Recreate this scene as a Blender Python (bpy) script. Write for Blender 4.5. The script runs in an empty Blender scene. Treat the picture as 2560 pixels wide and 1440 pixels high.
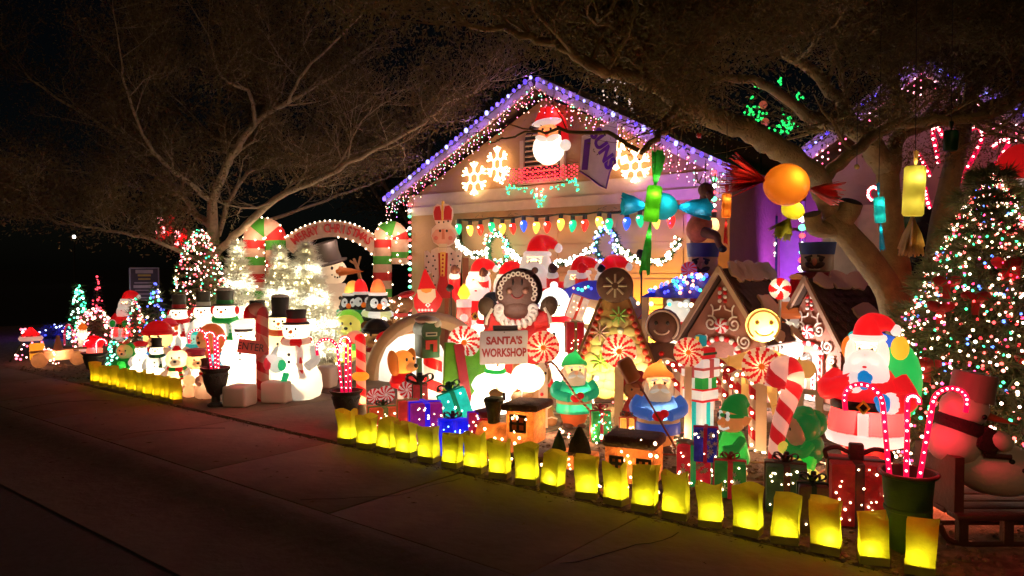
import bpy, bmesh, math, random
import numpy as np
from mathutils import Vector, Matrix, Euler
R = math.radians; PI = math.pi
sin, cos = math.sin, math.cos
random.seed(7); rng = np.random.default_rng(7)
U = random.uniform
sc = bpy.context.scene; C = sc.collection

# ---------------------------------------------------------------- camera, sky, moonlight / street glow, exposure
F = 1898.0                                   # focal length in pixels of the 2560-wide photograph
CAM = Vector((0, 0, 1.5))
ROT = Euler((R(90 - 1.63), 0, R(39)))
cd = bpy.data.cameras.new('camera'); cam = bpy.data.objects.new('camera', cd); C.objects.link(cam)
cam.location = CAM; cam.rotation_euler = ROT
cd.sensor_width = 36; cd.lens = 36 * F / 2560; cd.clip_end = 2000; cd.clip_start = .05
sc.camera = cam
w = bpy.data.worlds.new('World'); sc.world = w; w.use_nodes = True
nt = w.node_tree; bg = nt.nodes['Background']
sky = nt.nodes.new('ShaderNodeTexSky'); sky.sky_type = 'NISHITA'; sky.sun_disc = False
sky.sun_elevation = R(20); sky.sun_rotation = R(150)
nt.links.new(sky.outputs[0], bg.inputs[0]); bg.inputs[1].default_value = .00025
sl = bpy.data.lights.new('sun', 'SUN'); sun = bpy.data.objects.new('sun', sl); C.objects.link(sun)
sl.energy = .135; sl.angle = R(6); sl.color = (1, .62, .30)
sun.rotation_euler = Vector((-.42, .80, -.36)).to_track_quat('-Z', 'Y').to_euler()
vs = sc.view_settings
vs.view_transform = 'Standard'; vs.look = 'None'; vs.exposure = .6; vs.gamma = 1; vs.use_curve_mapping = False
sc.cycles.use_denoising = True
sc.cycles.max_bounces = 6; sc.cycles.diffuse_bounces = 3; sc.cycles.glossy_bounces = 2; sc.cycles.transmission_bounces = 3
sc.cycles.sample_clamp_indirect = 3; sc.cycles.use_light_tree = True
sc.cycles.caustics_reflective = False; sc.cycles.caustics_refractive = False

# ---------------------------------------------------------------- where a thing seen at a photo pixel stands
CR = ROT.to_matrix(); VD = Vector((-sin(R(39)), cos(R(39)), 0))
def ray(px, py): return CR @ Vector(((px - 1280) / F, (720 - py) / F, -1))
def atY(px, py, Y): d = ray(px, py); return CAM + d * (Y / d.y)
def atD(px, py, D): d = ray(px, py); return CAM + d * (D / d.dot(VD))
def G(px, py, z=0): d = ray(px, py); return CAM + d * ((z - CAM.z) / d.z)
def depth(p): return (Vector(p) - CAM).dot(VD)
def spot(px, top, base=None, Y=None, z=0):
    if base is not None: p = G(px, base, z)
    else:
        d = ray(px, 720); p = CAM + d * (Y / d.y); p.z = z
    return p, atD(px, top, depth(p)).z - z
def face(p, off=0): return math.atan2(-p.x, p.y) + R(off)      # turn a thing's front (-Y) to the viewer, plus off degrees

# ---------------------------------------------------------------- mesh helpers
def frame_pts(pts):
    pts = [Vector(p) for p in pts]; T = []
    for i in range(len(pts)):
        d = pts[min(i + 1, len(pts) - 1)] - pts[max(i - 1, 0)]
        T.append(d.normalized() if d.length > 1e-9 else Vector((0, 0, 1)))
    a = Vector((0, 0, 1)) if abs(T[0].z) < .9 else Vector((1, 0, 0))
    n = T[0].cross(a).normalized(); out = []
    for i, t in enumerate(T):
        n = (n - t * n.dot(t))
        n = n.normalized() if n.length > 1e-6 else t.orthogonal().normalized()
        out.append((pts[i], n, t.cross(n)))
    return out
def smooth_path(ctrl, k=6):
    P = [Vector(p) for p in ctrl]; P = [P[0] * 2 - P[1]] + P + [P[-1] * 2 - P[-2]]; out = []
    for i in range(1, len(P) - 2):
        for j in range(k):
            t = j / k; a, b, c, d = P[i - 1:i + 3]
            out.append(.5 * ((2 * b) + (c - a) * t + (2 * a - 5 * b + 4 * c - d) * t * t + (3 * b - a - 3 * c + d) * t ** 3))
    return out + [P[-2]]
class MB:
    def __init__(s): s.v = []; s.f = []; s.i = []; s.mi = 0
    def add(s, vs, fs, mis=None):
        b = len(s.v); s.v += [tuple(v) for v in vs]; s.f += [tuple(b + k for k in f) for f in fs]
        s.i += mis if mis else [s.mi] * len(fs); return s
    def box(s, c, d, rot=(0, 0, 0), tx=1, ty=1):
        M = Euler(rot).to_matrix(); c = Vector(c); vs = []
        for z in (-.5, .5):
            for y in (-.5, .5):
                for x in (-.5, .5):
                    k = (tx, ty) if z > 0 else (1, 1)
                    vs.append(c + M @ Vector((x * d[0] * k[0], y * d[1] * k[1], z * d[2])))
        return s.add(vs, [(0, 2, 3, 1), (4, 5, 7, 6), (0, 1, 5, 4), (2, 6, 7, 3), (0, 4, 6, 2), (1, 3, 7, 5)])
    def rbox(s, c, d, bev=.03, rot=(0, 0, 0), seg=2):
        bm = bmesh.new(); bmesh.ops.create_cube(bm, size=1)
        bmesh.ops.scale(bm, vec=d, verts=bm.verts)
        bmesh.ops.bevel(bm, geom=bm.edges[:], offset=bev, segments=seg, affect='EDGES', profile=.5)
        M = Euler(rot).to_matrix(); c = Vector(c); bm.verts.index_update()
        s.add([c + M @ v.co for v in bm.verts], [[v.index for v in f.verts] for f in bm.faces]); bm.free(); return s
    def lathe(s, prof, c=(0, 0, 0), n=18, rot=(0, 0, 0), sx=1, sy=1, wob=None):
        M = Euler(rot).to_matrix(); c = Vector(c); vs = []; fs = []
        for r, z in prof:
            for k in range(n):
                a = 2 * PI * k / n; q = r * (wob(a, z) if wob else 1)
                vs.append(c + M @ Vector((q * cos(a) * sx, q * sin(a) * sy, z)))
        m = len(prof)
        for j in range(m - 1):
            for k in range(n):
                k2 = (k + 1) % n; fs.append((j * n + k, j * n + k2, (j + 1) * n + k2, (j + 1) * n + k))
        if prof[0][0] > 1e-6: fs.append(tuple(reversed(range(n))))
        if prof[-1][0] > 1e-6: fs.append(tuple((m - 1) * n + k for k in range(n)))
        return s.add(vs, fs)
    def ell(s, c, r, rot=(0, 0, 0), n=14, m=8, lo=-90, hi=90):
        if not hasattr(r, '__len__'): r = (r, r, r)
        pr = [(max(cos(R(lo + (hi - lo) * j / m)), 1e-7), sin(R(lo + (hi - lo) * j / m))) for j in range(m + 1)]
        M = Euler(rot).to_matrix(); c = Vector(c); vs = []; fs = []
        for q, z in pr:
            for k in range(n):
                a = 2 * PI * k / n; vs.append(c + M @ Vector((q * cos(a) * r[0], q * sin(a) * r[1], z * r[2])))
        for j in range(m):
            for k in range(n):
                k2 = (k + 1) % n; fs.append((j * n + k, j * n + k2, (j + 1) * n + k2, (j + 1) * n + k))
        return s.add(vs, fs)
    def tube(s, pts, r, n=8, cap=True, stripe=None, flat=1):
        if stripe:                                                # fine rings so that the painted spiral has clean edges
            pts = [Vector(p) for p in pts]; Q = []; q = []; n = max(n, 20); st = stripe[0] / 14
            rl = list(r) + [r[-1]] * len(pts) if hasattr(r, '__len__') else [r] * len(pts)
            for i in range(len(pts) - 1):
                m_ = max(1, min(int((pts[i + 1] - pts[i]).length / st), 60))
                for j in range(m_): Q.append(pts[i].lerp(pts[i + 1], j / m_)); q.append(rl[i] + (rl[i + 1] - rl[i]) * j / m_)
            pts, r = Q + [pts[-1]], q + [rl[len(pts) - 1]]
        fr = frame_pts(pts); vs = []; fs = []; mi = []; L = 0; ls = []
        for i, (p, a, b) in enumerate(fr):
            q = r[min(i, len(r) - 1)] if hasattr(r, '__len__') else r
            if i: L += (p - fr[i - 1][0]).length
            ls.append(L)
            for k in range(n):
                t = 2 * PI * k / n - (2 * PI * L / stripe[0] if stripe else 0); vs.append(p + a * (cos(t) * q) + b * (sin(t) * q * flat))
        m = len(fr)
        for i in range(m - 1):
            for k in range(n):
                k2 = (k + 1) % n; fs.append((i * n + k, i * n + k2, (i + 1) * n + k2, (i + 1) * n + k))
                if stripe: mi.append(1 if k < n * .5 else 0)
                else: mi.append(s.mi)
        if cap:
            fs.append(tuple(reversed(range(n)))); fs.append(tuple((m - 1) * n + k for k in range(n))); mi += [s.mi] * 2
        return s.add(vs, fs, mi)
    def torus(s, c, Rr, r, rot=(0, 0, 0), n=24, m=8, sx=1, sy=1):
        M = Euler(rot).to_matrix(); c = Vector(c); vs = []; fs = []
        for i in range(n):
            a = 2 * PI * i / n
            for k in range(m):
                t = 2 * PI * k / m; q = Rr + r * cos(t)
                vs.append(c + M @ Vector((q * cos(a) * sx, q * sin(a) * sy, r * sin(t))))
        for i in range(n):
            for k in range(m):
                i2, k2 = (i + 1) % n, (k + 1) % m; fs.append((i * m + k, i2 * m + k, i2 * m + k2, i * m + k2))
        return s.add(vs, fs)
    def prism(s, poly, t, c=(0, 0, 0), rot=(0, 0, 0)):            # an outline in XZ with thickness t along Y
        M = Euler(rot).to_matrix(); c = Vector(c); n = len(poly)
        ar = sum(poly[i][0] * poly[(i + 1) % n][1] - poly[(i + 1) % n][0] * poly[i][1] for i in range(n))
        if ar < 0: poly = list(reversed(poly))
        vs = [c + M @ Vector((x, -t / 2, z)) for x, z in poly] + [c + M @ Vector((x, t / 2, z)) for x, z in poly]
        fs = [tuple(range(n)), tuple(reversed(range(n, 2 * n)))]
        fs += [(i, n + i, n + (i + 1) % n, (i + 1) % n) for i in range(n)]
        return s.add(vs, fs)
    def disc(s, Rr, t, k=0, c=(0, 0, 0), rot=(0, 0, 0), swirl=.7, n=60, m=6, thr=.5):   # a sweet: a lens with k swirled stripes (slot 1)
        M = Euler(rot).to_matrix(); c = Vector(c); vs = []; fs = []; mi = []
        prof = [(Rr * j / m, -t / 2 * (1 - .35 * (j / m) ** 2)) for j in range(m)] + [(Rr * .985, -t * .26), (Rr, 0), (Rr * .985, t * .26)]
        prof += [(Rr * j / m, t / 2 * (1 - .35 * (j / m) ** 2)) for j in range(m - 1, -1, -1)]
        for r, y in prof:
            for i in range(n):
                a = 2 * PI * i / n; vs.append(c + M @ Vector((max(r, 1e-5) * cos(a), y, max(r, 1e-5) * sin(a))))
        for j in range(len(prof) - 1):
            rr = (prof[j][0] + prof[j + 1][0]) / 2 / Rr
            for i in range(n):
                i2 = (i + 1) % n; fs.append((j * n + i, j * n + i2, (j + 1) * n + i2, (j + 1) * n + i))
                ph = (i + .5) / n * k + swirl * rr
                mi.append(1 if k and (ph % 1) < thr and rr > .22 else 0)
        return s.add(vs, fs, mi)

# ---------------------------------------------------------------- materials
_mc = {}; _notrans = False
def mat(col, rough=.5, emit=0, trans=0, metal=0, var=.14, bump=0, ns=9, ecol=None, spec=.5, tcol=None):
    key = (tuple(col), rough, emit, trans, metal, var, bump, ns, ecol, spec, tcol)
    if key in _mc: return _mc[key]
    m = bpy.data.materials.new('paint'); m.use_nodes = True; t = m.node_tree; N = t.nodes; L = t.links
    b = N['Principled BSDF']; out = N['Material Output']
    b.inputs['Roughness'].default_value = rough; b.inputs['Metallic'].default_value = metal
    b.inputs['Specular IOR Level'].default_value = spec
    co = N.new('ShaderNodeTexCoord'); no = N.new('ShaderNodeTexNoise'); no.inputs['Scale'].default_value = ns
    no.inputs['Detail'].default_value = 4; L.new(co.outputs['Object'], no.inputs['Vector'])
    mx = N.new('ShaderNodeMix'); mx.data_type = 'RGBA'
    mx.inputs[6].default_value = [min(c * (1 - 2 * var), 1) for c in col] + [1]
    mx.inputs[7].default_value = [min(c * (1 + 2 * var), .95) for c in col] + [1]
    L.new(no.outputs['Fac'], mx.inputs[0]); L.new(mx.outputs[2], b.inputs['Base Color'])
    if bump:
        bp = N.new('ShaderNodeBump'); bp.inputs['Strength'].default_value = bump; bp.inputs['Distance'].default_value = .02
        n2 = N.new('ShaderNodeTexNoise'); n2.inputs['Scale'].default_value = ns * 5; n2.inputs['Detail'].default_value = 5
        L.new(co.outputs['Object'], n2.inputs['Vector'])
        L.new(n2.outputs['Fac'], bp.inputs['Height']); L.new(bp.outputs[0], b.inputs['Normal'])
    if emit:
        b.inputs['Emission Color'].default_value = (*(ecol or col), 1); b.inputs['Emission Strength'].default_value = emit
        if not ecol: L.new(mx.outputs[2], b.inputs['Emission Color'])
    if trans and not _notrans:
        tr = N.new('ShaderNodeBsdfTranslucent'); ms = N.new('ShaderNodeMixShader'); ms.inputs[0].default_value = trans
        if tcol: tr.inputs[0].default_value = (*tcol, 1)
        else: L.new(mx.outputs[2], tr.inputs[0])
        L.new(b.outputs[0], ms.inputs[1]); L.new(tr.outputs[0], ms.inputs[2]); L.new(ms.outputs[0], out.inputs[0])
    _mc[key] = m; return m
GL = [.55]                                                                     # emission added to the plastic of the current figure for its inner glow
def mold(col): return mat(col, .35, trans=.45, var=.11, ns=4, bump=.22, emit=round(GL[0], 2))   # painted blow-moulded plastic, inner glow added as emission
def flatp(col, rough=.6): return mat(col, rough, var=.12, ns=7, bump=.15)     # painted board
def bulbm(col, e):
    e = round(e * (1 - .66 * (1 - min(col) / max(col)) ** 1.5), 2)      # strong colours dimmed so they keep their hue
    return mat(tuple(c * .3 for c in col), .3, emit=e, ecol=tuple(col), var=0)
WHITE = (.8, .77, .7); RED = (.62, .012, .015); GREEN = (.015, .28, .04); BLACK = (.012, .011, .011); SKIN = (.78, .42, .22)
BLUE = (.02, .12, .6); TEAL = (.01, .45, .42); ORANGE = (.8, .2, .02); YEL = (.82, .5, .04); BROWN = (.10, .042, .022)
TAN = (.5, .26, .11); PINK = (.75, .3, .24); DGREEN = (.012, .06, .02); CREAM = (.75, .6, .4)
LW = (1, .74, .42); LR = (1, .02, .03); LG = (.02, 1, .28); LB = (.05, .08, 1); LA = (1, .42, .06); LC = (.6, .85, 1)

# ---------------------------------------------------------------- objects
def mesh_of(name, mb, mats, smooth=42):
    me = bpy.data.meshes.new(name); me.from_pydata(mb.v, [], mb.f)
    if not isinstance(mats, (list, tuple)): mats = [mats]
    for m in mats: me.materials.append(m)
    if len(mats) > 1: me.polygons.foreach_set('material_index', mb.i)
    me.polygons.foreach_set('use_smooth', [True] * len(me.polygons)); me.set_sharp_from_angle(angle=R(smooth))
    return me
def part(name, mb, mats, parent=None, smooth=42, label=None, kind=None):
    me = mb if isinstance(mb, bpy.types.Mesh) else mesh_of(name, mb, mats, smooth)
    o = bpy.data.objects.new(name, me); C.objects.link(o)
    if parent: o.parent = parent
    if label: o['label'] = label
    if kind: o['kind'] = kind
    return o
def tag(o, label, cat, group=None):
    o['label'] = label; o['category'] = cat
    if group: o['group'] = group
    return o
def thing(name, label, cat, loc, rz=0, s=1, group=None):
    o = bpy.data.objects.new(name, None); C.objects.link(o); o.empty_display_size = .1
    o.location = loc; o.rotation_euler = (0, 0, rz); o.scale = (s, s, s)
    return tag(o, label, cat, group)
def struct(name, mb, mats, parent=None):
    o = part(name, mb, mats, parent)
    if not parent: o['kind'] = 'structure'
    return o
def lamp(parent, loc, power, col=(1, .72, .4), r=.02, spot=None, aim=None):
    l = bpy.data.lights.new('lamp', 'SPOT' if spot else 'POINT'); l.energy = power; l.color = col; l.shadow_soft_size = r
    o = bpy.data.objects.new('lamp', l); C.objects.link(o); o.location = loc
    if spot: l.spot_size = R(spot); l.spot_blend = .6; o.rotation_euler = Vector(aim).to_track_quat('-Z', 'Y').to_euler()
    if parent: o.parent = parent
    return o
def copy_of(o, parent, loc=None):
    c = o.copy(); C.objects.link(c); c.parent = parent
    if loc is not None: c.location = loc
    return c
_bm = {}
def bulb_mesh(col, r, e, long=1.0):
    k = (col, r, e, long)
    if k not in _bm: _bm[k] = mesh_of('bulb', MB().ell((0, 0, 0), (r, r, r * long), n=6, m=4), bulbm(col, e))
    return _bm[k]
def bulbs(parent, pts, cols, r=.012, e=10, name='bulb', cap=300, long=1.0):       # mini lights: the nearest as parts, the rest as one part
    loc = Vector(parent.location)
    pts = sorted([(Vector(p), cols[i % len(cols)] if hasattr(cols[0], '__len__') else cols) for i, p in enumerate(pts)],
                 key=lambda q: (q[0] - CAM).length)
    for p, c in pts[:cap]:
        o = bpy.data.objects.new(name, bulb_mesh(c, r, e, long)); C.objects.link(o); o.parent = parent
        o.matrix_parent_inverse = Matrix(); o.location = parent_inv(parent) @ p
        s = U(.72, 1.28) / parent.scale[0]; o.scale = (s, s, s)
    rest = pts[cap:]
    for c in set(c for _, c in rest):
        b = MB()
        for p, c2 in rest:
            if c2 == c: b.ell(parent_inv(parent) @ p, r / parent.scale[0], n=5, m=3)
        part(name + '_mass', b, bulbm(c, e), parent, kind='stuff')
def parent_inv(o): return (Matrix.Translation(o.location) @ o.rotation_euler.to_matrix().to_4x4() @ Matrix.Diagonal((*o.scale, 1))).inverted()
def text(parent, name, s, size, m, loc, rot=(PI / 2, 0, 0), ext=.004, sx=1, bold=0, spacing=1):
    cu = bpy.data.curves.new(name, 'FONT'); cu.body = s; cu.size = size; cu.extrude = ext; cu.align_x = 'CENTER'; cu.align_y = 'CENTER'
    cu.offset = bold; cu.resolution_u = 3; cu.space_character = spacing
    tmp = bpy.data.objects.new(name, cu); C.objects.link(tmp)
    me = bpy.data.meshes.new_from_object(tmp.evaluated_get(bpy.context.evaluated_depsgraph_get()))
    bpy.data.objects.remove(tmp); me.materials.clear(); me.materials.append(m)
    o = bpy.data.objects.new(name, me); C.objects.link(o); o.parent = parent; o.location = loc; o.rotation_euler = rot; o.scale = (sx, 1, 1)
    return o
# ================================================================ SETTING: road, kerb, pavement, drive, yard
asph = mat((.045, .042, .04), .85, var=.3, ns=30, bump=.6)
conc = mat((.15, .10, .066), .8, var=.3, ns=2.2, bump=.4)
conc2 = mat((.20, .135, .09), .8, var=.2, ns=3, bump=.35)
dirt = mat((.16, .10, .065), .95, var=.5, ns=14, bump=1)
def sheet(name, x0, x1, y0, y1, z, m):
    return struct(name, MB().add([(x0, y0, z), (x1, y0, z), (x1, y1, z), (x0, y1, z)], [(0, 1, 2, 3)]), m)
sheet('ground', -400, 400, -400, 400, -.17, mat((.006, .006, .005), .95))
sheet('road', -120, 60, -12, 2.62, -.115, asph)
KY0, KY1, SY1 = 2.62, 2.84, 4.03
struct('kerb', MB().add([(x, y, z) for x in (-60, 30) for y, z in ((1.95, -.108), (2.45, -.10), (2.62, -.05), (2.74, -.008), (2.84, 0), (2.84, -.16))],
       [(0, 1, 7, 6), (1, 2, 8, 7), (2, 3, 9, 8), (3, 4, 10, 9), (4, 5, 11, 10)]), mat((.13, .10, .075), .85, var=.22, ns=3, bump=.4))
pv = MB().box((-15, (KY1 + SY1) / 2, -.09), (90, SY1 - KY1 + .1, .12)); pav = struct('pavement', pv, mat((.04, .03, .025), .9))
slab = mesh_of('slab', MB().rbox((0, 0, -.025), (1.49, SY1 - KY1 - .03, .05), .006), conc)
for i in range(28):
    o = part('slab', slab, None, pav); o.location = (-33 + i * 1.5 + U(-.004, .004), (KY1 + SY1) / 2, U(-.003, .002)); o.rotation_euler = (U(-.002, .002), 0, 0)
ck = mat((.03, .02, .015), .95)
for x0, y0, n, a0 in [(-4.1, 2.9, 14, 1.2), (-6.9, 3.0, 11, 1.5), (-2.2, 3.1, 10, .8), (-9.0, 2.9, 12, 1.9)]:
    pts = [Vector((x0, y0, .0015))]; a = a0
    for _ in range(n): a += U(-.5, .5); a = a * .85 + a0 * .15; pts.append(pts[-1] + Vector((cos(a), sin(a), 0)) * .085)
    pts = [q_ for q_ in pts if KY1 + .02 < q_.y < SY1 - .03]
    if len(pts) > 3: part('crack', MB().tube(pts, [.003, .0045, .003, .004] * 5, n=4, flat=.4), ck, pav)
fl_ = MB()
for _ in range(150):
    x = U(-11, 1); y = U(2.2, 4.0); z = .003 if y > KY1 else -.005 - max(2.74 - y, 0) * .18; a = U(0, 6); l = U(.012, .035)
    fl_.add([(x, y, z), (x + l * cos(a) - l * .2 * sin(a), y + l * sin(a) + l * .2 * cos(a), z + .006), (x + 2 * l * cos(a), y + 2 * l * sin(a), z + .003), (x + l * cos(a) + l * .2 * sin(a), y + l * sin(a) - l * .2 * cos(a), z + .001)], [(0, 1, 2, 3)])
tag(part('fallen_leaves', fl_, mat((.13, .08, .03), .9), kind='stuff'), 'fallen leaves scattered over the pavement and kerb', 'leaves')
dv = struct('driveway', MB().box((-7.85, 7.2, -.11), (5.3, 6.2, .1)), mat((.04, .03, .025), .9))
for i in range(3):
    for j in range(4):
        a = part('slab', mesh_of('slab', MB().rbox((0, 0, -.04), (1.74, 1.47, .08), .006), conc2), None, dv)
        a.location = (-9.6 + i * 1.75, 4.83 + j * 1.5, U(-.003, .001))
sheet('yard', -5.2, 30, 4.05, 40, -.012, dirt); sheet('yard', -22, -10.5, 4.05, 12, -.012, dirt)
sheet('yard', -10.5, -5.2, 10.3, 40, -.012, dirt)
gv = MB()
for _ in range(2600):
    x = U(-5.2, 1.2) if random.random() < .75 else U(-13, -7.8); y = 4.06 + abs(random.gauss(0, 1.3)); r = U(.008, .024)
    gv.ell((x, y, -.008), (r * U(.7, 1.3), r * U(.7, 1.3), r * .7), rot=(U(-.4, .4), 0, U(0, 3)), n=5, m=3)
for _ in range(260):
    x = U(-9, 1); y = 4.03 + U(-.07, .07); r = U(.008, .02); gv.ell((x, y, -.004), (r, r, r * .5), n=5, m=3)
tag(part('gravel', gv, mat((.2, .13, .09), .9, var=.45, ns=30), smooth=20, kind='stuff'), 'loose brown gravel lying over the display yard', 'gravel')
lt = MB()
for _ in range(420):                                           # leaf litter caught along the pavement edge
    x = U(-9, 1.5); y = 4.02 - abs(random.gauss(0, .05)); a = U(0, 6); l = U(.01, .03)
    lt.add([(x, y, .003), (x + l * cos(a), y + l * sin(a), U(.004, .012)), (x + l * cos(a + .5), y + l * sin(a + .5), U(.004, .012))], [(0, 1, 2)])
tag(part('leaf_litter', lt, mat((.07, .04, .02), .9), kind='stuff'), 'dry leaf crumbs caught along the pavement edge', 'litter')

# ================================================================ HOUSE
HY = 10.0
stucco = mat((.33, .19, .10), .9, var=.1, ns=3, bump=.5); trimm = mat((.5, .4, .31), .7, var=.08, bump=.1)
doorm = mat((.5, .33, .17), .55, var=.05, ns=2); roofm = mat((.10, .055, .035), .9, var=.3, ns=8, bump=.5); dark = mat((.02, .018, .016), .7)
house = thing('house', 'stuccoed single-storey house with a garage gable and an entry wing to its right', 'house', (-7.5, HY, 0))
def hp(name, mb, m, par=None, **k): return part(name, mb, m, par or house, **k)
def hb(b, x0, x1, y0, y1, z0, z1): return b.box(((x0 + x1) / 2 + 7.5, (y0 + y1) / 2 - HY, (z0 + z1) / 2), (x1 - x0, y1 - y0, z1 - z0))
GX0, GX1, DX0, DX1, DZ = -10.55, -4.25, -9.32, -4.88, 2.33
b = MB(); hb(b, GX0, DX0, HY, HY + .2, -.1, DZ + .02); hb(b, DX1, GX1, HY, HY + .2, -.1, DZ + .02); hb(b, GX0, GX1, HY, HY + .2, DZ + .02, 2.78)
hb(b, GX0, GX0 + .2, HY + .2, HY + 8, -.1, 2.78); hb(b, GX1 - .2, GX1, HY + .2, HY + 2.5, -.1, 2.78)
RX, RZ = -7.4, 4.42
b.prism([(GX0 + 7.5, 2.78), (GX1 + 7.5, 2.78), (RX + 7.5, RZ - .18)], .2, (0, .1, 0))
hp('wall', b, stucco)
lw = hp('lintel_band', hb(MB(), GX0 - .03, GX1 + .03, HY - .07, HY - .003, DZ + .12, DZ + .27), trimm)
hp('lintel_band', hb(MB(), GX0 - .02, GX1 + .02, HY - .035, HY - .002, DZ + .275, DZ + .50), trimm)
# garage door: five rows of panels
gd = hp('garage_door', hb(MB(), DX0, DX1, HY + .10, HY + .14, 0, DZ), doorm)
rows = 5; cols_ = 4
for r_ in range(rows):
    z0 = r_ * DZ / rows
    a = MB(); hb(a, DX0 + .005, DX1 - .005, HY + .078, HY + .098, z0 + .006, z0 + DZ / rows - .006)
    pnl = part('panel', a, doorm, gd)
    for c_ in range(cols_):
        xw = (DX1 - DX0) / cols_; x0 = DX0 + c_ * xw
        a = MB(); hb(a, x0 + .10, x0 + xw - .10, HY + .066, HY + .077, z0 + .09, z0 + DZ / rows - .09)
        part('panel', a, doorm, gd)
b = MB()
for x in (DX0 - .06, DX1 + .0): hb(b, x, x + .06, HY - .03, HY + .07, 0, DZ)
hp('door_trim', b, trimm)
# roof slopes with barge boards
def slope(b, xa, za, xb, zb, y0, y1, t=.12):
    n = Vector((-(zb - za), 0, xb - xa)).normalized() * t
    if n.z < 0: n = -n
    P = [Vector((xa + 7.5, 0, za)), Vector((xb + 7.5, 0, zb)), Vector((xb + 7.5, 0, zb)) + n, Vector((xa + 7.5, 0, za)) + n]
    vs = [p + Vector((0, y0 - HY, 0)) for p in P] + [p + Vector((0, y1 - HY, 0)) for p in P]
    return b.add(vs, [(0, 1, 2, 3), (7, 6, 5, 4), (0, 4, 5, 1), (1, 5, 6, 2), (2, 6, 7, 3), (3, 7, 4, 0)])
EL, ER, EZ = -10.87, -4.33, 2.74
hp('roof', slope(slope(MB(), EL, EZ, RX, RZ, HY - .28, HY + 9), ER + .25, EZ - .05, RX, RZ, HY - .28, HY + 9), roofm)
hp('barge_board', slope(MB(), EL - .02, EZ - .08, RX, RZ - .08, HY - .31, HY - .283, .19), trimm)
hp('barge_board', slope(MB(), ER + .27, EZ - .13, RX, RZ - .08, HY - .31, HY - .283, .19), trimm)
# gable vent (half-round louvre) with frame and slats
vx, vz = -7.42, 3.35
v = hp('gable_vent', MB().prism([(vx + 7.5 + x, z) for x, z in [(-.36, vz - .42), (.36, vz - .42), (.36, vz + .2)] + [(.36 * cos(R(a)), vz + .2 + .36 * sin(R(a))) for a in range(15, 166, 15)] + [(-.36, vz + .2)]], .05, (0, -.03, 0)), dark)
for k in range(11):
    z = vz - .38 + k * .085; hw = .33 if z < vz + .2 else math.sqrt(max(.36 ** 2 - (z - vz - .2) ** 2, .004)) - .03
    part('slat', MB().box((vx + 7.5, -.075, z), (2 * hw, .05, .012), (.6, 0, 0)), mat((.6, .45, .25), .6), v)
part('sill', MB().box((vx + 7.5, -.06, vz - .46), (.95, .1, .07)), trimm, v)
part('frame', MB().box((vx + 7.5 - .41, -.05, vz - .1), (.08, .06, .66)).box((vx + 7.5 + .41, -.05, vz - .1), (.08, .06, .66)), trimm, v)
# entry wall set back, with posts; right wing with its own gable
EY = 12.0
b = MB(); hb(b, GX1 - .2, -2.9, EY, EY + .2, -.1, 3.0); hb(b, GX1 - .2, GX1, HY + 2.5, EY, -.1, 2.78); hp('entry_wall', b, stucco)
hp('entry_door', hb(MB(), -4.75, -3.95, EY - .05, EY - .003, 0, 2.05), mat((.3, .22, .18), .5))
b = MB()
for x in (-4.62, -3.9): hb(b, x, x + .045, EY - .12, EY - .055, 0, 2.5)
hp('downpipe', b, trimm)
WX0, WX1, WRX, WRZ = -3.02, 3.4, -1.85, 3.78
b = MB(); hb(b, WX0, WX1, HY, HY + .2, -.1, 2.75); b.prism([(WX0 + 7.5, 2.75), (-.55 + 7.5, 2.75), (WRX + 7.5, WRZ - .2)], .2, (0, .1, 0))
hb(b, WX0, WX0 + .2, HY + .2, EY, -.1, 2.75); hp('wing_wall', b, mat((.33, .25, .2), .85, var=.1, ns=3, bump=.4))
hp('wing_roof', slope(slope(slope(MB(), WX0 - .3, 2.72, WRX, WRZ, HY - .3, HY + 8), -.3, 2.6, WRX, WRZ, HY - .3, HY + 8), 3.6, 2.9, -.3, 2.74, HY - .3, HY + 8), roofm)
hp('wing_barge_board', slope(slope(MB(), WX0 - .33, 2.62, WRX, WRZ - .1, HY - .34, HY - .303, .2), -.28, 2.5, WRX, WRZ - .1, HY - .34, HY - .303, .2), trimm)
sh = hp('shutter', hb(MB(), -2.9, -2.3, HY - .06, HY - .003, .45, 2.25), mat((.55, .42, .33), .6))
for k in range(2): part('panel', hb(MB(), -2.84 + k * .28, -2.6 + k * .28, HY - .075, HY - .061, .55, 2.15), mat((.55, .42, .33), .6), sh)
wn = hp('window', hb(MB(), -2.2, -1.2, HY - .02, HY - .003, .6, 2.2), mat((.01, .01, .012), .1))
part('frame', hb(hb(hb(hb(MB(), -2.28, -2.2, HY - .05, HY - .003, .55, 2.25), -1.2, -1.12, HY - .05, HY - .003, .55, 2.25), -2.2, -1.2, HY - .05, HY - .003, 2.2, 2.27), -1.72, -1.68, HY - .04, HY - .022, .6, 2.2), trimm, wn)
# second storey panel seen right of the gable (pink-lit wall top right)
# wall lantern on the purple wall
p = atY(1895, 525, EY - .16)
t = thing('wall_lantern', 'dark square wall lantern unlit on the purple wall', 'lantern', p)
b = MB()
for x in (-.075, .075):
    for y in (-.075, .075): b.box((x, y, 0), (.018, .018, .24))
b.box((0, 0, .125), (.19, .19, .02)).box((0, 0, -.125), (.17, .17, .02)).box((0, 0, .0), (.155, .155, .012))
part('cage', b, dark, t); part('cap', MB().lathe([(.1, .13), (.06, .19), (.015, .21)], n=4, rot=(0, 0, PI / 4)), dark, t)
part('bracket', MB().tube([(0, 0, .2), (0, .03, .26), (0, .1, .25), (0, .155, .18)], .012).box((0, .15, .1), (.08, .02, .28)), dark, t)

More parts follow.
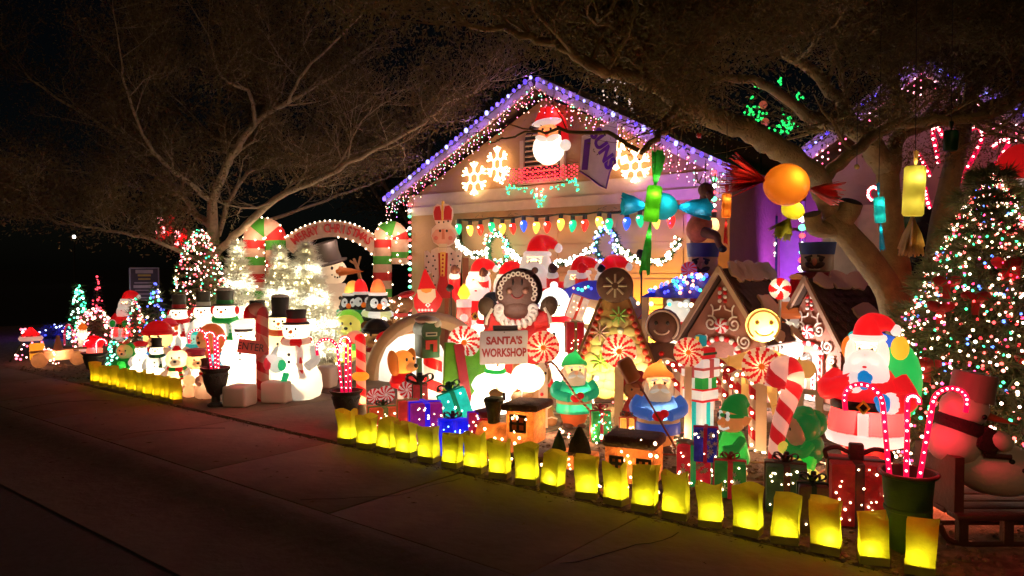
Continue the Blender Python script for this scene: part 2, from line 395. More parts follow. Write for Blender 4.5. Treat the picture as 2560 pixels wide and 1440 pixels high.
# ---- coloured floods standing hidden among the ornaments light the walls
floods = [(-5.5, 9.42, .2, 42, (1, .42, .05), (-.1, 1.0, .9), 150), (-6.5, 9.05, .2, 16, (1, .45, .75), (.1, 1, .8), 100), (-8.5, 9.2, .3, 20, (1, .55, .2), (-.1, 1, 1.2), 120),
          (-4.5, 11.0, .3, 60, (.28, .05, 1), (.1, 1, .75), 120), (-3.6, 10.9, 1.0, 40, (.3, .06, 1), (-.1, 1, .7), 120), (-2.6, 9.3, .2, 9, (1, .55, .4), (0, .6, 1), 110),
          (-1.6, 9.1, 1.2, 22, (1, .08, .12), (.1, .6, .9), 120), (-5.6, 8.9, 1.5, 22, (.55, .15, 1), (.2, .75, .75), 85), (-7.9, 8.3, 1.2, 26, (1, .46, .15), (-.1, 1.0, .8), 110), (-5.0, 8.9, 1.7, 40, (.42, .08, 1), (.05, .8, .95), 75)]
FP = [6, 1.1, .8, 5, 5, 1.2, .1, .8, 1.8, 1.6]
for i, (x, y, z, pw, c, aim, ang) in enumerate(floods):
    d = Vector(aim).normalized()
    t = thing('flood_lamp', ['amber', 'pink', 'warm', 'purple', 'violet', 'peach', 'red', 'lilac', 'orange', 'magenta'][i] + ' spike flood lamp washing the house wall behind the ornaments', 'flood lamp', (x, y, 0))
    hz = max(z - .05, .08)
    part('spike', MB().tube([(0, 0, 0), (0, 0, hz)], .012, n=6), dark, t)
    part('housing', MB().lathe([(.03, -.09), (.05, -.07), (.055, -.01)], c=(0, 0, z), n=10, rot=d.to_track_quat('Z', 'Y').to_euler()), dark, t)
    part('lens', MB().lathe([(.05, 0), (.001, .004)], c=Vector((0, 0, z)) - d * .006, n=10, rot=d.to_track_quat('Z', 'Y').to_euler()), bulbm(c, 3), t)
    lamp(t, Vector((0, 0, z)) + d * .04, pw * FP[i], c, .03, ang, d)

# ================================================================ TREES
ZONE = [None]
def in_front(p):                                               # boughs pruned clear of the lit gable
    q = CR.transposed() @ (p + ZONE[0] - CAM); px = 1280 + F * q.x / -q.z; py = 720 - F * q.y / -q.z
    if 1840 < px < 2060 and py > 185: return True
    if 640 < px < 1000 and py > 510: return True
    return 900 < px < 1860 and py > 165 + (max(1350 - px, 0) * .823 + max(px - 1350, 0) * .44)
def grow(b, tips, p, d, L, r, lev, up=.1, gnarl=.25, ns=4):
    if ZONE[0] is not None and in_front(Vector(p)) and random.random() < .8: return
    pts = [Vector(p)]; rad = [r]; d = Vector(d).normalized()
    for i in range(ns):
        d = (d + Vector((random.gauss(0, gnarl), random.gauss(0, gnarl), random.gauss(up, gnarl * .8)))).normalized()
        pts.append(pts[-1] + d * L / ns); rad.append(r * (1 - .75 * (i + 1) / ns))
    b.tube(pts, rad, n=3 if r < .012 else 5, cap=False)
    tips.append((pts, lev))
    if lev > 0:
        for i in range(1, ns + 1):
            for _ in range(2 if lev > 1 else 2):
                q = pts[i]; dd = (d + Vector((random.gauss(0, .75), random.gauss(0, .75), random.gauss(.12, .55)))).normalized()
                grow(b, tips, q, dd, L * U(.42, .7), rad[i] * .6 + .0015, lev - 1, up, gnarl, ns)
def thin_front(P, off):                                        # the low boughs in front of the gable are sparse
    q = (P + np.array(off) - np.array(CAM)) @ np.array(CR)
    px = 1280 + F * q[:, 0] / -q[:, 2]; py = 720 - F * q[:, 1] / -q[:, 2]
    k = np.ones(len(P)); g = (px > 960) & (px < 1860)
    k[g & (py > 155 + np.maximum(1350 - px, 0) * .823 + np.maximum(px - 1350, 0) * .44)] = .2; k[g & (py > 430)] = .02; k[(px >= 1840) & (py > 185)] = .62; k[(px > 590) & (px < 1040) & (py > 495)] = 0; k[(px >= 1700) & (py > 420)] = .03
    return rng.random(len(P)) < k
def leaf_cloud(tips, n, size, spread, aspect=.3, droop=.3, off=None):
    segs = [(pts[i], pts[i + 1]) for pts, lev in tips if lev <= 1 for i in range(len(pts) - 1)]
    A = np.array([s[0] for s in segs]); B = np.array([s[1] for s in segs])
    k = rng.integers(0, len(segs), n); t = rng.random((n, 1)); P = A[k] * (1 - t) + B[k] * t + rng.normal(0, spread, (n, 3))
    if off is not None:
        kp = thin_front(P, off); P = P[kp]; k = k[kp]; n = len(P)
    D = (B[k] - A[k]); D /= np.linalg.norm(D, axis=1, keepdims=True) + 1e-9
    D = D * .6 + rng.normal(0, .7, (n, 3)); D[:, 2] -= droop; D /= np.linalg.norm(D, axis=1, keepdims=True)
    S = np.cross(D, rng.normal(0, 1, (n, 3))); S /= np.linalg.norm(S, axis=1, keepdims=True) + 1e-9
    l = size * rng.uniform(.5, 1.3, (n, 1)); wd = l * aspect * .5
    V = np.stack([P, P + D * l * .5 + S * wd, P + D * l, P + D * l * .5 - S * wd], 1).reshape(-1, 3)
    me = bpy.data.meshes.new('leaves'); me.vertices.add(4 * n); me.vertices.foreach_set('co', V.ravel())
    me.loops.add(4 * n); me.loops.foreach_set('vertex_index', np.arange(4 * n)); me.polygons.add(n); me.polygons.foreach_set('loop_start', np.arange(n) * 4)
    me.update(); me.validate(); return me
def limb(b, tips, ctrl, r0, r1, lev=2, every=2, L=1.2, k=5, skip=.25, up=.1):
    pts = smooth_path(ctrl, k); n = len(pts)
    jit = [p + Vector((random.gauss(0, .012), random.gauss(0, .012), random.gauss(0, .012))) for p in pts]
    b.tube(jit, [r0 + (r1 - r0) * i / (n - 1) for i in range(n)], n=9, cap=True)
    for i in range(int(n * skip), n, every):
        d = (jit[min(i + 1, n - 1)] - jit[max(i - 1, 0)]).normalized()
        rr = (r0 + (r1 - r0) * i / (n - 1)) * .45
        dd = (d * .8 + Vector((random.gauss(0, .6), random.gauss(0, .6), random.gauss(.15, .5)))).normalized()
        grow(b, tips, jit[i], dd, L * U(.6, 1.2), max(min(rr, .03), .007), lev, up)
    grow(b, tips, jit[-1], jit[-1] - jit[-2], L, r1, lev, up)
barkL = mat((.3, .23, .15), .9, var=.3, ns=14, bump=.6); barkR = mat((.17, .125, .045), .85, var=.3, ns=10, bump=.7)
leafL = mat((.14, .10, .042), .8, var=.3, ns=2, trans=.35); leafR = mat((.12, .095, .036), .8, var=.35, ns=2, trans=.35)
# left tree
TL = G(530, 871); tl = thing('mesquite_tree', 'wide bare-limbed tree with pale branches behind the white christmas trees', 'tree', TL)
DL = depth(TL); b = MB(); tips = []; ZONE[0] = TL
def q(px, py, dd=0): return atD(px, py, DL + dd) - TL
b.tube([q(530, 871), q(528, 700), q(532, 600), q(531, 540), q(530, 490)], [.15, .12, .105, .095, .08], n=10)
for ctrl, r0, r1, L in [
    ([q(530, 500), q(560, 430, -.1), q(590, 370, -.2), q(650, 300, -.3), q(720, 255, -.4), q(830, 190, -.5), q(930, 110, -.6)], .085, .02, 1.3),
    ([q(640, 310, -.3), q(620, 230, -.6), q(555, 190, -1), q(510, 60, -1.2)], .04, .012, 1.3),
    ([q(530, 570), q(495, 540, .2), q(440, 470, .5), q(320, 370, .9), q(255, 315, 1.2), q(120, 230, 1.5), q(20, 150, 1.6)], .07, .014, 1.3),
    ([q(520, 500, -.1), q(440, 430, -.5), q(370, 360, -.9), q(320, 240, -1.2), q(300, 120, -1.4)], .05, .012, 1.3),
    ([q(545, 590, .1), q(590, 470, .4), q(650, 420, .8), q(790, 410, 1.2), q(900, 380, 1.4)], .05, .014, 1.1),
    ([q(535, 640), q(620, 560, -.5), q(690, 495, -.9), q(770, 460, -1.2), q(900, 395, -1.5), q(1040, 320, -1.7), q(1130, 250, -1.8)], .075, .016, 1.3),
    ([q(590, 365, -.2), q(520, 335, .3), q(440, 275, .8), q(390, 200, 1.1), q(360, 60, 1.3)], .045, .012, 1.3),
    ([q(655, 300, -.3), q(690, 200, .2), q(760, 110, .6), q(800, 10, .9)], .05, .012, 1.3),
    ([q(560, 380, .1), q(548, 250, .6), q(560, 120, 1.1), q(540, -40, 1.4)], .045, .012, 1.3),
    ([q(530, 660), q(480, 645, -.6), q(400, 605, -1.1), q(290, 580, -1.5), q(170, 560, -1.8), q(60, 520, -2)], .045, .01, .9),
    ([q(720, 255, -.4), q(760, 180, -1), q(880, 60, -1.5), q(960, -60, -1.8)], .03, .01, 1.3),
    ([q(530, 560), q(420, 500, 1), q(250, 440, 1.8), q(100, 420, 2.2)], .05, .012, 1.3),
    ([q(640, 560, .6), q(760, 520, 1.2), q(900, 470, 1.6), q(980, 440, 1.8)], .04, .012, 1.1)]:
    limb(b, tips, ctrl, r0, r1, 2, 2, L)
tr_ = part('trunk', b, barkL, tl)
cr = part('crown', leaf_cloud(tips, 165000, .07, .14, off=TL), None, tl); cr.data.materials.append(leafL)
# dark tree far behind the garage's left corner
ZONE[0] = None
p = Vector((-17.5, 17, 0)); t = thing('background_tree', 'dim leafy tree in the dark beyond the left end of the garage roof', 'tree', p); b = MB(); tips = []
b.tube([(0, 0, 0), (.1, 0, 1.5), (0, 0, 2.6)], [.25, .2, .15])
for a in range(8): limb(b, tips, [(0, 0, 2.2), (cos(a * .8) * 1.3, sin(a * .8) * 1.3, 3.6), (cos(a * .8) * 2.7, sin(a * .8) * 2.6, 4.7 + (a % 3) * .9)], .1, .03, 1, 2, 1.3)
part('trunk', b, barkL, t); cr = part('crown', leaf_cloud(tips, 24000, .14, .22), None, t); cr.data.materials.append(leafR)
# right tree: three stems, a sawn limb, long arching boughs above the whole display
DR = 7.9; TR = G(2275, 666 + 1.5 * F / DR); tr = thing('shade_tree', 'big smooth-barked tree with a sawn limb and hanging paper candies on its boughs', 'tree', TR)
b = MB(); tips = []
def q(px, py, dd=0): return atD(px, py, DR + dd) - TR
ZONE[0] = TR
b.tube(smooth_path([q(2290, 1020), q(2275, 860), q(2250, 720), q(2232, 600), q(2222, 480), q(2215, 390)], 4), [.16] * 4 + [.135] * 8 + [.12] * 4 + [.11] * 12, n=14)
b.tube(smooth_path([q(2300, 960, .1), q(2318, 800, .1), q(2345, 620), q(2365, 500), q(2392, 380), q(2425, 250), q(2440, 120), q(2450, -60)], 4), [.15, .145, .14, .135, .13, .125, .12, .12, .115, .115, .115, .11, .105, .1, .1, .095, .09, .09, .08, .08] + [.07] * 12, n=14)
b.tube(smooth_path([q(2268, 880, -.25), q(2225, 735, -.3), q(2170, 650, -.35), q(2105, 572, -.4), q(2075, 535, -.4)], 4), [.15] * 4 + [.135] * 6 + [.125, .12, .118, .115] + [.112] * 8, n=14)
stub = q(2075, 535, -.4); e2 = q(2140, 495, -.45)
b.tube(smooth_path([q(2130, 590, -.38), q(2085, 575, -.4), q(2040, 570, -.45), q(2030, 535, -.5)], 4), [.1] * 3 + [.085] * 20, n=12)
part('limb_stump', MB().tube([q(2105, 545, -.45), q(2122, 522, -.5), q(2128, 505, -.52)], [.12, .115, .112], n=16), barkR, tr)
sd = (q(2128, 505, -.52) - q(2122, 522, -.5)).normalized()
part('sawn_end', MB().ell(q(2128, 505, -.52), (.106, .106, .03), n=18, m=6, rot=sd.to_track_quat('Z', 'Y').to_euler()), mat((.015, .01, .008), .95, bump=1, ns=20), tr)
for ctrl, r0, r1, lev, L in [
    ([q(2215, 420), q(2150, 330, -.2), q(2060, 300, -.5), q(2010, 290, -.8)], .13, .05, 2, 1.0),
    ([q(2225, 430), q(2260, 330, .2), q(2420, 290, .1), q(2560, 230, -.4), q(2680, 200, -.8)], .09, .03, 2, 1.0),
    ([q(2060, 450, -.5), q(2120, 390, -.5), q(2200, 330, -.4), q(2290, 305, -.3), q(2420, 300, -.3)], .06, .05, 1, .8),
    ([q(2075, 520, -.4), q(2040, 445, -.8), q(1960, 385, -1.2), q(1880, 330, -1.5), q(1770, 285, -1.7), q(1680, 240, -1.9)], .11, .085, 2, 1.2),
    ([q(1690, 245, -1.9), q(1600, 200, -2.1), q(1490, 170, -2.3), q(1400, 115, -2.4), q(1300, 82, -2.5), q(1180, 60, -2.6)], .06, .018, 2, 1.2),
    ([q(1690, 245, -1.9), q(1665, 150, -1.8), q(1600, 110, -1.6), q(1480, 40, -1.2), q(1380, -40, -1)], .06, .02, 2, 1.2),
    ([q(1690, 240, -1.9), q(1760, 120, -2.2), q(1830, 40, -2.4), q(1900, -60, -2.6)], .05, .015, 2, 1.2),
    ([q(2150, 330, -.2), q(2080, 230, -.2), q(1990, 150, -.4), q(1900, 90, -.8), q(1800, 0, -1.2)], .08, .02, 2, 1.2),
    ([q(2260, 340, .2), q(2230, 200, 0), q(2150, 80, -.2), q(2100, -60, -.6)], .07, .02, 2, 1.2),
    ([q(2430, 240, 0), q(2520, 120, -.4), q(2600, 20, -.8)], .07, .02, 2, 1.2),
    ([q(2440, 120, 0), q(2340, 40, -.5), q(2260, -40, -1)], .06, .02, 2, 1.1),
    ([q(2010, 290, -.8), q(1900, 200, -1.4), q(1760, 180, -2), q(1620, 60, -2.4)], .05, .015, 2, 1.2),
    ([q(1600, 380, -2.6), q(1520, 335, -2.5), q(1420, 330, -2.4), q(1330, 330, -2.4), q(1250, 345, -2.4)], .018, .006, 1, .5),
    ([q(1700, 255, -1.9), q(1660, 320, -2.3), q(1600, 380, -2.6)], .03, .018, 1, .5),
    ([q(2560, 180, 1), q(2480, 100, .4), q(2350, 60, 0), q(2200, 20, -.6)], .05, .015, 2, 1.1)]:
    limb(b, tips, ctrl, r0, r1, lev, 2, L, skip=.3)
part('trunk', b, barkR, tr)
tips = [tp for tp in tips if all((TR + p_ - CAM).dot(VD) > 2.6 for p_ in tp[0])]
cr = part('crown', leaf_cloud(tips, 360000, .042, .1, .34, off=TR), None, tr); cr.data.materials.append(leafR)
# ================================================================ FIGURE BUILDERS (unit height, front towards -Y)
def eyes(t, y, z, dx, r, m=None, name='eye'):
    for s in (-1, 1): part(name, MB().ell((s * dx, y, z), (r, r * .6, r * 1.2), n=8, m=5), m or mat(BLACK, .3), t)
def hat_top(t, z, r, hc, band=None, h=.17, tilt=0, brim=1.45, snow=False):
    rot = (0, tilt, 0); M = Euler(rot).to_matrix(); o = Vector((0, 0, z))
    part('hat', MB().lathe([(r * brim, 0), (r * brim * 1.02, .012), (r * 1.02, .024), (r * .95, h * .5), (r * 1.06, h - .012), (r * 1.0, h), (.001, h)], c=o, n=18, rot=rot), hc if not isinstance(hc, tuple) else mat(hc, .6), t)
    if band: part('hat_band', MB().lathe([(r * 1.04, .022), (r * 1.03, .026 + h * .24)], c=o, n=18, rot=rot), mat(band, .4, trans=.2), t)
    if snow: part('hat_snow', MB().ell(o + M @ Vector((0, 0, h)), (r * 1.05, r * 1.05, .035), n=14, m=6), mat(WHITE, .8), t)
def hat_santa(t, z, r, hc=RED, tilt=.5, pom=True, h=.15, trim=WHITE):
    pts = smooth_path([(0, .01, z - .02), (0, .02, z + h * .5), (.06 * tilt, .05, z + h * .82), (.22 * tilt, .08, z + h * .8), (.34 * tilt, .08, z + h * .45)], 4)
    n = len(pts); part('hat', MB().tube(pts, [r * (1 - .8 * (i / (n - 1)) ** 1.3) for i in range(n)], n=14), mold(hc), t)
    part('hat_trim', MB().torus((0, .005, z), r * 1.0, r * .2, n=20, m=8), mold(trim), t)
    if pom: part('pom_pom', MB().ell(pts[-1], r * .36, n=10, m=7), mold(trim), t)
def scarf_on(t, z, r, cols, tail=.22, side=1):
    ms = [mold(c) for c in cols]; b = MB(); n = 24
    b.torus((0, 0, z), r, .042, n=n, m=6, rot=(.08, 0, 0)); b.i = [(i // 18) % len(ms) for i in range(len(b.i))]
    part('scarf', b, ms, t)
    if tail:
        b = MB()
        for k in range(5):
            b.mi = k % len(ms); b.box((side * (r * .5 + .012 * k), -r * .92 - .01 * k, z - .03 - tail / 5 * (k + .5)), (.075, .025, tail / 5 + .004), (.1, 0, -side * .15))
        part('scarf_tail', b, ms, t)
def snowman(px, top, base=None, Y=None, label='', off=0, hat='top', hatc=BLACK, band=RED, scarf=(RED,), muff=None, lit=16, wide=1, body=WHITE, tail=.22, group='lit snowmen of the left display', hh=.17, tilt=0, snow=False, lc=(1, .8, .5), nose=ORANGE, name='snowman_figure', cat='snowman', side=1, btn=BLACK):
    GL[0] = lit * .021; p, h = spot(px, top, base, Y); t = thing(name, label, cat, p, face(p, off), h, group)
    Wm = mold(body); k = wide
    part('body', MB().lathe([(.19 * k, 0), (.255 * k, .03), (.285 * k, .13), (.27 * k, .26), (.205 * k, .375), (.2 * k, .41), (.215 * k, .48), (.2 * k, .56), (.13, .63)], n=22, sy=.88), Wm, t)
    part('head', MB().ell((0, 0, .735), (.15, .14, .135), n=18, m=10), Wm, t)
    for s in (-1, 1): part('arm', MB().tube(smooth_path([(s * .17 * k, 0, .54), (s * .25 * k, -.06, .44), (s * .2 * k, -.17, .37)], 4), [.06, .065, .06, .05], n=8), Wm, t)
    eyes(t, -.128, .77, .05, .014)
    part('nose', MB().lathe([(.022, 0), (.012, .04), (.001, .075)], c=(0, -.13, .74), n=8, rot=(PI / 2, 0, 0)), mold(nose), t)
    b = MB()
    for a in range(-2, 3): b.ell((a * .024, -.135 + abs(a) * .006, .685 + a * a * .006), (.009, .006, .009), n=6, m=4)
    part('mouth', b, mat(BLACK, .4), t)
    for z in (.5, .42, .3): part('button', MB().ell((0, -.19 * k if z > .35 else -.235 * k, z), (.018, .01, .018), n=8, m=5), mat(btn, .4), t)
    if hat == 'top': hat_top(t, .815, .105, hatc, band, hh, tilt, snow=snow)
    elif hat == 'santa': hat_santa(t, .83, .12, hatc)
    elif hat == 'cap': 
        part('cap', MB().lathe([(.12, .8), (.125, .84), (.17, .9), (.165, .94), (.09, .97), (.001, .98)], n=18), mold(hatc), t); part('cap_band', MB().lathe([(.127, .8), (.131, .845)], n=18), mat(band, .5), t)
    elif hat == 'beanie':
        part('beanie', MB().ell((0, .01, .79), (.155, .15, .15), n=16, m=6, lo=0), mold(hatc), t); part('beanie_cuff', MB().torus((0, .01, .80), .145, .03, n=18, m=6), mold(band), t); part('pom_pom', MB().ell((0, .02, .955), .04, n=10, m=6), mold(WHITE), t)
    elif hat == 'hood': part('hood', MB().ell((0, .045, .75), (.17, .14, .17), n=16, m=9), mold(hatc), t)
    if scarf: scarf_on(t, .635, .13, scarf, tail, side)
    if muff:
        for s in (-1, 1): part('earmuff', MB().ell((s * .155, 0, .755), (.03, .05, .055), n=10, m=6), mold(muff), t)
    if lit: lamp(t, (-.03, -.07, .30), lit * .8 * h * h, lc); lamp(t, (.02, -.04, .745), lit * .2 * h * h, lc)
    GL[0] = .55; return t, h
def santa(px, top, base=None, Y=None, label='', off=0, lit=16, coat=RED, mitt=GREEN, sack=None, wave=False, gifts=False, group='lit plastic santas', lc=(1, .78, .5), name='santa_figure', tilt=.5):
    GL[0] = lit * .026; p, h = spot(px, top, base, Y); t = thing(name, label, 'santa figure', p, face(p, off), h, group)
    t.scale = (h * .88, h * .9, h)
    part('boots', MB().lathe([(.15, 0), (.17, .02), (.15, .1)], n=18, sy=.9), mat(BLACK, .4, trans=.15), t)
    part('legs', MB().lathe([(.15, .1), (.17, .14), (.17, .24)], n=18, sy=.85), mold(coat), t)
    part('coat', MB().lathe([(.255, .25), (.26, .30), (.235, .42), (.22, .52), (.21, .58), (.15, .66), (.1, .68)], n=22, sy=.82), mold(coat), t)
    part('coat_trim', MB().torus((0, 0, .245), .235, .042, n=24, m=8, sy=.84), mold(WHITE), t)
    part('coat_front_trim', MB().box((0, -.195, .34), (.07, .04, .15), (.08, 0, 0)), mold(WHITE), t)
    part('belt', MB().lathe([(.243, .425), (.246, .43), (.240, .475), (.236, .48)], n=22, sy=.83), mat(BLACK, .3, trans=.2), t)
    part('buckle', MB().torus((0, -.205, .452), .036, .011, rot=(PI / 2, 0, 0), n=4, m=6), mat(YEL, .3, trans=.4), t)
    part('head', MB().ell((0, -.01, .775), (.122, .108, .13), n=16, m=10), mold(SKIN), t)
    part('beard', MB().ell((0, -.085, .64), (.15, .085, .165), n=18, m=10, rot=(.22, 0, 0)).ell((-.09, -.045, .75), (.055, .065, .11)).ell((.09, -.045, .75), (.055, .065, .11)), mold(WHITE), t)
    for s in (-1, 1): part('moustache', MB().ell((s * .04, -.148, .727), (.05, .024, .022), rot=(0, s * .35, 0), n=10, m=6), mold(WHITE), t)
    part('nose', MB().ell((0, -.138, .757), (.022, .024, .02), n=8, m=6), mold(PINK), t)
    part('mouth', MB().ell((0, -.17, .695), (.018, .008, .008), n=8, m=5), mold(RED), t)
    eyes(t, -.112, .795, .04, .011)
    for s in (-1, 1): part('eyebrow', MB().ell((s * .042, -.114, .822), (.026, .01, .009), rot=(0, s * .25, 0), n=8, m=5), mold(WHITE), t)
    hat_santa(t, .86, .104, coat, tilt, h=.105)
    for s in (-1, 1):
        pts = [(s * .19, 0, .6), (s * .27, -.02, .70), (s * .27, -.05, .82)] if (wave and s < 0) else [(s * .19, 0, .6), (s * .265, -.06, .5), (s * .17, -.19, .49)]
        if sack and s < 0: pts = [(s * .19, 0, .6), (s * .25, -.12, .54), (s * .06, -.2, .6)]
        pts = smooth_path(pts, 4); part('arm', MB().tube(pts, [.075, .075, .072, .07, .068, .066], n=10), mold(coat), t)
        part('cuff', MB().ell(pts[-1], .066, n=10, m=7), mold(WHITE), t)
        d = (pts[-1] - pts[-3]).normalized(); part('mitten', MB().ell(pts[-1] + d * .07, (.048, .045, .06), n=10, m=7).ell(pts[-1] + d * .06 + Vector((s * -.04, -.01, .02)), .025), mold(mitt), t)
    if sack: 
        part('sack', MB().ell((.17, .15, .58), (.17, .14, .26), n=16, m=10), mold(sack), t)
        part('toy', MB().ell((.2, .05, .80), (.06, .05, .075)), mold(YEL), t); part('toy', MB().ell((-.1, .14, .85), (.05, .05, .04)), mold(TEAL), t); part('toy', MB().ell((-.13, .12, .78), (.06, .05, .08)), mold(ORANGE), t); part('toy', MB().box((.1, .12, .82), (.09, .07, .1), (.2, .3, 0)), mold(BLUE), t)
    if lit: lamp(t, (.03, -.06, .36), lit * 1.0 * h * h, lc); lamp(t, (-.02, -.09, .60), lit * .5 * h * h, lc); lamp(t, (0, -.03, .78), lit * .18 * h * h, lc); lamp(t, (0, .02, .88), lit * .12 * h * h, lc)
    GL[0] = .55; return t, h
def penguin(px, top, base=None, Y=None, label='', off=0, lit=16, scarf=(GREEN, WHITE), hatc=RED, group='lit penguins in santa hats', earflap=False, body=BLACK, name='penguin_figure'):
    GL[0] = lit * .03; p, h = spot(px, top, base, Y); t = thing(name, label, 'penguin', p, face(p, off), h, group)
    part('body', MB().lathe([(.16, .04), (.235, .12), (.25, .28), (.2, .48), (.15, .58), (.14, .66), (.11, .75), (.03, .8)], n=20, sy=.9), mat(body, .4, trans=.35), t)
    part('belly', MB().ell((0, -.075, .30), (.2, .17, .25), n=16, m=10), mold(WHITE), t)
    part('face', MB().ell((-.05, -.07, .66), (.055, .07, .07)).ell((.05, -.07, .66), (.055, .07, .07)), mold(WHITE), t)
    part('beak', MB().lathe([(.035, 0), (.001, .07)], c=(0, -.13, .63), n=8, rot=(PI / 2, 0, 0)), mold(ORANGE), t)
    eyes(t, -.135, .675, .045, .013)
    for s in (-1, 1):
        part('flipper', MB().ell((s * .25, 0, .34), (.04, .08, .19), rot=(0, s * -.3, 0)), mat(body, .4, trans=.35), t)
        part('foot', MB().ell((s * .1, -.12, .03), (.085, .13, .035)), mold(ORANGE), t)
    if scarf: scarf_on(t, .545, .155, scarf, .2)
    hat_santa(t, .77, .095, hatc, .1, h=.14)
    if lit: lamp(t, (0, -.12, .3), lit * h * h); lamp(t, (0, -.02, .8), lit * .08 * h * h)
    GL[0] = .55; return t, h
def bear(px, top, base=None, Y=None, label='', off=0, lit=14, fur=TAN, hatc=RED, scarf=(RED, GREEN), ears=True, coat=None, group='lit animals and children of the left display', hat='party', name='bear_figure', cat='bear', arm=None):
    GL[0] = lit * .034; p, h = spot(px, top, base, Y); t = thing(name, label, cat, p, face(p, off), h, group)
    part('body', MB().lathe([(.15, 0), (.24, .04), (.25, .18), (.2, .36), (.13, .46)], n=18, sy=.9), mold(coat or fur), t)
    part('head', MB().ell((0, 0, .66), (.24, .2, .22), n=18, m=10), mold(fur), t)
    part('muzzle', MB().ell((0, -.17, .6), (.1, .07, .075)), mold(tuple(min(c * 1.3, .85) for c in fur)), t)
    part('nose', MB().ell((0, -.245, .62), (.035, .02, .028)), mat(BLACK, .3), t); eyes(t, -.185, .7, .075, .022)
    for s in (-1, 1):
        if ears: part('ear', MB().ell((s * .19, .02, .83), (.085, .04, .085)), mold(fur), t)
        part('arm', MB().tube([(s * .18, 0, .4), (s * .28, -.08, .3), (s * .24, -.16, .24)], [.07, .07, .065], n=8).ell((s * .24, -.16, .24), .07), mold(coat or fur), t)
        part('foot', MB().ell((s * .14, -.16, .05), (.09, .14, .06)), mold(fur), t)
    if hat == 'party':
        part('hat', MB().lathe([(.11, .84), (.06, .92), (.03, .955)], n=14), mold(hatc), t); part('pom_pom', MB().ell((0, 0, .965), .04), mold(WHITE), t)
    elif hat == 'beanie':
        part('hat', MB().ell((0, .01, .74), (.245, .215, .22), n=16, m=6, lo=0), mold(hatc), t); part('hat_cuff', MB().torus((0, .0, .76), .225, .045, n=18, m=6, sy=.9), mold(hatc), t)
    elif hat == 'cap':
        part('hat', MB().lathe([(.2, .78), (.2, .85), (.24, .9), (.22, .94), (.001, .97)], n=18), mold(hatc), t); part('peak', MB().ell((0, -.2, .79), (.16, .09, .015)), mat(BLACK, .3), t)
    elif hat == 'hood':
        part('hood', MB().ell((0, .05, .68), (.27, .2, .26), n=16, m=9), mold(hatc), t)
    elif hat == 'elf':
        part('hood', MB().ell((0, .05, .66), (.28, .2, .26), n=16, m=9), mold(GREEN), t); part('hat', MB().tube(smooth_path([(0, .03, .82), (.02, .05, .92), (.06, .06, .98)], 3), [.12, .11, .1, .08, .06, .05, .04]), mold(hatc), t); part('pom_pom', MB().ell((.06, .06, .97), .06), mold(TAN), t)
    if scarf: scarf_on(t, .46, .17, scarf, .2)
    if lit: lamp(t, (.03, -.06, .25), lit * h * h); lamp(t, (.03, -.05, .66), lit * .9 * h * h)
    GL[0] = .55; return t, h
def gnome(px, top, base, coat, hatc, legs, label, off=0, lit=9):
    GL[0] = .34; p, h = spot(px, top, base); t = thing('gnome_figure', label, 'gnome', p, face(p, off), h, 'bearded garden gnomes on the gravel')
    part('boots', MB().ell((-.08, -.05, .035), (.075, .11, .04)).ell((.08, -.05, .035), (.075, .11, .04)), mold(BROWN), t)
    part('trousers', MB().lathe([(.13, .03), (.16, .1), (.2, .24)], n=18, sy=.85), mold(legs), t)
    part('tunic', MB().lathe([(.235, .2), (.24, .22), (.225, .34), (.24, .42), (.225, .53), (.15, .62), (.09, .65)], n=20, sy=.85), mold(coat), t)
    part('belt', MB().lathe([(.233, .325), (.235, .33), (.235, .36), (.232, .365)], n=20, sy=.86), mold(TAN), t)
    part('head', MB().ell((0, -.02, .735), (.15, .13, .14), n=16, m=10), mold(SKIN), t)
    part('beard', MB().ell((0, -.11, .61), (.13, .07, .15), rot=(.2, 0, 0)).ell((-.12, -.04, .68), (.04, .07, .1)).ell((.12, -.04, .68), (.04, .07, .1)), mold(CREAM), t)
    for s in (-1, 1):
        part('moustache', MB().ell((s * .05, -.165, .685), (.058, .025, .022), rot=(0, s * .3, 0)), mold(WHITE), t)
        part('eyebrow', MB().ell((s * .06, -.143, .80), (.04, .014, .013), rot=(0, s * .25, 0)), mold(WHITE), t)
        part('arm', MB().tube(smooth_path([(s * .19, 0, .57), (s * .26, -.07, .46), (s * .1, -.21, .42)], 4), [.075, .08, .078, .07, .06], n=10), mold(coat), t)
        part('ear', MB().ell((s * .15, 0, .73), (.025, .03, .04)), mold(SKIN), t)
    part('nose', MB().ell((0, -.165, .735), (.028, .03, .03)), mold(SKIN), t); eyes(t, -.14, .765, .055, .014)
    part('mitten', MB().ell((-.02, -.235, .42), (.07, .05, .055)).ell((.04, -.235, .45), (.05, .045, .045)), mold(RED), t)
    part('hat', MB().tube(smooth_path([(0, .0, .80), (0, .02, .88), (.02, .04, .96), (.03, .06, 1.0)], 4), [.175, .172, .165, .15, .135, .115, .09, .065, .04, .03, .02, .015], n=16), mold(hatc), t)
    lamp(t, (.03, -.08, .46), lit * h * h, (1, .8, .5)); lamp(t, (0, -.05, .26), lit * .5 * h * h, (1, .8, .5)); lamp(t, (0, -.04, .74), lit * .2 * h * h, (1, .8, .5)); lamp(t, (0, 0, .87), lit * .3 * h * h, (1, .8, .5)); return t, h
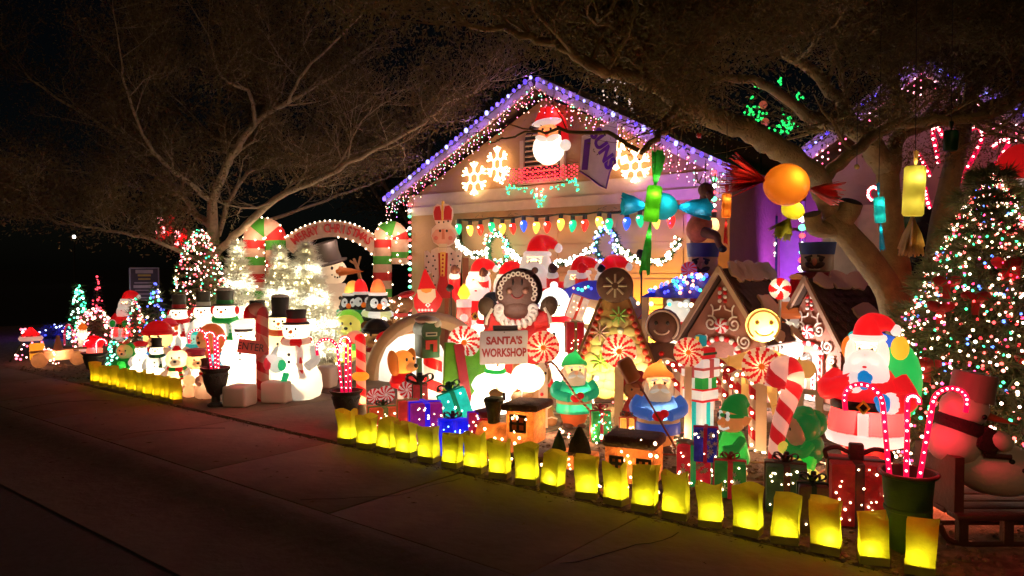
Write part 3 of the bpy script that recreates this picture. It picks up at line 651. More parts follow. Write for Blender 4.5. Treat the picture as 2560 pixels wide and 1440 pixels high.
def lolly(px, cy, rpx, base, label, Y=None, k=12, lit=3, post=None, wh=CREAM, off=0, hub=True, group='peppermint lollipops on white posts', sw=.9):
    GL[0] = .3 if lit else .28; p, _ = spot(px, cy, base, Y); D = depth(p); r = rpx * D / F; zc = atD(px, cy, D).z
    t = thing('peppermint_lollipop', label, 'lollipop', p, face(p, off), 1, group)
    part('sweet', MB().disc(r, r * .55, k, (0, 0, zc), swirl=sw), [mold(wh), mold(RED)], t)
    if hub: part('hub', MB().ell((0, -r * .28, zc), (r * .17, r * .06, r * .17)), mold(ORANGE), t)
    if post: part('post', MB().box((0, .0, (zc - r) / 2 + .01), (post, post * .6, zc - r + .02)), mat(CREAM, .6, trans=.3, var=.06), t)
    else: part('stick', MB().tube([(0, 0, 0), (0, 0, zc - r)], .015, n=8), mat(WHITE, .6), t)
    if lit: lamp(t, (-r * .12, -r * .06, zc + r * .05), lit * r * r * 8, (1, .75, .42)).data.shadow_soft_size = r * .12
    return t
def cane_pts(h, hook, tip=.6, n=10):
    r = hook / 2; z = h - r
    return [(0, 0, z * i / 8) for i in range(8)] + [(-r + r * cos(a), 0, z + r * sin(a)) for a in [PI * i / n for i in range(n + 1)]] + [(-hook, 0, z - r * tip)]
def rope_cane(px, top, base_p, hookpx, label, lean=0, flip=1, sz=.009, group='rope light candy canes'):
    D = depth(base_p); h = atD(px, top, D).z - base_p.z; hook = hookpx * D / F
    t = thing('rope_light_cane', label, 'light cane', base_p, face(base_p), 1, group)
    pts = [Vector((x * flip + lean * z, 0, z)) for x, y, z in cane_pts(h, hook)]
    part('tube', MB().tube(pts, sz * 1.55, n=8), mat((.6, .005, .04), .25, emit=.75, ecol=(.7, .004, .06), var=.05), t)
    L = []; 
    for i in range(len(pts) - 1):
        a, b_ = pts[i], pts[i + 1]; n = max(int((b_ - a).length / .062), 1)
        for j in range(n): L.append(t.matrix_basis @ (a + (b_ - a) * (j / n) + Vector((0, -sz * 1.45, 0))))
    bulbs(t, L, [(1, .45, .42)], sz * .62, 9, cap=60); lamp(t, pts[len(pts) // 3] + Vector((0, -.04, 0)), 1.2, (1, .03, .06), .03); lamp(t, pts[-4] + Vector((0, -.04, 0)), 1.2, (1, .03, .06), .03); return t
def gift(px, base, top, wpx, label, col, rib, rz=None, lit=6, nb=10, bow=True, bowc=None, flakes=None, z=0, depthk=.9, tilt=0, Y=None, bulbc=(LW,), group='wrapped present boxes of the display', name='gift_box', lidz=None, m=None, rm=None):
    p, h = spot(px, top, base, Y, z)
    if Y is not None: p = atY(px, base, Y); h = atD(px, top, depth(p)).z - p.z
    D = depth(p); wd = wpx * D / F
    t = thing(name, label, 'gift', p, face(p, 12) if rz is None else rz, 1, group)
    if tilt: t.rotation_euler = (tilt * .25, tilt, t.rotation_euler.z)
    hb_ = h * (.86 if bow else 1); a = wd * .78; d = a * depthk
    m = m or mat(col, .3, trans=.55, var=.3, ns=14, bump=.5, spec=.8, emit=min(.13 * lit, .9)); rm = rm or mat(rib, .35, trans=.4, var=.2, emit=min(.1 * lit, .7))  # emission added so the paper and ribbon glow
    part('box', MB().rbox((0, 0, hb_ / 2), (a, d, hb_), .008), m, t)
    part('ribbon', MB().rbox((0, 0, hb_ / 2 + .001), (a * .17, d + .012, hb_ + .012), .003), rm, t)
    part('ribbon', MB().rbox((0, 0, hb_ / 2 + .002), (a + .014, d * .17, hb_ + .014), .003), rm, t)
    if bow:
        bm_ = mat(bowc or rib, .35, trans=.3, var=.2); s = h * .2
        for k in range(6):
            an = k * PI / 3 + .3; L_ = [(0, 0, 0), (.6, 0, .75), (1.15, 0, .8), (1.2, 0, .35), (.6, 0, .1), (0, 0, .02)]
            Mz = Matrix.Rotation(an, 3, 'Z'); pts = smooth_path([Mz @ Vector((x * s * (1 if k < 4 else .6), 0, z_ * s * .9)) + Vector((0, 0, hb_ + .008)) for x, _, z_ in L_], 3)
            part('bow_loop', MB().tube(pts, s * .22, n=6, flat=.25), bm_, t)
    if flakes:
        fm = mat(WHITE, .5, trans=.2); sm = None
        for i in range(flakes):
            s = U(.012, .024); b = MB()
            side = i % 2; u = U(-.42, .42); zz = U(.08, .92) * hb_
            if abs(u) < .1: u += .2
            c = Vector((u * a, -d / 2 - .004, zz)) if not side else Vector((a / 2 + .004, u * d, zz))
            for k in range(3): 
                an = k * PI / 3 + u; b.box(c, (s * 2, .003, s * .34), (0, an, 0)) if not side else b.box(c, (.003, s * 2, s * .34), (an, 0, 0))
            part('snowflake', b, fm, t)
    if nb:
        pts = []
        for i in range(int(nb * 1.7)):
            side = i % 3; u, v = U(-.45, .45), U(.06, .95)
            pts.append(t.matrix_basis @ (Vector((u * a, -d / 2 - .006, v * hb_)) if side < 2 else Vector((a / 2 + .006, u * d, v * hb_))))
        bulbs(t, pts, list(bulbc), .0065, 9)
    if lit: lamp(t, (0, -d * .2, hb_ * .5), lit * a * a * 16, (1, .78, .55))
    return t, h, a
def starwire(t, name, pts, r, m, n=6): return part(name, MB().tube(pts, r, n=n), m, t)
# ================================================================ LIGHTS ON THE HOUSE
def string_thing(label, name='light_string', cat='string lights', group=None, loc=(0, 0, 0)): return thing(name, label, cat, loc, 0, 1, group)
wire = mat((.012, .03, .014), .6)
Yl = HY - .36
t = string_thing('blue and white bulbs clipped along both slopes of the garage gable roof', loc=(RX, Yl, RZ))
o0 = Vector((RX, Yl, RZ)); A = Vector((EL, Yl, EZ + .02)); Bp = Vector((RX, Yl, RZ + .06)); Cp = Vector((ER + .22, Yl, EZ + .06))
P = [A + (Bp - A) * (i / 30) for i in range(30)] + [Bp + (Cp - Bp) * (i / 26) for i in range(27)]
part('wire', MB().tube([p - o0 for p in P], .008, n=5), wire, t)
bulbs(t, [p + Vector((0, -.03, .02 + U(-.01, .01))) for p in P], [(.2, .12, 1), (.1, .05, 1), (.3, .3, 1), (.12, .06, 1)], .03, 4, long=1.2)
for i in range(0, len(P), 5): lamp(t, P[i] + Vector((0, -.12, -.02)) - o0, 1.6, (.3, .14, 1), .02)
t = string_thing('icicle strands of tiny pink and warm lights hanging below the garage roof edge', loc=(RX, Yl, RZ)); pts = []; b = MB(); cl = []
for i in range(150):
    u = i / 149; k = P[min(int(u * 56), 55)]; top_ = k + Vector((U(-.03, .03), .03, -.10)); n = random.randint(2, 5)
    b.tube([top_ - o0, top_ - o0 + Vector((0, 0, -.075 * n))], .003, n=3, cap=False)
    for j in range(n): pts.append(top_ + Vector((U(-.035, .035), 0, -.075 * (j + U(.2, 1))))); cl.append(random.choice([(1, .5, .4), (1, .1, .15), (1, .62, .35), (1, .3, .5), (1, .35, .4), (1, .15, .3), (.7, .25, 1), (.2, 1, .5)]))
part('wire', b, wire, t); bulbs(t, pts, cl, .0085, 7)
def vstring(px, y0, y1, n, Y, label, cols, r, loc_off=(0, 0, 0), group=None):
    a, z = atY(px, y0, Y), atY(px, y1, Y); t = string_thing(label, loc=(a.x, a.y, z.z), group=group); z = Vector((a.x, a.y, z.z))
    part('wire', MB().tube([(0, .02, 0), (0, .02, a.z - z.z)], .008, n=5), wire, t)
    bulbs(t, [a + (z - a) * (i / (n - 1)) for i in range(n)], cols, r, 7, long=.8); return t
vstring(1024, 512, 790, 20, HY - .12, 'large red, white and green bulbs down the left corner of the garage', [(1, .06, .06), (.9, .95, .85), (.1, 1, .35)], .033)
vstring(1786, 432, 530, 7, HY - .3, 'red, white and green bulbs down the right end of the garage roof', [(1, .06, .06), (.1, 1, .35), (.9, .95, .85)], .036)
vstring(2006, 548, 712, 9, 9.7, 'red, white and green bulbs down the corner beside the blue hatted nutcracker', [(.9, .95, .85), (.1, 1, .35), (1, .06, .06)], .04)
a = atY(1935, 540, EY - .25); zb = atY(1935, 760, EY - .25)
t = string_thing('tiny white lights wound on a dark green porch garland', loc=(a.x, a.y, 0)); part('garland', MB().tube([(0, .03, 0), (0, .03, a.z)], .05, n=8), mat(DGREEN, .9, var=.4, ns=40, bump=1), t)
bulbs(t, [Vector((a.x + U(-.05, .05), a.y - .04, a.z * U(.1, 1))) for _ in range(34)], [(1, .9, .7)], .014, 9)
t = string_thing('blue and white bulb clusters along the roof edge of the right wing', loc=(WRX, HY - .4, WRZ)); o0 = Vector((WRX, HY - .4, WRZ)); pts = []
LA_, LB_, LC_ = Vector((WX0 - .3, HY - .38, 2.78)), Vector((WRX, HY - .38, WRZ + .05)), Vector((-.3, HY - .38, 2.66))
P = [LA_ + (LB_ - LA_) * (i / 22) for i in range(23)] + [LB_ + (LC_ - LB_) * (i / 22) for i in range(23)]
part('wire', MB().tube([p - o0 for p in P], .008, n=5), wire, t); bulbs(t, [p + Vector((0, -.03, 0)) for p in P], [(.2, .12, 1), (.1, .05, 1), (.3, .3, 1)], .021, 4)
for i in (4, 12, 20, 30, 40): lamp(t, P[i] + Vector((0, -.12, -.03)) - o0, 1, (.32, .15, 1), .02)
t = string_thing('pink icicle lights hanging below the right wing roof edge', loc=(WRX, HY - .4, WRZ)); pts = []; b = MB()
for i in range(40):
    k = P[int(i * 45 / 40)] + Vector((0, .02, -.1)); n = random.randint(1, 4); b.tube([k - o0, k - o0 + Vector((0, 0, -.08 * n))], .003, n=3, cap=False)
    for j in range(n): pts.append(k + Vector((0, 0, -.08 * (j + .6))))
part('wire', b, wire, t); bulbs(t, pts, [(1, .3, .35), (1, .5, .6), (1, .1, .2)], .011, 8)
# big bulbs strung over the garage door
xs = [1147, 1175, 1201, 1229, 1256, 1282, 1309, 1341, 1368, 1402, 1432, 1462, 1498, 1523, 1567, 1600, 1640, 1678]; cs = 'GYRGYRBYRYGRYGBGYR'
cm = {'G': (.01, .55, .25), 'Y': (.95, .5, .06), 'R': (.8, .04, .02), 'B': (.03, .12, .8)}
t = string_thing('oversized coloured bulbs strung in a row over the garage door', 'giant_bulb_string', loc=atY(1400, 545, HY - .2)); o0 = t.location.copy()
pts = []
for i, x in enumerate(xs):
    y = 572 - (x - 1147) * .045 + (3 if i % 3 else -2); p = atY(x, y, HY - .2) - o0; pts.append(p + Vector((0, 0, .15)))
    k = cs[i]; bm_ = mat(cm[k], .2, emit=.9 if k != 'Y' else 2.0, trans=.3, ecol=cm[k], var=.1)
    bl = part('bulb', MB().lathe([(.035, .075), (.055, .045), (.062, 0), (.045, -.06), (.02, -.105), (.002, -.12)], c=p, n=12, rot=(U(-.1, .1), U(-.15, .15), 0)), bm_, t)
    part('socket', MB().lathe([(.036, .07), (.036, .15), (.02, .16)], c=p, n=10), mat((.02, .03, .03), .5), bl)
    part('filament', MB().ell(p + Vector((0, -.055, .03)), .016, n=8, m=5), bulbm((1, .9, .7), 10), bl)
    if i % 2 == 0: lamp(t, p + Vector((0, -.12, 0)), 1.0, tuple(min(c + .12, 1) for c in cm[k]), .03)
part('cable', MB().tube(smooth_path(pts, 4), .012, n=6), wire, t)
b = MB()
for k in range(26): q_ = random.choice(pts) + Vector((U(-.2, .2), U(-.03, .03), U(-.0, .06))); b.tube([q_, q_ + Vector((U(-.1, .1), 0, U(-.04, .05)))], .004, n=3)
part('twig_tie', b, wire, t)
# garland swags and the two wreaths
def tinsel(b, pts, r, n, seed=1):
    for p in pts:
        for _ in range(n):
            d = Vector((random.gauss(0, 1), random.gauss(0, 1), random.gauss(0, 1))).normalized(); s = d.orthogonal().normalized() * .008
            b.add([p - s, p + s, p + d * r], [(0, 1, 2)])
def garland(cp, label, cols):
    P = smooth_path([atY(x, y, HY - .12) for x, y in cp], 8); t = thing('garland', label, 'garland', P[0]); b = MB(); Q = [p - P[0] for p in P]
    b.tube(Q, .02, n=5); tinsel(b, Q, .07, 34); part('tinsel', b, mat((.03, .055, .02), .7, var=.4), t)
    bulbs(t, [p + Vector((U(-.05, .05), -.06, U(-.06, .06))) for p in P for _ in range(2)][::1], cols, .019, 10)
garland([(1140, 590), (1160, 622), (1190, 637), (1225, 628)], 'lit evergreen swag left of the green wreath on the garage door', [(1, .9, .68)])
garland([(1270, 620), (1290, 640), (1312, 655), (1335, 662)], 'lit evergreen swag between the green wreath and the tall seated santa', [(1, .9, .68)])
garland([(1385, 662), (1420, 655), (1450, 642), (1490, 618)], 'lit evergreen swag left of the blue wreath on the garage door', [(1, .9, .75), (1, .85, .8)])
garland([(1545, 615), (1580, 642), (1630, 655), (1670, 645), (1700, 600)], 'long lit evergreen swag right of the blue wreath', [(1, .88, .6)])
def wreath(px, py, rpx, label, cols, lc):
    c = atY(px, py, HY - .14); r = rpx * depth(c) / F; t = thing('wreath', label, 'wreath', c, 0, 1, 'lit wreaths on the garage door'); b = MB()
    ring = [Vector((r * .75 * cos(a), 0, r * .95 * sin(a))) for a in [2 * PI * i / 30 for i in range(31)]]
    b.tube(ring, .03, n=5, cap=False); tinsel(b, ring, .09, 26); part('evergreen_ring', b, mat((.02, .07, .03), .7, var=.4), t)
    bulbs(t, [c + ring[i % 30] + Vector((random.gauss(0, .035), -.07 + U(-.03, .02), random.gauss(0, .04))) for i in range(70)], cols, .0165, 9)
    lamp(t, (0, -.15, 0), 3, lc, .06)
wreath(1245, 625, 42, 'round wreath with green and white lights on the garage door', [(1, .95, .8), (.05, 1, .4), (1, .95, .8), (.05, 1, .3), (.8, .05, .05)], (.5, 1, .5))
wreath(1517, 613, 42, 'round wreath with deep blue and white lights on the garage door', [(.1, .1, 1), (.85, .9, 1), (.08, .08, 1), (.3, .5, 1), (.15, .8, .5)], (.2, .2, 1))
# rope-light snowflakes
def snowflake(px, py, rpx, label, sq=1):
    c = atY(px, py, HY - .1); r = rpx * depth(c) / F; t = thing('rope_snowflake', label, 'snowflake light', c, 0, 1, 'rope light snowflakes on the gable'); m = mat((.5, .4, .25), .4, emit=5, ecol=(1, .66, .3), var=0)
    for k in range(6):
        a = k * PI / 3 + PI / 2; D_ = lambda l, da: Vector((l * cos(a + da) * sq, 0, l * sin(a + da))) * r
        b = MB().tube([D_(.32, 0), D_(1, 0)], .019, n=6); b.tube([D_(.62, 0), D_(.95, .28)], .019, n=6); b.tube([D_(.62, 0), D_(.95, -.28)], .019, n=6); part('arm', b, m, t)
    part('hub', MB().tube([Vector((.36 * cos(k * PI / 3 + PI / 2) * sq, 0, .36 * sin(k * PI / 3 + PI / 2))) * r for k in range(7)], .019, n=6), m, t)
    lamp(t, (0, -.12, 0), 1.3, (1, .5, .15), .1)
snowflake(1185, 446, 42, 'rope light snowflake lowest and leftmost on the gable wall')
snowflake(1243, 410, 44, 'rope light snowflake left of the gable vent, above the red banner', .8)
snowflake(1540, 385, 40, 'rope light snowflake half hidden behind the purple lettered flag', .7)
snowflake(1588, 415, 42, 'rope light snowflake right of the gable flag, over the green paper candy')
# lit santa head hung on the vent
c = atY(1372, 345, HY - .2); t = thing('santa_face_light', 'big lit santa face hanging on the gable vent', 'santa face', c, R(20))
part('beard', MB().ell((0, 0, -.16), (.27, .09, .27), n=20), mold(WHITE), t); part('face', MB().ell((0, -.05, .08), (.17, .08, .15)), mold((.7, .25, .08)), t)
part('hat', MB().prism([(-.25, .22), (-.12, .48), (.1, .5), (.26, .28), (.33, -.1), (.22, -.05), (.2, .2)], .12, (0, .02, 0)), mold(RED), t)
part('hat_trim', MB().ell((-.02, -.04, .24), (.25, .08, .07), rot=(0, -.1, 0)), mold(WHITE), t); part('pom_pom', MB().ell((.28, -.03, -.13), .09), mold(WHITE), t)
part('moustache', MB().ell((-.09, -.1, -.02), (.11, .05, .05), rot=(0, .3, 0)).ell((.09, -.1, -.02), (.11, .05, .05), rot=(0, -.3, 0)), mold(WHITE), t)
part('nose', MB().ell((0, -.13, .05), .04), mold(RED), t); eyes(t, -.125, .12, .065, .02)
lamp(t, (0, .0, -.15), 9, (1, .85, .6), .05); lamp(t, (0, .0, .1), 3, (1, .8, .6), .03); lamp(t, (.12, .0, .38), 2, (1, .8, .6), .03)
# red bulb banner with a holly swag of green bulbs
c = atY(1350, 440, HY - .1); k = depth(c) / F; t = thing('bulb_banner', 'scroll banner of red bulbs over a holly swag of green bulbs', 'light banner', c)
part('frame', MB().tube([atY(x, y, HY - .06) - c for x, y in [(1250, 432), (1280, 462), (1350, 445), (1440, 440), (1446, 405), (1360, 420), (1265, 425), (1250, 432)]], .006, n=4), wire, t)
pts = []
for row in range(4):
    for i in range(26): x = 1270 + i * 6.9; pts.append(atY(x, 427 + row * 9.5 - i * .55 + (3 if i % 2 else -2), HY - .11))
bulbs(t, pts, [(1, .03, .05)], .016, 6, cap=110)
bulbs(t, [atY(1262 + U(-14, 12), 440 + U(-22, 22), HY - .11) for _ in range(24)], [(1, .35, .3), (1, .7, .55)], .015, 8)
gp = [(1268, 470), (1270, 482), (1275, 466), (1288, 468), (1300, 473), (1314, 475), (1328, 478), (1338, 490), (1345, 503), (1350, 512), (1355, 500), (1362, 490), (1356, 478), (1375, 472), (1392, 468), (1408, 462), (1422, 454), (1434, 452), (1441, 462), (1443, 474), (1437, 450)]
bulbs(t, [atY(x + U(-5, 5), y + U(-5, 5), HY - .11) for x, y in gp for _ in range(4)], [(.02, .85, .3), (.05, .9, .45)], .016, 4)
bulbs(t, [atY(1347 + U(-10, 10), 480 + U(-8, 10), HY - .12) for _ in range(9)], [(1, .1, .1), (1, .8, .6)], .014, 7)
lamp(t, (0, -.2, -.1), 3, (1, .1, .1), .1)
# white flag with purple letters
c = atY(1505, 385, HY - .45); t = thing('flag', 'white state-shaped flag with purple letters hanging on the gable', 'flag', c); k = depth(c) / F
def fl(x, y): d = atY(x, y, HY - .45) - c; return (d.x, d.z)
part('cloth', MB().prism([fl(*q_) for q_ in [(1455, 340), (1545, 300), (1540, 400), (1524, 432), (1516, 470), (1500, 463), (1475, 442), (1452, 428), (1450, 420)]], .012, rot=(0, 0, 0)), mat((.7, .55, .52), .8, var=.08, bump=.3), t)
part('stripe', MB().prism([fl(*q_) for q_ in [(1462, 350), (1478, 345), (1470, 425), (1455, 425)]], .004, (0, -.01, 0)), mat((.12, .02, .3), .7), t)
part('border', MB().tube([Vector((fl(*q_)[0], -.012, fl(*q_)[1])) for q_ in [(1450, 428), (1475, 444), (1500, 464), (1516, 471), (1525, 432), (1541, 400)]], .012, n=5), mat((.12, .02, .2), .7), t)
text(t, 'lettering', 'SUNS', .27, mat((.16, .02, .42), .7), Vector((fl(1508, 372)[0], -.012, fl(1508, 372)[1])), rot=(PI / 2, R(62), 0), bold=.012, ext=.003)
part('pole', MB().tube([Vector((fl(1470, 300)[0], .25, fl(1470, 300)[1] - .1)), Vector((fl(1545, 300)[0], -.03, fl(1545, 300)[1]))], .015, n=6), mat((.3, .3, .3), .4, metal=.8), t)
# white-lit cone of lights on the ridge beyond and the green wreath frame over the entry roof
c = Vector((atY(1535, 330, HY + 1.2).x, HY + 1.2, 3.75)); t = thing('roof_light_tree', 'tall cone of faint white lights standing on the garage roof', 'light tree', c); b = MB()
for k_ in range(8): a = k_ * PI / 4; b.tube([(.42 * cos(a), .42 * sin(a), 0 if cos(a) < 0 else -.2), (0, 0, 1.5)], .008, n=4)
part('frame', b, wire, t); bulbs(t, [c + Vector((.42 * (1 - z) * cos(a), .42 * (1 - z) * sin(a), z * 1.5)) for z in [U(0, 1) ** 1.3 for _ in range(130)] for a in [U(0, 6.28)]], [(1, .72, .6)], .02, .9, cap=150)
c = atY(1930, 285, 11.2); k = depth(c) / F; t = thing('green_light_frame', 'wire wreath frame with clusters of green lights on the entry roof', 'light frame', c)
part('frame', MB().tube([Vector((62 * k * cos(a), 0, 68 * k * sin(a))) for a in [2 * PI * i / 24 for i in range(25)]], .012, n=5), wire, t)
part('leg', MB().tube([(-30 * k, 0, -60 * k), (-30 * k, .1, -160 * k)], .012, n=4), wire, t); part('leg', MB().tube([(30 * k, 0, -60 * k), (30 * k, .1, -160 * k)], .012, n=4), wire, t)
pts = []
for x, y, n, s in [(1877, 280, 26, 13), (1892, 214, 9, 7), (1952, 205, 6, 7), (1998, 242, 9, 7), (1880, 243, 4, 4), (1970, 310, 44, 20), (1945, 335, 14, 16), (1905, 295, 10, 14)]:
    pts += [atY(x + random.gauss(0, s * .6), y + random.gauss(0, s * .6), 11.15) for _ in range(n)]
bulbs(t, pts, [(.02, 1, .16)], .017, 3)
for x, y in [(1908, 262), (1913, 305)]: part('bauble', MB().ell(atY(x, y, 11.1) - c, .06), mat((.5, .05, .05), .3, emit=.2, ecol=(1, .2, .1)), t)
# ================================================================ RIGHT AND MIDDLE YARD
ging = mat((.30, .12, .08), .7, var=.2, ns=6, bump=.4); icing = mat((.78, .68, .58), .5, var=.06); choc = mat((.13, .06, .045), .6, var=.25, ns=6, bump=.3)
gold = mat((.42, .23, .08), .7, var=.2, ns=5, bump=.3)
def spiral(cx, cz, r, turns, y, start=0, sg=1, n=30): return [(cx + sg * r * (1 - i / n * .85) * cos(start + turns * 2 * PI * i / n), y, cz + r * (1 - i / n * .85) * sin(start + turns * 2 * PI * i / n)) for i in range(n + 1)]
def gb_house(px, top, base, rz, label, lit, dp=1.0):
    p, h = spot(px, top, base); t = thing('gingerbread_house', label, 'playhouse', p, rz, h, 'gingerbread playhouses'); HW, EV = .31, .5
    fr = part('wall', MB().prism([(-HW, 0), (HW, 0), (HW, EV), (0, .97), (-HW, EV)], .05, (0, .025, 0)), ging, t)
    part('wall', MB().box((HW - .025, dp / 2, EV / 2), (.05, dp - .1, EV)), ging, t); part('wall', MB().box((-HW + .025, dp / 2, EV / 2), (.05, dp - .1, EV)), ging, t)
    part('wall', MB().prism([(-HW, 0), (HW, 0), (HW, EV), (0, .97), (-HW, EV)], .05, (0, dp - .025, 0)), ging, t)
    n = Vector((.47, 0, .31)).normalized()
    rfm = mat((.07, .035, .022), .85, var=.3, ns=12, bump=.6); snow = mat((.62, .46, .3), .8, var=.12, ns=6, bump=.3)
    for s in (-1, 1):
        a, c = Vector((0, 0, 1.0)), Vector((s * (HW + .06), 0, EV - .06)); nn = Vector((s * n.x, 0, n.z)) * .035
        q_ = [a, c, c + nn, a + nn + Vector((0, 0, .015))]
        vsx = [v + Vector((0, -.06, 0)) for v in q_] + [v + Vector((0, dp + .05, 0)) for v in q_]
        rf = part('roof', MB().add(vsx, [(0, 1, 2, 3), (7, 6, 5, 4), (0, 4, 5, 1), (1, 5, 6, 2), (2, 6, 7, 3), (3, 7, 4, 0)]), rfm, t)
        if s > 0:
            shm = None; dn = (c - a).normalized()
            for r_ in range(8):
                for k in range(9):
                    y0 = -.04 + (k + (.5 if r_ % 2 else 0)) * (dp + .02) / 9; u = .04 + r_ * .082
                    cc = a + dn * (u * 1.0) + nn * 1.25 + Vector((0, y0 + .05, 0))
                    if shm is None:
                        bb = MB().add([dn * -.045 + Vector((0, -.055, 0)), dn * -.045 + Vector((0, .055, 0)), dn * .03 + Vector((0, .055, 0)) + nn * .5, dn * .055 + Vector((0, .03, 0)) + nn * .55, dn * .06 + nn * .55, dn * .055 + Vector((0, -.03, 0)) + nn * .55, dn * .03 + Vector((0, -.055, 0)) + nn * .5],
                            [(0, 1, 2, 3, 4, 5, 6)])
                        shm = mesh_of('shingle', bb, rfm)
                    o = part('shingle', shm, None, rf); o.location = cc
            for (u, y0, sc_) in [(.03, .02, .11), (.03, .2, .12), (.03, .4, .13), (.03, .6, .12), (.03, .8, .12), (.35, .3, .14), (.32, .72, .11), (.6, .1, .1), (.62, .55, .09)]:
                poly = []; kk = 14
                for i in range(kk):
                    an = 2 * PI * i / kk; rr = sc_ * (U(.75, 1.15)); poly.append((rr * 1.0 * cos(an), rr * .8 * sin(an)))
                M3 = Matrix((Vector((0, 1, 0)), -nn.normalized(), dn)).transposed().to_4x4(); cc = a + dn * u + nn * 1.9 + Vector((0, y0 * dp + .05, 0))
                bb = MB().prism(poly, .02); bb.v = [tuple(M3 @ Vector(v) + cc) for v in bb.v]; part('snow_patch', bb, snow, t)
        part('barge_board', MB().box(((a.x + c.x) / 2, -.075, (a.z + c.z) / 2 + .03), (.035, .03, (c - a).length + .04), (0, math.atan2(a.x - c.x, a.z - c.z), 0)), mat((.45, .3, .2), .7), t)
        for (cx, cz, r, tu, st) in [(.1, .60, .062, 1.6, 1.2), (.185, .47, .058, 1.7, 2.4), (.235, .36, .034, 1.4, 1)]:
            part('icing_scroll', MB().tube(spiral(s * cx, cz, r, tu, -.012, st, s), .0075, n=5), icing, t)
        part('icing_scroll', MB().tube([(s * .015, -.012, .745), (s * .025, -.012, .715), (s * .08, -.012, .70), (s * .085, -.012, .66), (s * .06, -.012, .63)], .007, n=5), icing, t)
        part('icing_scroll', MB().tube([(s * .1, -.012, .75), (s * .085, -.012, .73), (s * .08, -.012, .70)], .007, n=5), icing, t)
        for i in range(5): part('stripe_post', MB().tube([(s * .125, -.035, .0), (s * .125, -.035, .40)], .014, n=8, stripe=(.06, 1)), [mold(WHITE), mat(RED, .4)], t) if i == 0 else None
        part('window', MB().box((s * .225, -.004, .19), (.1, .012, .17)), mat((.35, .05, .05), .5), t)
        part('window_drop', MB().ell((s * .225, -.015, .30), (.04, .02, .04)), mat(TAN, .6), t)
    for i in range(4):
        for s in (-1, 1): part('heart_sweet', MB().ell((s * .022, -.015, .78 + i * .032), (.018, .012, .016), rot=(0, s * .5, 0), n=8, m=5), mat(RED if (i + (s > 0)) % 2 else WHITE, .4), t)
    part('peppermint', MB().disc(.06, .04, 6, (0, -.025, .585), swirl=.4), [mat(WHITE, .4), mat(RED, .4)], t)
    for i in range(11):
        an = PI * i / 10; part('heart_sweet', MB().ell((.14 * cos(an), -.02, .385 + .1 * sin(an)), (.024, .014, .024), n=8, m=5), mat(WHITE if i % 2 else RED, .4), t)
    dr = part('door', MB().prism([(-.075, 0), (.075, 0), (.075, .24)] + [(.075 * cos(R(a)), .24 + .075 * sin(R(a))) for a in range(20, 161, 20)] + [(-.075, .24)], .02, (0, -.012, 0)), mat((.75, .68, .62), .5), t)
    for s in (-1, 1):
        for i in range(5): part('heart', MB().ell((s * .052, -.026, .05 + i * .045), (.013, .006, .014), n=8, m=5), mat(RED, .4), dr)
    part('door_panel', MB().prism([(-.03, .06), (.03, .06), (.03, .22), (0, .26), (-.03, .22)], .008, (0, -.026, 0)), mat((.4, .1, .06), .5), dr)
    L = lamp(t, (.03, -.2, .30), lit, (1, .88, .84), .02); return t, h
gb_house(1806, 682, 1000, R(-4), 'gingerbread playhouse with white icing scrolls, its roof short, left one of the pair', 4, .75)
gb_house(2024, 706, 1000, R(-24), 'gingerbread playhouse glaringly lit at its door, long scalloped roof, behind the sack santa', 30, 1.05)
# tall cookie tree with a star mint on top
p, h = spot(1537, 668, None, 7.0); D = depth(p); k = D / F; t = thing('cookie_tree', 'tall tapering gingerbread tree with a round star mint on top, behind the green gnome', 'tree cut-out', p, face(p, 2))
tw = h - 88 * k; b = MB().prism([(-.56, .1), (.56, .1), (.13, tw + .03), (-.13, tw + .03)], .09); part('board', b, gold, t)
part('board_back', MB().prism([(-.60, .06), (.60, .06), (.16, tw + .04), (-.16, tw + .04)], .05, (0, .075, 0)), mat((.28, .14, .05), .8), t)
scm = mat((.55, .47, .2), .6, var=.18, ns=3, bump=.2); zz = .14; row = 0
while zz < tw - .18:
    hw = .47 - .39 * (zz - .1) / (tw - .1); n_ = max(int(hw * 2 / .13), 2)
    for i in range(n_):
        x = -hw + (i + .5 + (.25 if row % 2 else -.25) * .6) * 2 * hw / n_
        part('icing_scale', MB().ell((x, -.048, zz), (hw / n_ * 1.12, .016, .062), n=8, m=5), scm, t)
    zz += .095; row += 1
for s in (-1, 1):
    for i in range(13): z = .16 + i * (tw - .25) / 12; part('gumdrop', MB().ell((s * (.51 - .39 * (z - .1) / (tw - .1)), -.055, z), (.034, .03, .034), n=10, m=6), mat((.42, .03, .015), .3), t)
for x, z, c, r in [(.04, .98, (.25, .5, .12), .095), (-.16, .80, (.55, .3, .3), .1), (-.15, .48, (.3, .6, .08), .1), (.13, .27, (.8, .75, .7), .1)]:
    for a in range(8): part('mint_ray', MB().tube([(x + r * .2 * cos(a * PI / 4), -.075, z + r * .2 * sin(a * PI / 4)), (x + r * cos(a * PI / 4), -.075, z + r * sin(a * PI / 4))], .011, n=5), mat(c, .4), t)
for x, z in [(.06, .82), (-.11, .64), (-.2, .31), (.2, .55)]: part('pearl', MB().ell((x, -.07, z), .035, n=12, m=8), mat(WHITE, .3), t)
part('star_mint', MB().disc(46 * k, .12, 0, (0, -.01, h - 46 * k)), choc, t); 
for a in range(8): part('mint_ray', MB().tube([(8 * k * cos(a * PI / 4), -.075, h - 46 * k + 8 * k * sin(a * PI / 4)), (29 * k * cos(a * PI / 4), -.07, h - 46 * k + 29 * k * sin(a * PI / 4))], .014, n=6), mat((.45, .35, .28), .5), t)
lamp(t, (-.1, -.34, .28), 16, (1, .82, .3), .05)
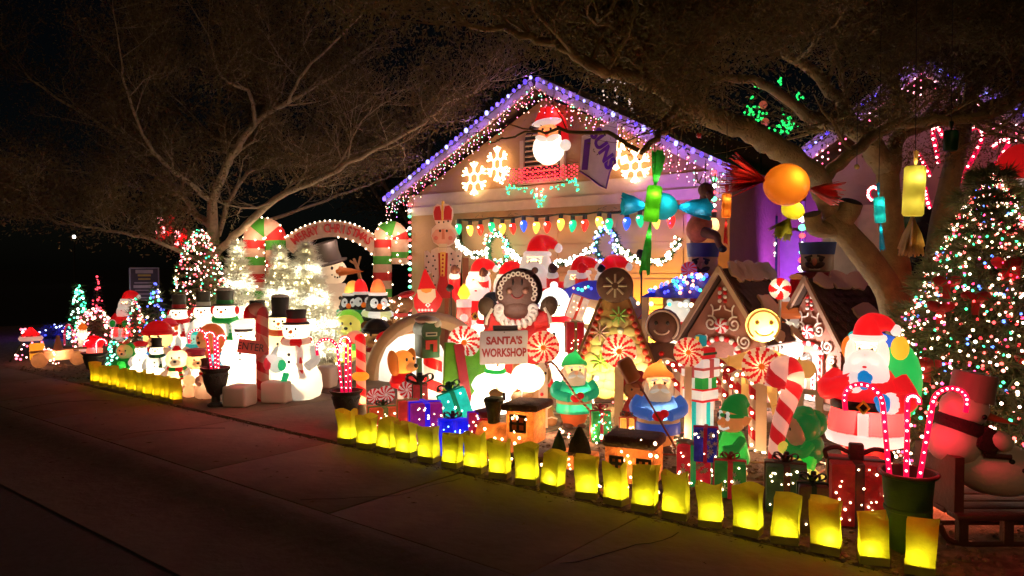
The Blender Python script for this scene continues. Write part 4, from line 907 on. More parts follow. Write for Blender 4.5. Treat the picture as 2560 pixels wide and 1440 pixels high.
# gingerbread woman
p, h = spot(1290, 672, None, 7.0); D = depth(p); k = D / F; t = thing('gingerbread_woman', 'dark gingerbread woman in a red dress with a frilled white collar, arms raised', 'gingerbread figure', p, face(p, 4)); 
X = lambda x: (x - 1290) * k
Z = lambda y: h - (y - 672) * k
part('head', MB().disc(54 * k, .2, 0, (X(1292), 0, Z(728)), n=40, m=8), choc, t); part('neck', MB().ell((X(1292), -.01, Z(772)), (44 * k, .1, 26 * k)), choc, t)
part('back_layer', MB().disc(56 * k, .1, 0, (X(1303), .09, Z(726)), n=36), mat((.03, .014, .01), .8), t)
part('dress', MB().prism([(X(x), Z(y)) for x, y in [(1250, 765), (1228, 800), (1205, 835), (1215, 870), (1200, 960), (1210, 1010), (1375, 1010), (1385, 960), (1362, 870), (1372, 835), (1352, 790), (1335, 762)]], .16, (0, .05, 0)), mat((.6, .015, .02), .5, var=.2, ns=10, bump=.5), t)
part('hem', MB().tube([(X(x), -.05, Z(985 + 6 * sin(x * .09))) for x in range(1205, 1382, 6)], .02, n=6), icing, t)
for x, y, sx in [(1217, 768, -1), (1372, 766, 1)]:
    part('sleeve', MB().tube([(X(1290 + sx * 48), .02, Z(800)), (X(x), -.02, Z(y + 30))], [.13, .12], n=12), mat((.6, .015, .02), .5, var=.2, ns=10, bump=.5), t)
    part('cuff', MB().tube([(X(x - sx * 13), -.09, Z(y + 2)), (X(x + sx * 1), -.1, Z(y + 28)), (X(x + sx * 3), -.1, Z(y + 42))], .02, n=6), icing, t)
    part('hand', MB().ell((X(x), -.04, Z(y)), (22 * k, .07, 27 * k), rot=(0, sx * .35, 0)), mat((.09, .05, .025), .7, var=.2, bump=.3), t)
for i in range(15):
    a = R(200 - i * 16); r = 44 * k; part('icing_curl', MB().torus((X(1292) + r * cos(a), -.10, Z(728) + r * sin(a)), .022, .009, rot=(PI / 2, 0, 0), n=10, m=5), icing, t)
for s in (-1, 1): part('cheek', MB().ell((X(1292 + s * 20), -.11, Z(727)), .036), mat((.3, .14, .1), .5), t); part('eye', MB().ell((X(1292 + s * 11), -.105, Z(705)), (.014, .01, .04)), mat((.015, .006, .005), .4), t)
part('smile', MB().tube([(X(1292 + 14 * cos(a)), -.108, Z(733 + 12 * sin(a))) for a in [PI * .05 + PI * .9 * i / 10 for i in range(11)]], .011, n=6), mat((.2, .02, .02), .5), t)
for i in range(12):
    a = R(-190 + i * 18.2); r = 43 * k; c = (X(1288) + r * cos(a), -.12, Z(776) + r * .8 * sin(a))
    part('frill', MB().torus(c, .04, .024, rot=(PI / 2 + .3, .4, a), n=12, m=6), mat((.75, .68, .64), .5), t)
part('ribbon_bow', MB().ell((X(1325), .02, Z(682)), (.06, .03, .035)).ell((X(1338), .02, Z(676)), (.04, .02, .04)), choc, t)
lamp(t, (-.05, -.62, 1.02), 9, (1, .74, .6), .1)  # unseen lamp added in front to brighten her face
# Santa's workshop sign
p, h = spot(1290, 826, None, 6.0); D = depth(p); k = D / F; t = thing('workshop_sign', 'white board sign lettered in red on an orange post', 'sign', p, face(p, 12))
part('post', MB().box((0.0, .03, h * .45), (.05, .05, h * .9)), mat((.5, .16, .04), .6, var=.3, ns=12), t)
bx, bw, bh = -.125, 122 * k, 84 * k
part('board', MB().rbox((bx, 0, h - bh / 2), (bw, .035, bh), .012), mat((.78, .74, .72), .5, var=.04), t)
part('hanger', MB().box((bx + .02, .03, h + .02), (.25, .04, .06)), mat((.03, .02, .015), .6), t)
sg = mat((.45, .03, .02), .5)
text(t, 'lettering', "SANTA'S", .105, sg, (bx, -.02, h - bh * .3), sx=.92, bold=.004); text(t, 'lettering', 'WORKSHOP', .115, sg, (bx, -.02, h - bh * .66), sx=.70, bold=.004)
part('screw', MB().ell((bx, -.02, h - .015), .006), dark, t); lamp(t, (bx, -.7, .45), 5, (1, .8, .7), .1)  # unseen lamp added before the board to make it brighter
# lollipops
lolly(1160, 855, 41, None, 'peppermint lollipop between the green mailbox and the white workshop sign', 5.9, lit=5, post=.085, wh=WHITE)
lolly(1358, 868, 41, 1068, 'peppermint lollipop on a post right of the white workshop sign', lit=3, post=.085)
lolly(1547, 877, 43, 1062, 'peppermint lollipop with a glaring centre in front of the cookie tree', lit=7, post=.085)
lolly(1902, 915, 48, 1130, 'peppermint lollipop on the tall post between the two elves', lit=2.2, post=.085)
lolly(1722, 880, 37, None, 'peppermint lollipop half hidden behind the tower of presents', 6.0, lit=2.5, post=.06)
lolly(935, 990, 19, None, 'smaller of the two peppermint discs over the gold bowed gift', 4.9, 10, 0, wh=WHITE, hub=False, group='small peppermint discs among the gifts')
lolly(964, 986, 22, None, 'larger of the two peppermint discs over the gold bowed gift', 4.95, 10, 0, wh=WHITE, hub=False, group='small peppermint discs among the gifts')
lolly(1016, 974, 21, None, 'peppermint disc beside the orange puppy and the mailbox post', 5.1, 9, 0, wh=WHITE, hub=False, group='small peppermint discs among the gifts')
lolly(1950, 722, 27, None, 'round red and white ball lollipop lit between the two gingerbread roofs', 8.4, 4, 8, wh=WHITE, hub=False, group='peppermint lollipops on white posts', sw=.3)
# green mailbox on a candy striped post
p, h = spot(1072, 818, 1005); D = depth(p); k = D / F; t = thing('letter_box', 'green letter box with snow on its lid on a candy striped post', 'mailbox', p, face(p, 18))
mg = mat((.02, .06, .02), .45, var=.2, bump=.1); z0 = h - 76 * k
part('box', MB().rbox((0, .06, z0 + .16), (.21, .30, .32), .02), mg, t); part('lid', MB().lathe([(.115, -.16), (.115, .16)], c=(0, .06, z0 + .30), n=16, rot=(PI / 2, 0, 0)), mg, t)
part('lid_snow', MB().ell((.0, .06, z0 + .41), (.13, .2, .05)).ell((.07, -.06, z0 + .37), (.06, .05, .06)), mat((.6, .5, .42), .7), t)
part('slot_plate', MB().box((0, -.1, z0 + .265), (.13, .012, .045)), mat((.42, .36, .3), .5), t); part('slot', MB().box((0, -.107, z0 + .265), (.1, .006, .018)), dark, t)
part('mitten_plate', MB().prism([(-.065, 0), (-.02, 0), (-.02, .06), (.02, .06), (.02, -.03), (.065, -.03), (.065, .1), (-.065, .1)], .012, (0, -.1, z0 + .10)), mat((.5, .03, .03), .5), t)
part('frame_post', MB().box((-.11, .0, z0 / 2), (.05, .05, z0)), mg, t)
part('post', MB().tube([(.06, .04, 0), (.06, .04, z0)], .105, n=18, stripe=(.24, .9)), [mold(WHITE), mold(RED)], t); lamp(t, (.06, .04, z0 * .35), 5)
# big green present board leaning
p, h = spot(1165, 860, 1025); t = thing('leaning_present_board', 'tall bright green present board with a red ribbon, leaning behind the teal gift', 'gift', p, face(p, 10)); 
part('board', MB().rbox((0, .1, h * .5), (.44, .1, h), .01, (-.1, .05, 0)), mat((.16, .5, .03), .4, trans=.3, var=.15, ns=14, bump=.4), t)
part('ribbon', MB().box((-.02, .04, h * .5), (.1, .02, h), (-.1, -.14, 0)), mat((.5, .015, .03), .4, trans=.2), t); lamp(t, (0, .3, .3), 4, (.8, 1, .5)); lamp(t, (0.05, -.3, .25), 2.5, (.9, 1, .6))
for i in range(12):
    x, z = U(-.17, .17), U(.1, h - .1)
    if abs(x + .02) > .08:
        b = MB()
        for a in range(3): b.box((x, .02 + z * .1 - .0, z), (.07, .004, .006), (0, a * PI / 3, 0))
        part('star_print', b, mat((.1, .35, .03), .5), t)
# igloo of two half-round shells
def half_ring(b, Rr, r, y, n=20, sy=1): 
    return b.tube([(Rr * cos(PI * i / n), y, Rr * sin(PI * i / n)) for i in range(n + 1)], r, n=10, flat=sy)
p, h = spot(1075, 782, None, 7.3); D = depth(p); k = D / F; t = thing('igloo_arch', 'glowing white half-round arch with a beige arch behind it', 'igloo', p, face(p, 15)); rr = h - .13
part('glowing_shell', MB().lathe([(.001, rr * .80), (rr * .3, rr * .75), (rr * .52, rr * .58), (rr * .64, rr * .3), (rr * .66, 0)], c=(-.24, .02, 0), n=24), mold(WHITE), t)
part('beige_arch', half_ring(MB(), rr + .04, .13, .05, sy=.8), mat((.6, .4, .23), .7, var=.08), t); lamp(t, (.25, -.8, .5), 6, (1, .7, .4), .06); lamp(t, (-.3, -.1, .3), 12, (1, .9, .75), .05)  # front lamp is an unseen addition that brightens the beige arch
# the figure with the orange puppy ears
p, h = spot(1008, 866, 1010); t = thing('puppy_figure', 'orange floppy-eared puppy in a red coat on a striped stick', 'puppy', p, face(p, 45), h, 'lit animals and children of the left display')
part('stick', MB().tube([(0, 0, 0), (0, 0, .4)], .1, n=10, stripe=(.3, .8)), [mold(WHITE), mold(RED)], t); part('head', MB().ell((0, 0, .72), (.22, .2, .22)), mold((.75, .28, .05)), t); part('muzzle', MB().ell((0, -.2, .66), (.1, .12, .08)), mold((.8, .4, .12)), t)
part('nose', MB().ell((0, -.31, .69), .04), mat(BLACK, .3), t); eyes(t, -.17, .79, .08, .028)
for s in (-1, 1): part('ear', MB().ell((s * .2, .03, .72), (.08, .12, .24), rot=(0, s * .2, 0)), mold((.6, .2, .03)), t)
part('coat', MB().lathe([(.2, .3), (.24, .38), (.2, .5), (.12, .55)], n=16), mold(RED), t); lamp(t, (0, 0, .6), 2.2 * h * h * 2)
# white glowing snowman with red cap and green mitten below the sign
snowman(1238, 868, 1030, label='overexposed round snowman with a green scarf glowing below the workshop sign', off=15, hat='santa', scarf=(GREEN,), lit=60, wide=1.35, group='lit snowmen of the gift pile', tail=.3)
# gnomes with their staffs
t, h = gnome(1435, 876, 1068, (.02, .42, .22), (.02, .36, .1), (.62, .12, .03), 'bearded gnome in green tunic and green cap holding a thin candy cane staff', 10)
part('staff', MB().tube([(.22, -.27, .2), (-.02, -.29, .45), (-.27, -.22, .83), (-.33, -.2, .88), (-.4, -.19, .86), (-.38, -.2, .8)], .014, n=6, stripe=(.06, .5)), [mat((.25, .03, .02), .5), mat((.5, .2, .12), .5)], t)
t, h = gnome(1645, 900, 1125, (.08, .2, .55), (.72, .28, .05), (.68, .26, .06), 'bearded gnome in blue tunic and orange cap with a brown mallet on a stick', 6)
part('skirt', MB().lathe([(.245, .2), (.246, .3), (.238, .32)], n=20, sy=.87), mold((.05, .1, .38)), t); part('staff', MB().tube([(.2, -.3, 0.02), (-.03, -.28, .42), (-.24, -.2, .78)], .012, n=6), mat((.22, .05, .02), .6), t)
part('mallet', MB().lathe([(.05, -.14), (.085, -.12), (.09, .08), (.07, .13), (.001, .14)], c=(-.34, -.18, .91), n=16, rot=(0, -.5, 0)), mat((.42, .16, .05), .6), t)
# brown gingerbread boy beside the first gnome, doll behind the second
def ging_man(px, top, base, Y, label, m, off, lit, wc=icing, thick=.12, lit_in=0, name='gingerbread_man', pose=0, dk=None):
    p, h = spot(px, top, base, Y); t = thing(name, label, 'gingerbread figure', p, face(p, off), h)
    hr = .16 if lit_in else .19; part('head', MB().ell((0, 0, .80), (hr, thick, hr)) if hr > .17 else MB().ell((0, 0, .85), (.155, thick, .155)), m, t)
    a = .1 if pose else 0
    part('body', MB().lathe([(.12, .62), (.2, .56), (.2, .35), (.24, .25)][::-1], n=18, sy=thick * 3.4), m, t)
    for s in (-1, 1):
        part('arm', MB().tube([(s * .13, 0, .54), (s * .36, 0, .5 - (s * .12 if pose else .04))], [.085, .085], n=12, flat=.8).ell((s * .37, 0, .5 - (s * .12 if pose else .04)), (.09, thick * .7, .085)), m, t)
        part('leg', MB().tube([(s * .1, 0, .3), (s * .17, 0, .08)], [.1, .1], n=12, flat=.8).ell((s * .18, 0, .08), (.1, thick * .7, .085)), m, t)
        part('icing_line', MB().tube([(s * .30, -thick * .85, .58 - (s * .12 if pose else 0)), (s * .31, -thick * .9, .5 - (s * .12 if pose else 0)), (s * .30, -thick * .85, .42 - (s * .12 if pose else 0))], .011, n=5), wc, t)
        part('icing_line', MB().tube([(s * .08, -thick * .9, .14), (s * .16, -thick * .95, .16), (s * .25, -thick * .85, .13)], .011, n=5), wc, t)
        part('pocket', MB().tube([(s * .04, -thick * 1.1, .40), (s * .05, -thick * 1.15, .33), (s * .1, -thick * 1.15, .31), (s * .15, -thick * 1.1, .34), (s * .15, -thick * 1.05, .41)], .011, n=5), wc, t)
    part('icing_outline', MB().tube([((hr - .025) * cos(q_), -thick * .62, (.80 if hr > .17 else .85) + (hr - .025) * sin(q_)) for q_ in [R(-130) - R(280) * i / 24 for i in range(25)]], .011, n=5), wc, t)
    hz_ = 0 if hr > .17 else .045; eyes(t, -thick * .98, .84 + hz_, .06, .02, dk)
    part('smile', MB().tube([(.08 * cos(q_), -thick * .98, .78 + hz_ + .06 * sin(q_)) for q_ in [PI + R(15) + R(150) * i / 8 for i in range(9)]], .009, n=5), wc, t)
    for z in (.52, .42): part('button', MB().ell((0, -thick * 1.1, z), .028), dk or mat(RED, .4), t)
    if lit: lamp(t, (-.1, -.6, .35), lit * h * h, (1, .75, .5), .05)
    if lit_in: lamp(t, (.02, -.04, .80), lit_in * h * h, (1, .8, .4), .03); lamp(t, (0, 0, .45), lit_in * .4 * h * h, (1, .8, .4), .03)
    return t, h
ging_man(1350, 905, 1066, None, 'tan gingerbread boy standing behind the post right of the workshop sign', mat((.36, .2, .08), .7, var=.2, bump=.3), 12, 2)
ging_man(1658, 768, None, 7.6, 'dark gingerbread man with icing mitts leaning beside the left gingerbread playhouse', choc, -6, 3, pose=1)
GL[0] = .36; ging_man(1905, 772, 1045, None, 'glowing yellow gingerbread man behind the tall peppermint lollipop', mold((.78, .48, .14)), 5, 0, mold((.7, .4, .1)), .13, 11, 'lit_gingerbread_man', dk=mold((.55, .25, .05))); GL[0] = .55
p, h = spot(1592, 925, None, 6.3); t = thing('elf_doll', 'brown faced elf doll in a dark red hood between the two gnomes', 'doll', p, face(p), h)
part('hood', MB().ell((0, .03, .72), (.27, .22, .28)), mat((.4, .015, .02), .6), t); part('face', MB().ell((-.02, -.1, .66), (.2, .15, .19)), mat((.3, .12, .05), .6), t); part('fringe', MB().ell((.02, -.2, .76), (.12, .06, .07)), mat((.2, .05, .02), .8), t)
eyes(t, -.245, .68, .08, .02); part('body', MB().lathe([(.28, 0), (.27, .3), (.15, .5)], n=16), mat((.4, .015, .02), .6), t); part('belt', MB().lathe([(.285, .2), (.28, .27)], n=16), mat((.02, .06, .03), .6), t)
# candy cane fence with lights
def fence_cane(px, base, top, label):
    p, h = spot(px, top, base); t = thing('candy_cane_stake', label, 'candy cane', p, face(p, -10), 1, 'striped candy cane stakes along the path')
    pts = [Vector(q_) for q_ in cane_pts(h, .17)]; part('cane', MB().tube(pts, .034, n=10, stripe=(.17, .9)), [mat((.6, .5, .4), .3, trans=.4), mat((.5, .01, .02), .3, trans=.3)], t)
    bulbs(t, [t.matrix_basis @ (q_ + Vector((0, -.036, 0))) for q_ in smooth_path(pts, 2)[1::4]], [LW], .012, 10); return t
for x, y, tp, l in [(1690, 1090, 905, 'beside the blue gnome'), (1812, 1062, 905, 'right behind the tower of presents'), (1842, 1098, 925, 'behind the crouching elf with presents'), (1881, 1120, 935, 'just left of the tall lollipop post'), (1952, 1110, 925, 'just right of the tall lollipop post'), (1975, 1080, 905, 'behind the elf hugging the cane'), (1745, 1075, 900, 'hidden mostly by the tower of presents')]:
    fence_cane(x, y, tp, 'lit red and white candy cane stake ' + l)
rail = thing('low_rail_fence', 'low pale rail fence behind the candy cane stakes', 'fence', G(1860, 1035), R(-6))
for i in range(9): part('picket', MB().box((-.75 + i * .19, 0, .2), (.07, .02, .4)), mat((.55, .42, .3), .7), rail)
for z in (.12, .3): part('rail', MB().box((0, .02, z), (1.7, .018, .05)), mat((.55, .42, .3), .7), rail)
# tower of presents
p, h = spot(1750, 858, 1095); D = depth(p); k = D / F; t = thing('present_tower', 'lit white tower of four stacked presents with a teal bow on top', 'present stack', p, face(p, -38))
Zt = lambda y: (1095 - y) * k * h / (237 * k)
def tier(y0, y1, wpx, m, names='box'): return part(names, MB().rbox((0, 0, (Zt(y0) + Zt(y1)) / 2), (wpx * k * .74, wpx * k * .74, Zt(y1) - Zt(y0)), .012), mold(m), t)
tier(1095, 995, 66, WHITE); tier(995, 970, 86, WHITE, 'lid'); tier(972, 940, 78, GREEN); tier(940, 895, 92, WHITE); tier(895, 868, 72, RED)
tier(1000, 996, 90, RED, 'lid_edge'); tier(972, 968, 90, RED, 'lid_edge')
for a in (0, PI / 2):
    w_ = 92 * k * .74
    for u in (-.0,):
        part('ribbon', MB().box((u, 0, (Zt(940) + Zt(895)) / 2), (w_ * .22, w_ + .01, Zt(895) - Zt(940) + .004), (0, 0, a)), mold((.4, .06, .05)), t)
    part('ribbon', MB().box((0, 0, (Zt(995) + Zt(1095)) / 2), (66 * k * .2, 66 * k * .74 + .01, Zt(995) - Zt(1095)), (0, 0, a)), mold(TEAL), t)
    part('ribbon', MB().box((0, 0, (Zt(972) + Zt(940)) / 2), (78 * k * .14, 78 * k * .74 + .01, Zt(940) - Zt(972)), (0, 0, a)), mold(WHITE), t)
part('ribbon', MB().box((0, 0, Zt(918)), (w_ + .008, w_ + .008, .022)), mold((.4, .06, .05)), t); part('ribbon', MB().box((0, 0, Zt(882)), (72 * k * .74 + .01, 72 * k * .74 + .01, .02)), mold(DGREEN), t)
part('bow', MB().rbox((0, 0, Zt(852)), (.085, .085, .1), .02), mold((.01, .25, .3)), t); part('bow_knot', MB().box((0, 0, Zt(855)), (.03, .1, .1)), mold(YEL), t)
lamp(t, (0, 0, Zt(1040)), 7); lamp(t, (0, 0, Zt(918)), 5)
# elves
def elf_body(t, m1, m2):
    part('head', MB().ell((0, -.02, .70), (.17, .16, .16)), mold(m2), t); part('nose', MB().ell((0, -.2, .69), (.035, .06, .04)), mold(m2), t)
    for s in (-1, 1): part('ear', MB().lathe([(.06, 0), (.05, .07), (.001, .16)], c=(s * .15, .02, .70), n=10, rot=(0, s * 1.1, 0), sy=.5), mold(m2), t)
    part('hat', MB().tube(smooth_path([(0, .0, .77), (0, .05, .88), (0, .14, .93), (0, .22, .86)], 4), [.175, .172, .165, .155, .15, .14, .12, .1, .085, .07, .06, .05, .05], n=14), mold(m1), t); part('hat_brim', MB().torus((0, -.01, .775), .155, .026, n=18, m=6), mold(m1), t)
    part('tunic', MB().lathe([(.2, .18), (.21, .25), (.17, .42), (.13, .54), (.07, .58)], n=18, sy=.95), mold(m1), t)
p, h = spot(1832, 990, 1190); t = thing('crouching_elf', 'grinning elf in green crouching with wrapped presents in its arms', 'elf', p, face(p, -45), h, 'green clad plastic elves'); elf_body(t, (.015, .2, .03), (.62, .22, .06))
for s in (-1, 1): part('eye', MB().ell((s * .06, -.155, .77), (.036, .03, .06)), mold(WHITE), t); part('pupil', MB().ell((s * .06 - .01, -.18, .775), (.018, .014, .03)), mat(BLACK, .3), t); part('arm', MB().tube([(s * .15, 0, .48), (s * .19, -.15, .4), (s * .12, -.27, .38)], [.06, .06, .055], n=8), mold((.015, .2, .03)), t)
part('grin', MB().tube([(-.09, -.145, .64), (-.05, -.175, .61), (.02, -.182, .605), (.08, -.15, .635)], .016, n=6), mold(WHITE), t)
part('leg', MB().tube(smooth_path([(.08, .02, .18), (.17, -.1, .2), (.2, -.05, .06)], 4), .075, n=10), mold((.8, .5, .1)), t); part('leg', MB().tube(smooth_path([(-.1, .05, .2), (-.22, .1, .18), (-.25, .28, .05)], 4), .085, n=10), mold((.72, .36, .05)), t); part('shoe', MB().ell((.2, -.14, .05), (.07, .14, .05)).ell((-.25, .3, .06), (.07, .12, .06)), mold((.72, .36, .05)), t); lamp(t, (0, 0, .36), 5 * h * h)
p, h = spot(2004, 898, 1205); t = thing('elf_with_cane', 'kneeling green elf hugging a huge red and white candy cane', 'elf', p, face(p, -55), h, 'green clad plastic elves')
Zc = lambda y: (1205 - y) / 307
part('head', MB().ell((0, -.06, Zc(1078)), (.1, .085, .12), rot=(.2, 0, 0)), mold((.3, .12, .05)), t); part('hood', MB().ell((0, .02, Zc(1065)), (.13, .13, .14)), mold((.015, .16, .03)), t); part('hat_tip', MB().ell((0, .12, Zc(1060)), (.09, .1, .11)).ell((0, .02, Zc(1030)), (.09, .08, .05)), mold((.015, .16, .03)), t)
part('nose', MB().ell((0, -.16, Zc(1080)), (.02, .035, .022)), mold((.3, .12, .05)), t); eyes(t, -.135, Zc(1068), .035, .012)
part('body', MB().tube(smooth_path([(0, .02, Zc(1095)), (0, .05, Zc(1120)), (0, .0, Zc(1140))], 4), [.09, .11, .125, .13, .135, .135, .13, .12, .1], n=14), mold((.015, .15, .03)), t)
for s in (-1, 1): part('arm', MB().tube(smooth_path([(s * .1, 0, Zc(1105)), (s * .13, -.1, Zc(1122)), (s * .05, -.2, Zc(1112))], 4), .045, n=8), mold((.015, .2, .03)), t); part('cuff', MB().ell((s * .05, -.21, Zc(1110)), .05), mold((.85, .7, .1)), t)
part('leg', MB().tube([(.05, .02, Zc(1140)), (.08, -.03, Zc(1165))], .075, n=10), mold((.02, .5, .05)), t); part('stocking', MB().tube([(.02, -.02, Zc(1138)), (.0, -.04, Zc(1150))], [.11, .09], n=10), mold((.8, .62, .08)), t); part('shoe', MB().tube([(.08, -.03, Zc(1165)), (.06, .12, Zc(1198)), (.05, .2, Zc(1203))], [.06, .05, .03], n=8), mold((.85, .75, .15)), t)
cp = smooth_path([(0, -.26, Zc(1190)), (0, -.22, Zc(1080)), (0, -.12, Zc(990)), (0, -.08, Zc(945)), (0, -.13, Zc(915)), (0, -.22, Zc(922)), (0, -.255, Zc(965))], 6)
part('candy_cane', MB().tube(cp, [.05 + .032 * min(i / 14, 1) for i in range(len(cp))], n=14, stripe=(.21, .8)), [mold((.75, .45, .36)), mold((.5, .015, .02))], t); lamp(t, (0, 0, Zc(1150)), 3.2 * h * h); lamp(t, (0, -.1, Zc(950)), 1.0 * h * h)
# santa with his sack
santa(2165, 788, 1188, label='big glowing santa with a green sack of toys and blue mittens', off=-6, lit=34, mitt=(.01, .22, .5), sack=(.03, .5, .1), group='lit plastic santas')
# gifts on the right
t, gh, ga = gift(1735, 1205, 1110, 104, 'red snowflake gift with a green ribbon beneath the blue one', (.5, .01, .02), (.01, .25, .06), bow=False, flakes=26, lit=5, nb=10, rz=R(22)); tp = t.location.copy()
part('paper_bow', MB().ell((-.06, .02, gh + .01), (.07, .05, .02), n=10, m=6).ell((-.02, -.03, gh + .015), (.03, .05, .014), n=8), mat((.5, .45, .35), .5), t)
gift(1764, 1150, 1068, 72, 'blue snowflake gift with red ribbons on the corner of the red gift', (.02, .025, .30), (.45, .01, .03), bow=False, flakes=22, lit=2, nb=5, z=gh, rz=R(22), Y=tp.y - .04)
gift(1824, 1236, 1138, 96, 'green snowflake gift with a red bow in front of the crouching elf', (.02, .2, .03), (.42, .012, .02), flakes=20, lit=3, nb=8, rz=R(25), depthk=.9)
gift(1962, 1270, 1140, 122, 'dark green gift with brown bow, dimly lit beside the red gift', (.05, .09, .03), (.08, .025, .015), lit=1.4, nb=14, rz=R(25), bowc=(.07, .02, .012))
gift(2030, 1325, 1190, 90, 'low dark gift with a black green ribbon right behind the paper bags', (.12, .05, .03), (.008, .025, .012), lit=.4, nb=4, rz=R(25))
t, gh, ga = gift(2138, 1300, 1150, 165, 'big red gift with a dark brown ribbon and handle-like bow', (.45, .02, .015), (.05, .018, .012), lit=1.8, nb=26, rz=R(24), bow=False)
part('bow_loop', MB().tube(smooth_path([(-.16, 0, gh), (-.17, 0, gh + .05), (-.1, 0, gh + .07), (0, 0, gh + .03), (.1, 0, gh + .07), (.19, 0, gh + .05), (.18, 0, gh)], 4), .014, n=6), mat((.04, .015, .01), .5), t); part('bow_knot', MB().rbox((0, 0, gh + .05), (.08, .06, .1), .01), mat((.04, .015, .01), .5, bump=.5, ns=20), t)
# gift pile on the left of the yard
gift(958, 1085, 1005, 92, 'orange red gift with a green tinsel bow under the peppermint discs', (.55, .07, .02), (.1, .14, .04), lit=5, nb=20, bowc=(.05, .09, .03))
gift(1018, 1105, 1000, 62, 'red gift with an olive ribbon left of the purple gift', (.5, .03, .02), (.2, .12, .03), lit=5, nb=14, bow=False)
t, gh, ga = gift(1062, 1115, 1005, 98, 'purple gift with a blue ribbon beside the blue gift', (.3, .01, .12), (.02, .01, .7), lit=6, nb=22, bow=False)
gift(1050, 1090, 940, 46, 'small red gift with black tinsel bow topmost of the gift pile', (.5, .03, .03), (.03, .05, .02), lit=3, nb=8, bowc=(.02, .025, .012), z=gh * .75, Y=5.1)
gift(1132, 1135, 1035, 86, 'bright blue gift with a glowing cyan window of light', (.005, .01, .65), (.03, .02, .6), lit=14, nb=14, bowc=(.15, .01, .06), bulbc=((.2, .8, 1), (.6, .9, 1)))
gift(1192, 1130, 1030, 56, 'violet and red gift with swirl print between the blue gift and the train', (.45, .01, .06), (.1, .01, .6), lit=5, nb=12, bow=False)
gift(1162, 1085, 955, 88, 'teal gift tipped over on the gift pile with dark green ribbon', (.02, .62, .52), (.01, .14, .07), lit=16, nb=8, bowc=(.02, .12, .06), z=.36, tilt=-.32, Y=5.0, bulbc=((.8, 1, 1),))
p, h = spot(1215, 1018, 1130); t = thing('red_jar', 'round red glass-like jar with swirls beside the train engine', 'jar', p, 0, h); part('jar', MB().lathe([(.2, 0), (.32, .1), (.36, .45), (.3, .72), (.2, .78)], n=20), mat((.5, .015, .02), .2, trans=.5, var=.3, bump=.3), t); part('lid', MB().lathe([(.21, .79), (.25, .84), (.24, .93), (.001, 1)], n=20), mat((.15, .01, .015), .4), t); lamp(t, (0, 0, .4), 2.2)
bulbs(t, [p + Vector((h * .36 * cos(a), h * .36 * sin(a), h * z)) for a, z in [(-1.2, .3), (-1.9, .5), (-.7, .55), (-1.5, .65), (-2.3, .25)]], [LW], .009, 9)
gift(1500, 1100, 1015, 62, 'green lit gift with red lighted bow between the gnomes', (.02, .3, .06), (.4, .01, .04), lit=3, nb=26, bulbc=((.05, 1, .4), LW, (.1, 1, .5), LR))
gift(1566, 1105, 1035, 44, 'small amber gift glowing above the caboose roof', (.75, .38, .06), (.4, .05, .02), lit=12, nb=10, z=.16, Y=5.3)
gift(1432, 795, 738, 52, 'cream dotted gift with red ribbon tipped on top of the red gift stack', (.7, .52, .36), (.4, .04, .02), lit=7, nb=6, z=1.2, tilt=.35, Y=7.8, bow=False)
gift(1435, 880, 805, 56, 'red gift with olive ribbon below the cream dotted one', (.5, .01, .02), (.14, .1, .03), lit=3, nb=7, z=.62, Y=7.8, bow=False)
gift(1438, 910, 855, 46, 'lowest dark red gift of the stack behind the peppermint lollipop', (.35, .01, .02), (.5, .2, .1), lit=1, nb=4, z=0, Y=7.8, bow=False)
# ================================================================ TRAIN OF LIT WIRE AND TINSEL
tinm = mat((.55, .15, .03), .3, trans=.5, var=.5, ns=16, bump=.8, emit=.35); tind = mat((.12, .045, .02), .7, var=.4, ns=14, bump=.8); trs = mat((.02, .008, .006), .5)  # tinsel has emission added to brighten the cars
TZ = R(14)
def train(px, base, label, name): p = G(px, base); return thing(name, label, 'toy train', p, TZ, 1, 'cars of the lit tinsel train'), p, depth(p) / F
def win(t, x, y, z, s):
    w_ = part('window', MB().box((x, y, z), (s, .012, s)), mat((.7, .25, .06), .4, trans=.5), t); b = MB()
    for a in (-1, 0, 1): b.box((x + a * s / 2, y - .01, z), (.018, .012, s + .018)).box((x, y - .011, z + a * s / 2), (s + .018, .012, .018))
    part('window_frame', b, trs, w_)
def wheels(t, xs, y, r):
    for x in xs: 
        w_ = part('wheel', MB().torus((x, y, r), r * .85, r * .14, rot=(PI / 2, 0, 0), n=18, m=6), trs, t)
        part('spokes', MB().box((x, y, r), (r * 1.6, .012, .014)).box((x, y, r), (.014, .012, r * 1.6)), tinm, w_)
t, p, k = train(1300, 1165, 'lit orange tinsel train engine with a square window and a tall funnel', 'train_engine')
part('cab', MB().rbox((.05, 0, .32), (76 * k, .24, 86 * k), .015), tinm, t); part('cab_roof', MB().rbox((.06, 0, .32 + 50 * k), (104 * k, .34, .055), .025, rot=(0, -.03, 0)), tind, t)
part('boiler', MB().tube([(-.32, 0, .19), (-.03, 0, .19)], .125, n=16), tinm, t); part('boiler_trim', MB().tube([(-.31, -.13, .2), (-.26, -.135, .15), (-.2, -.13, .2), (-.14, -.135, .15), (-.07, -.13, .2)], .008, n=5), trs, t)
part('funnel', MB().lathe([(.045, .3), (.05, .38), (.07, .45), (.08, .48), (.07, .5)], c=(-.22, 0, 0), n=14), mat((.03, .04, .015), .8, var=.4, ns=30, bump=.8), t)
win(t, .045, -.128, .35, 38 * k); wheels(t, (-.22, -.05, .12), -.13, .07)
part('base', MB().rbox((-.08, 0, .09), (.62, .2, .05), .01), tind, t)
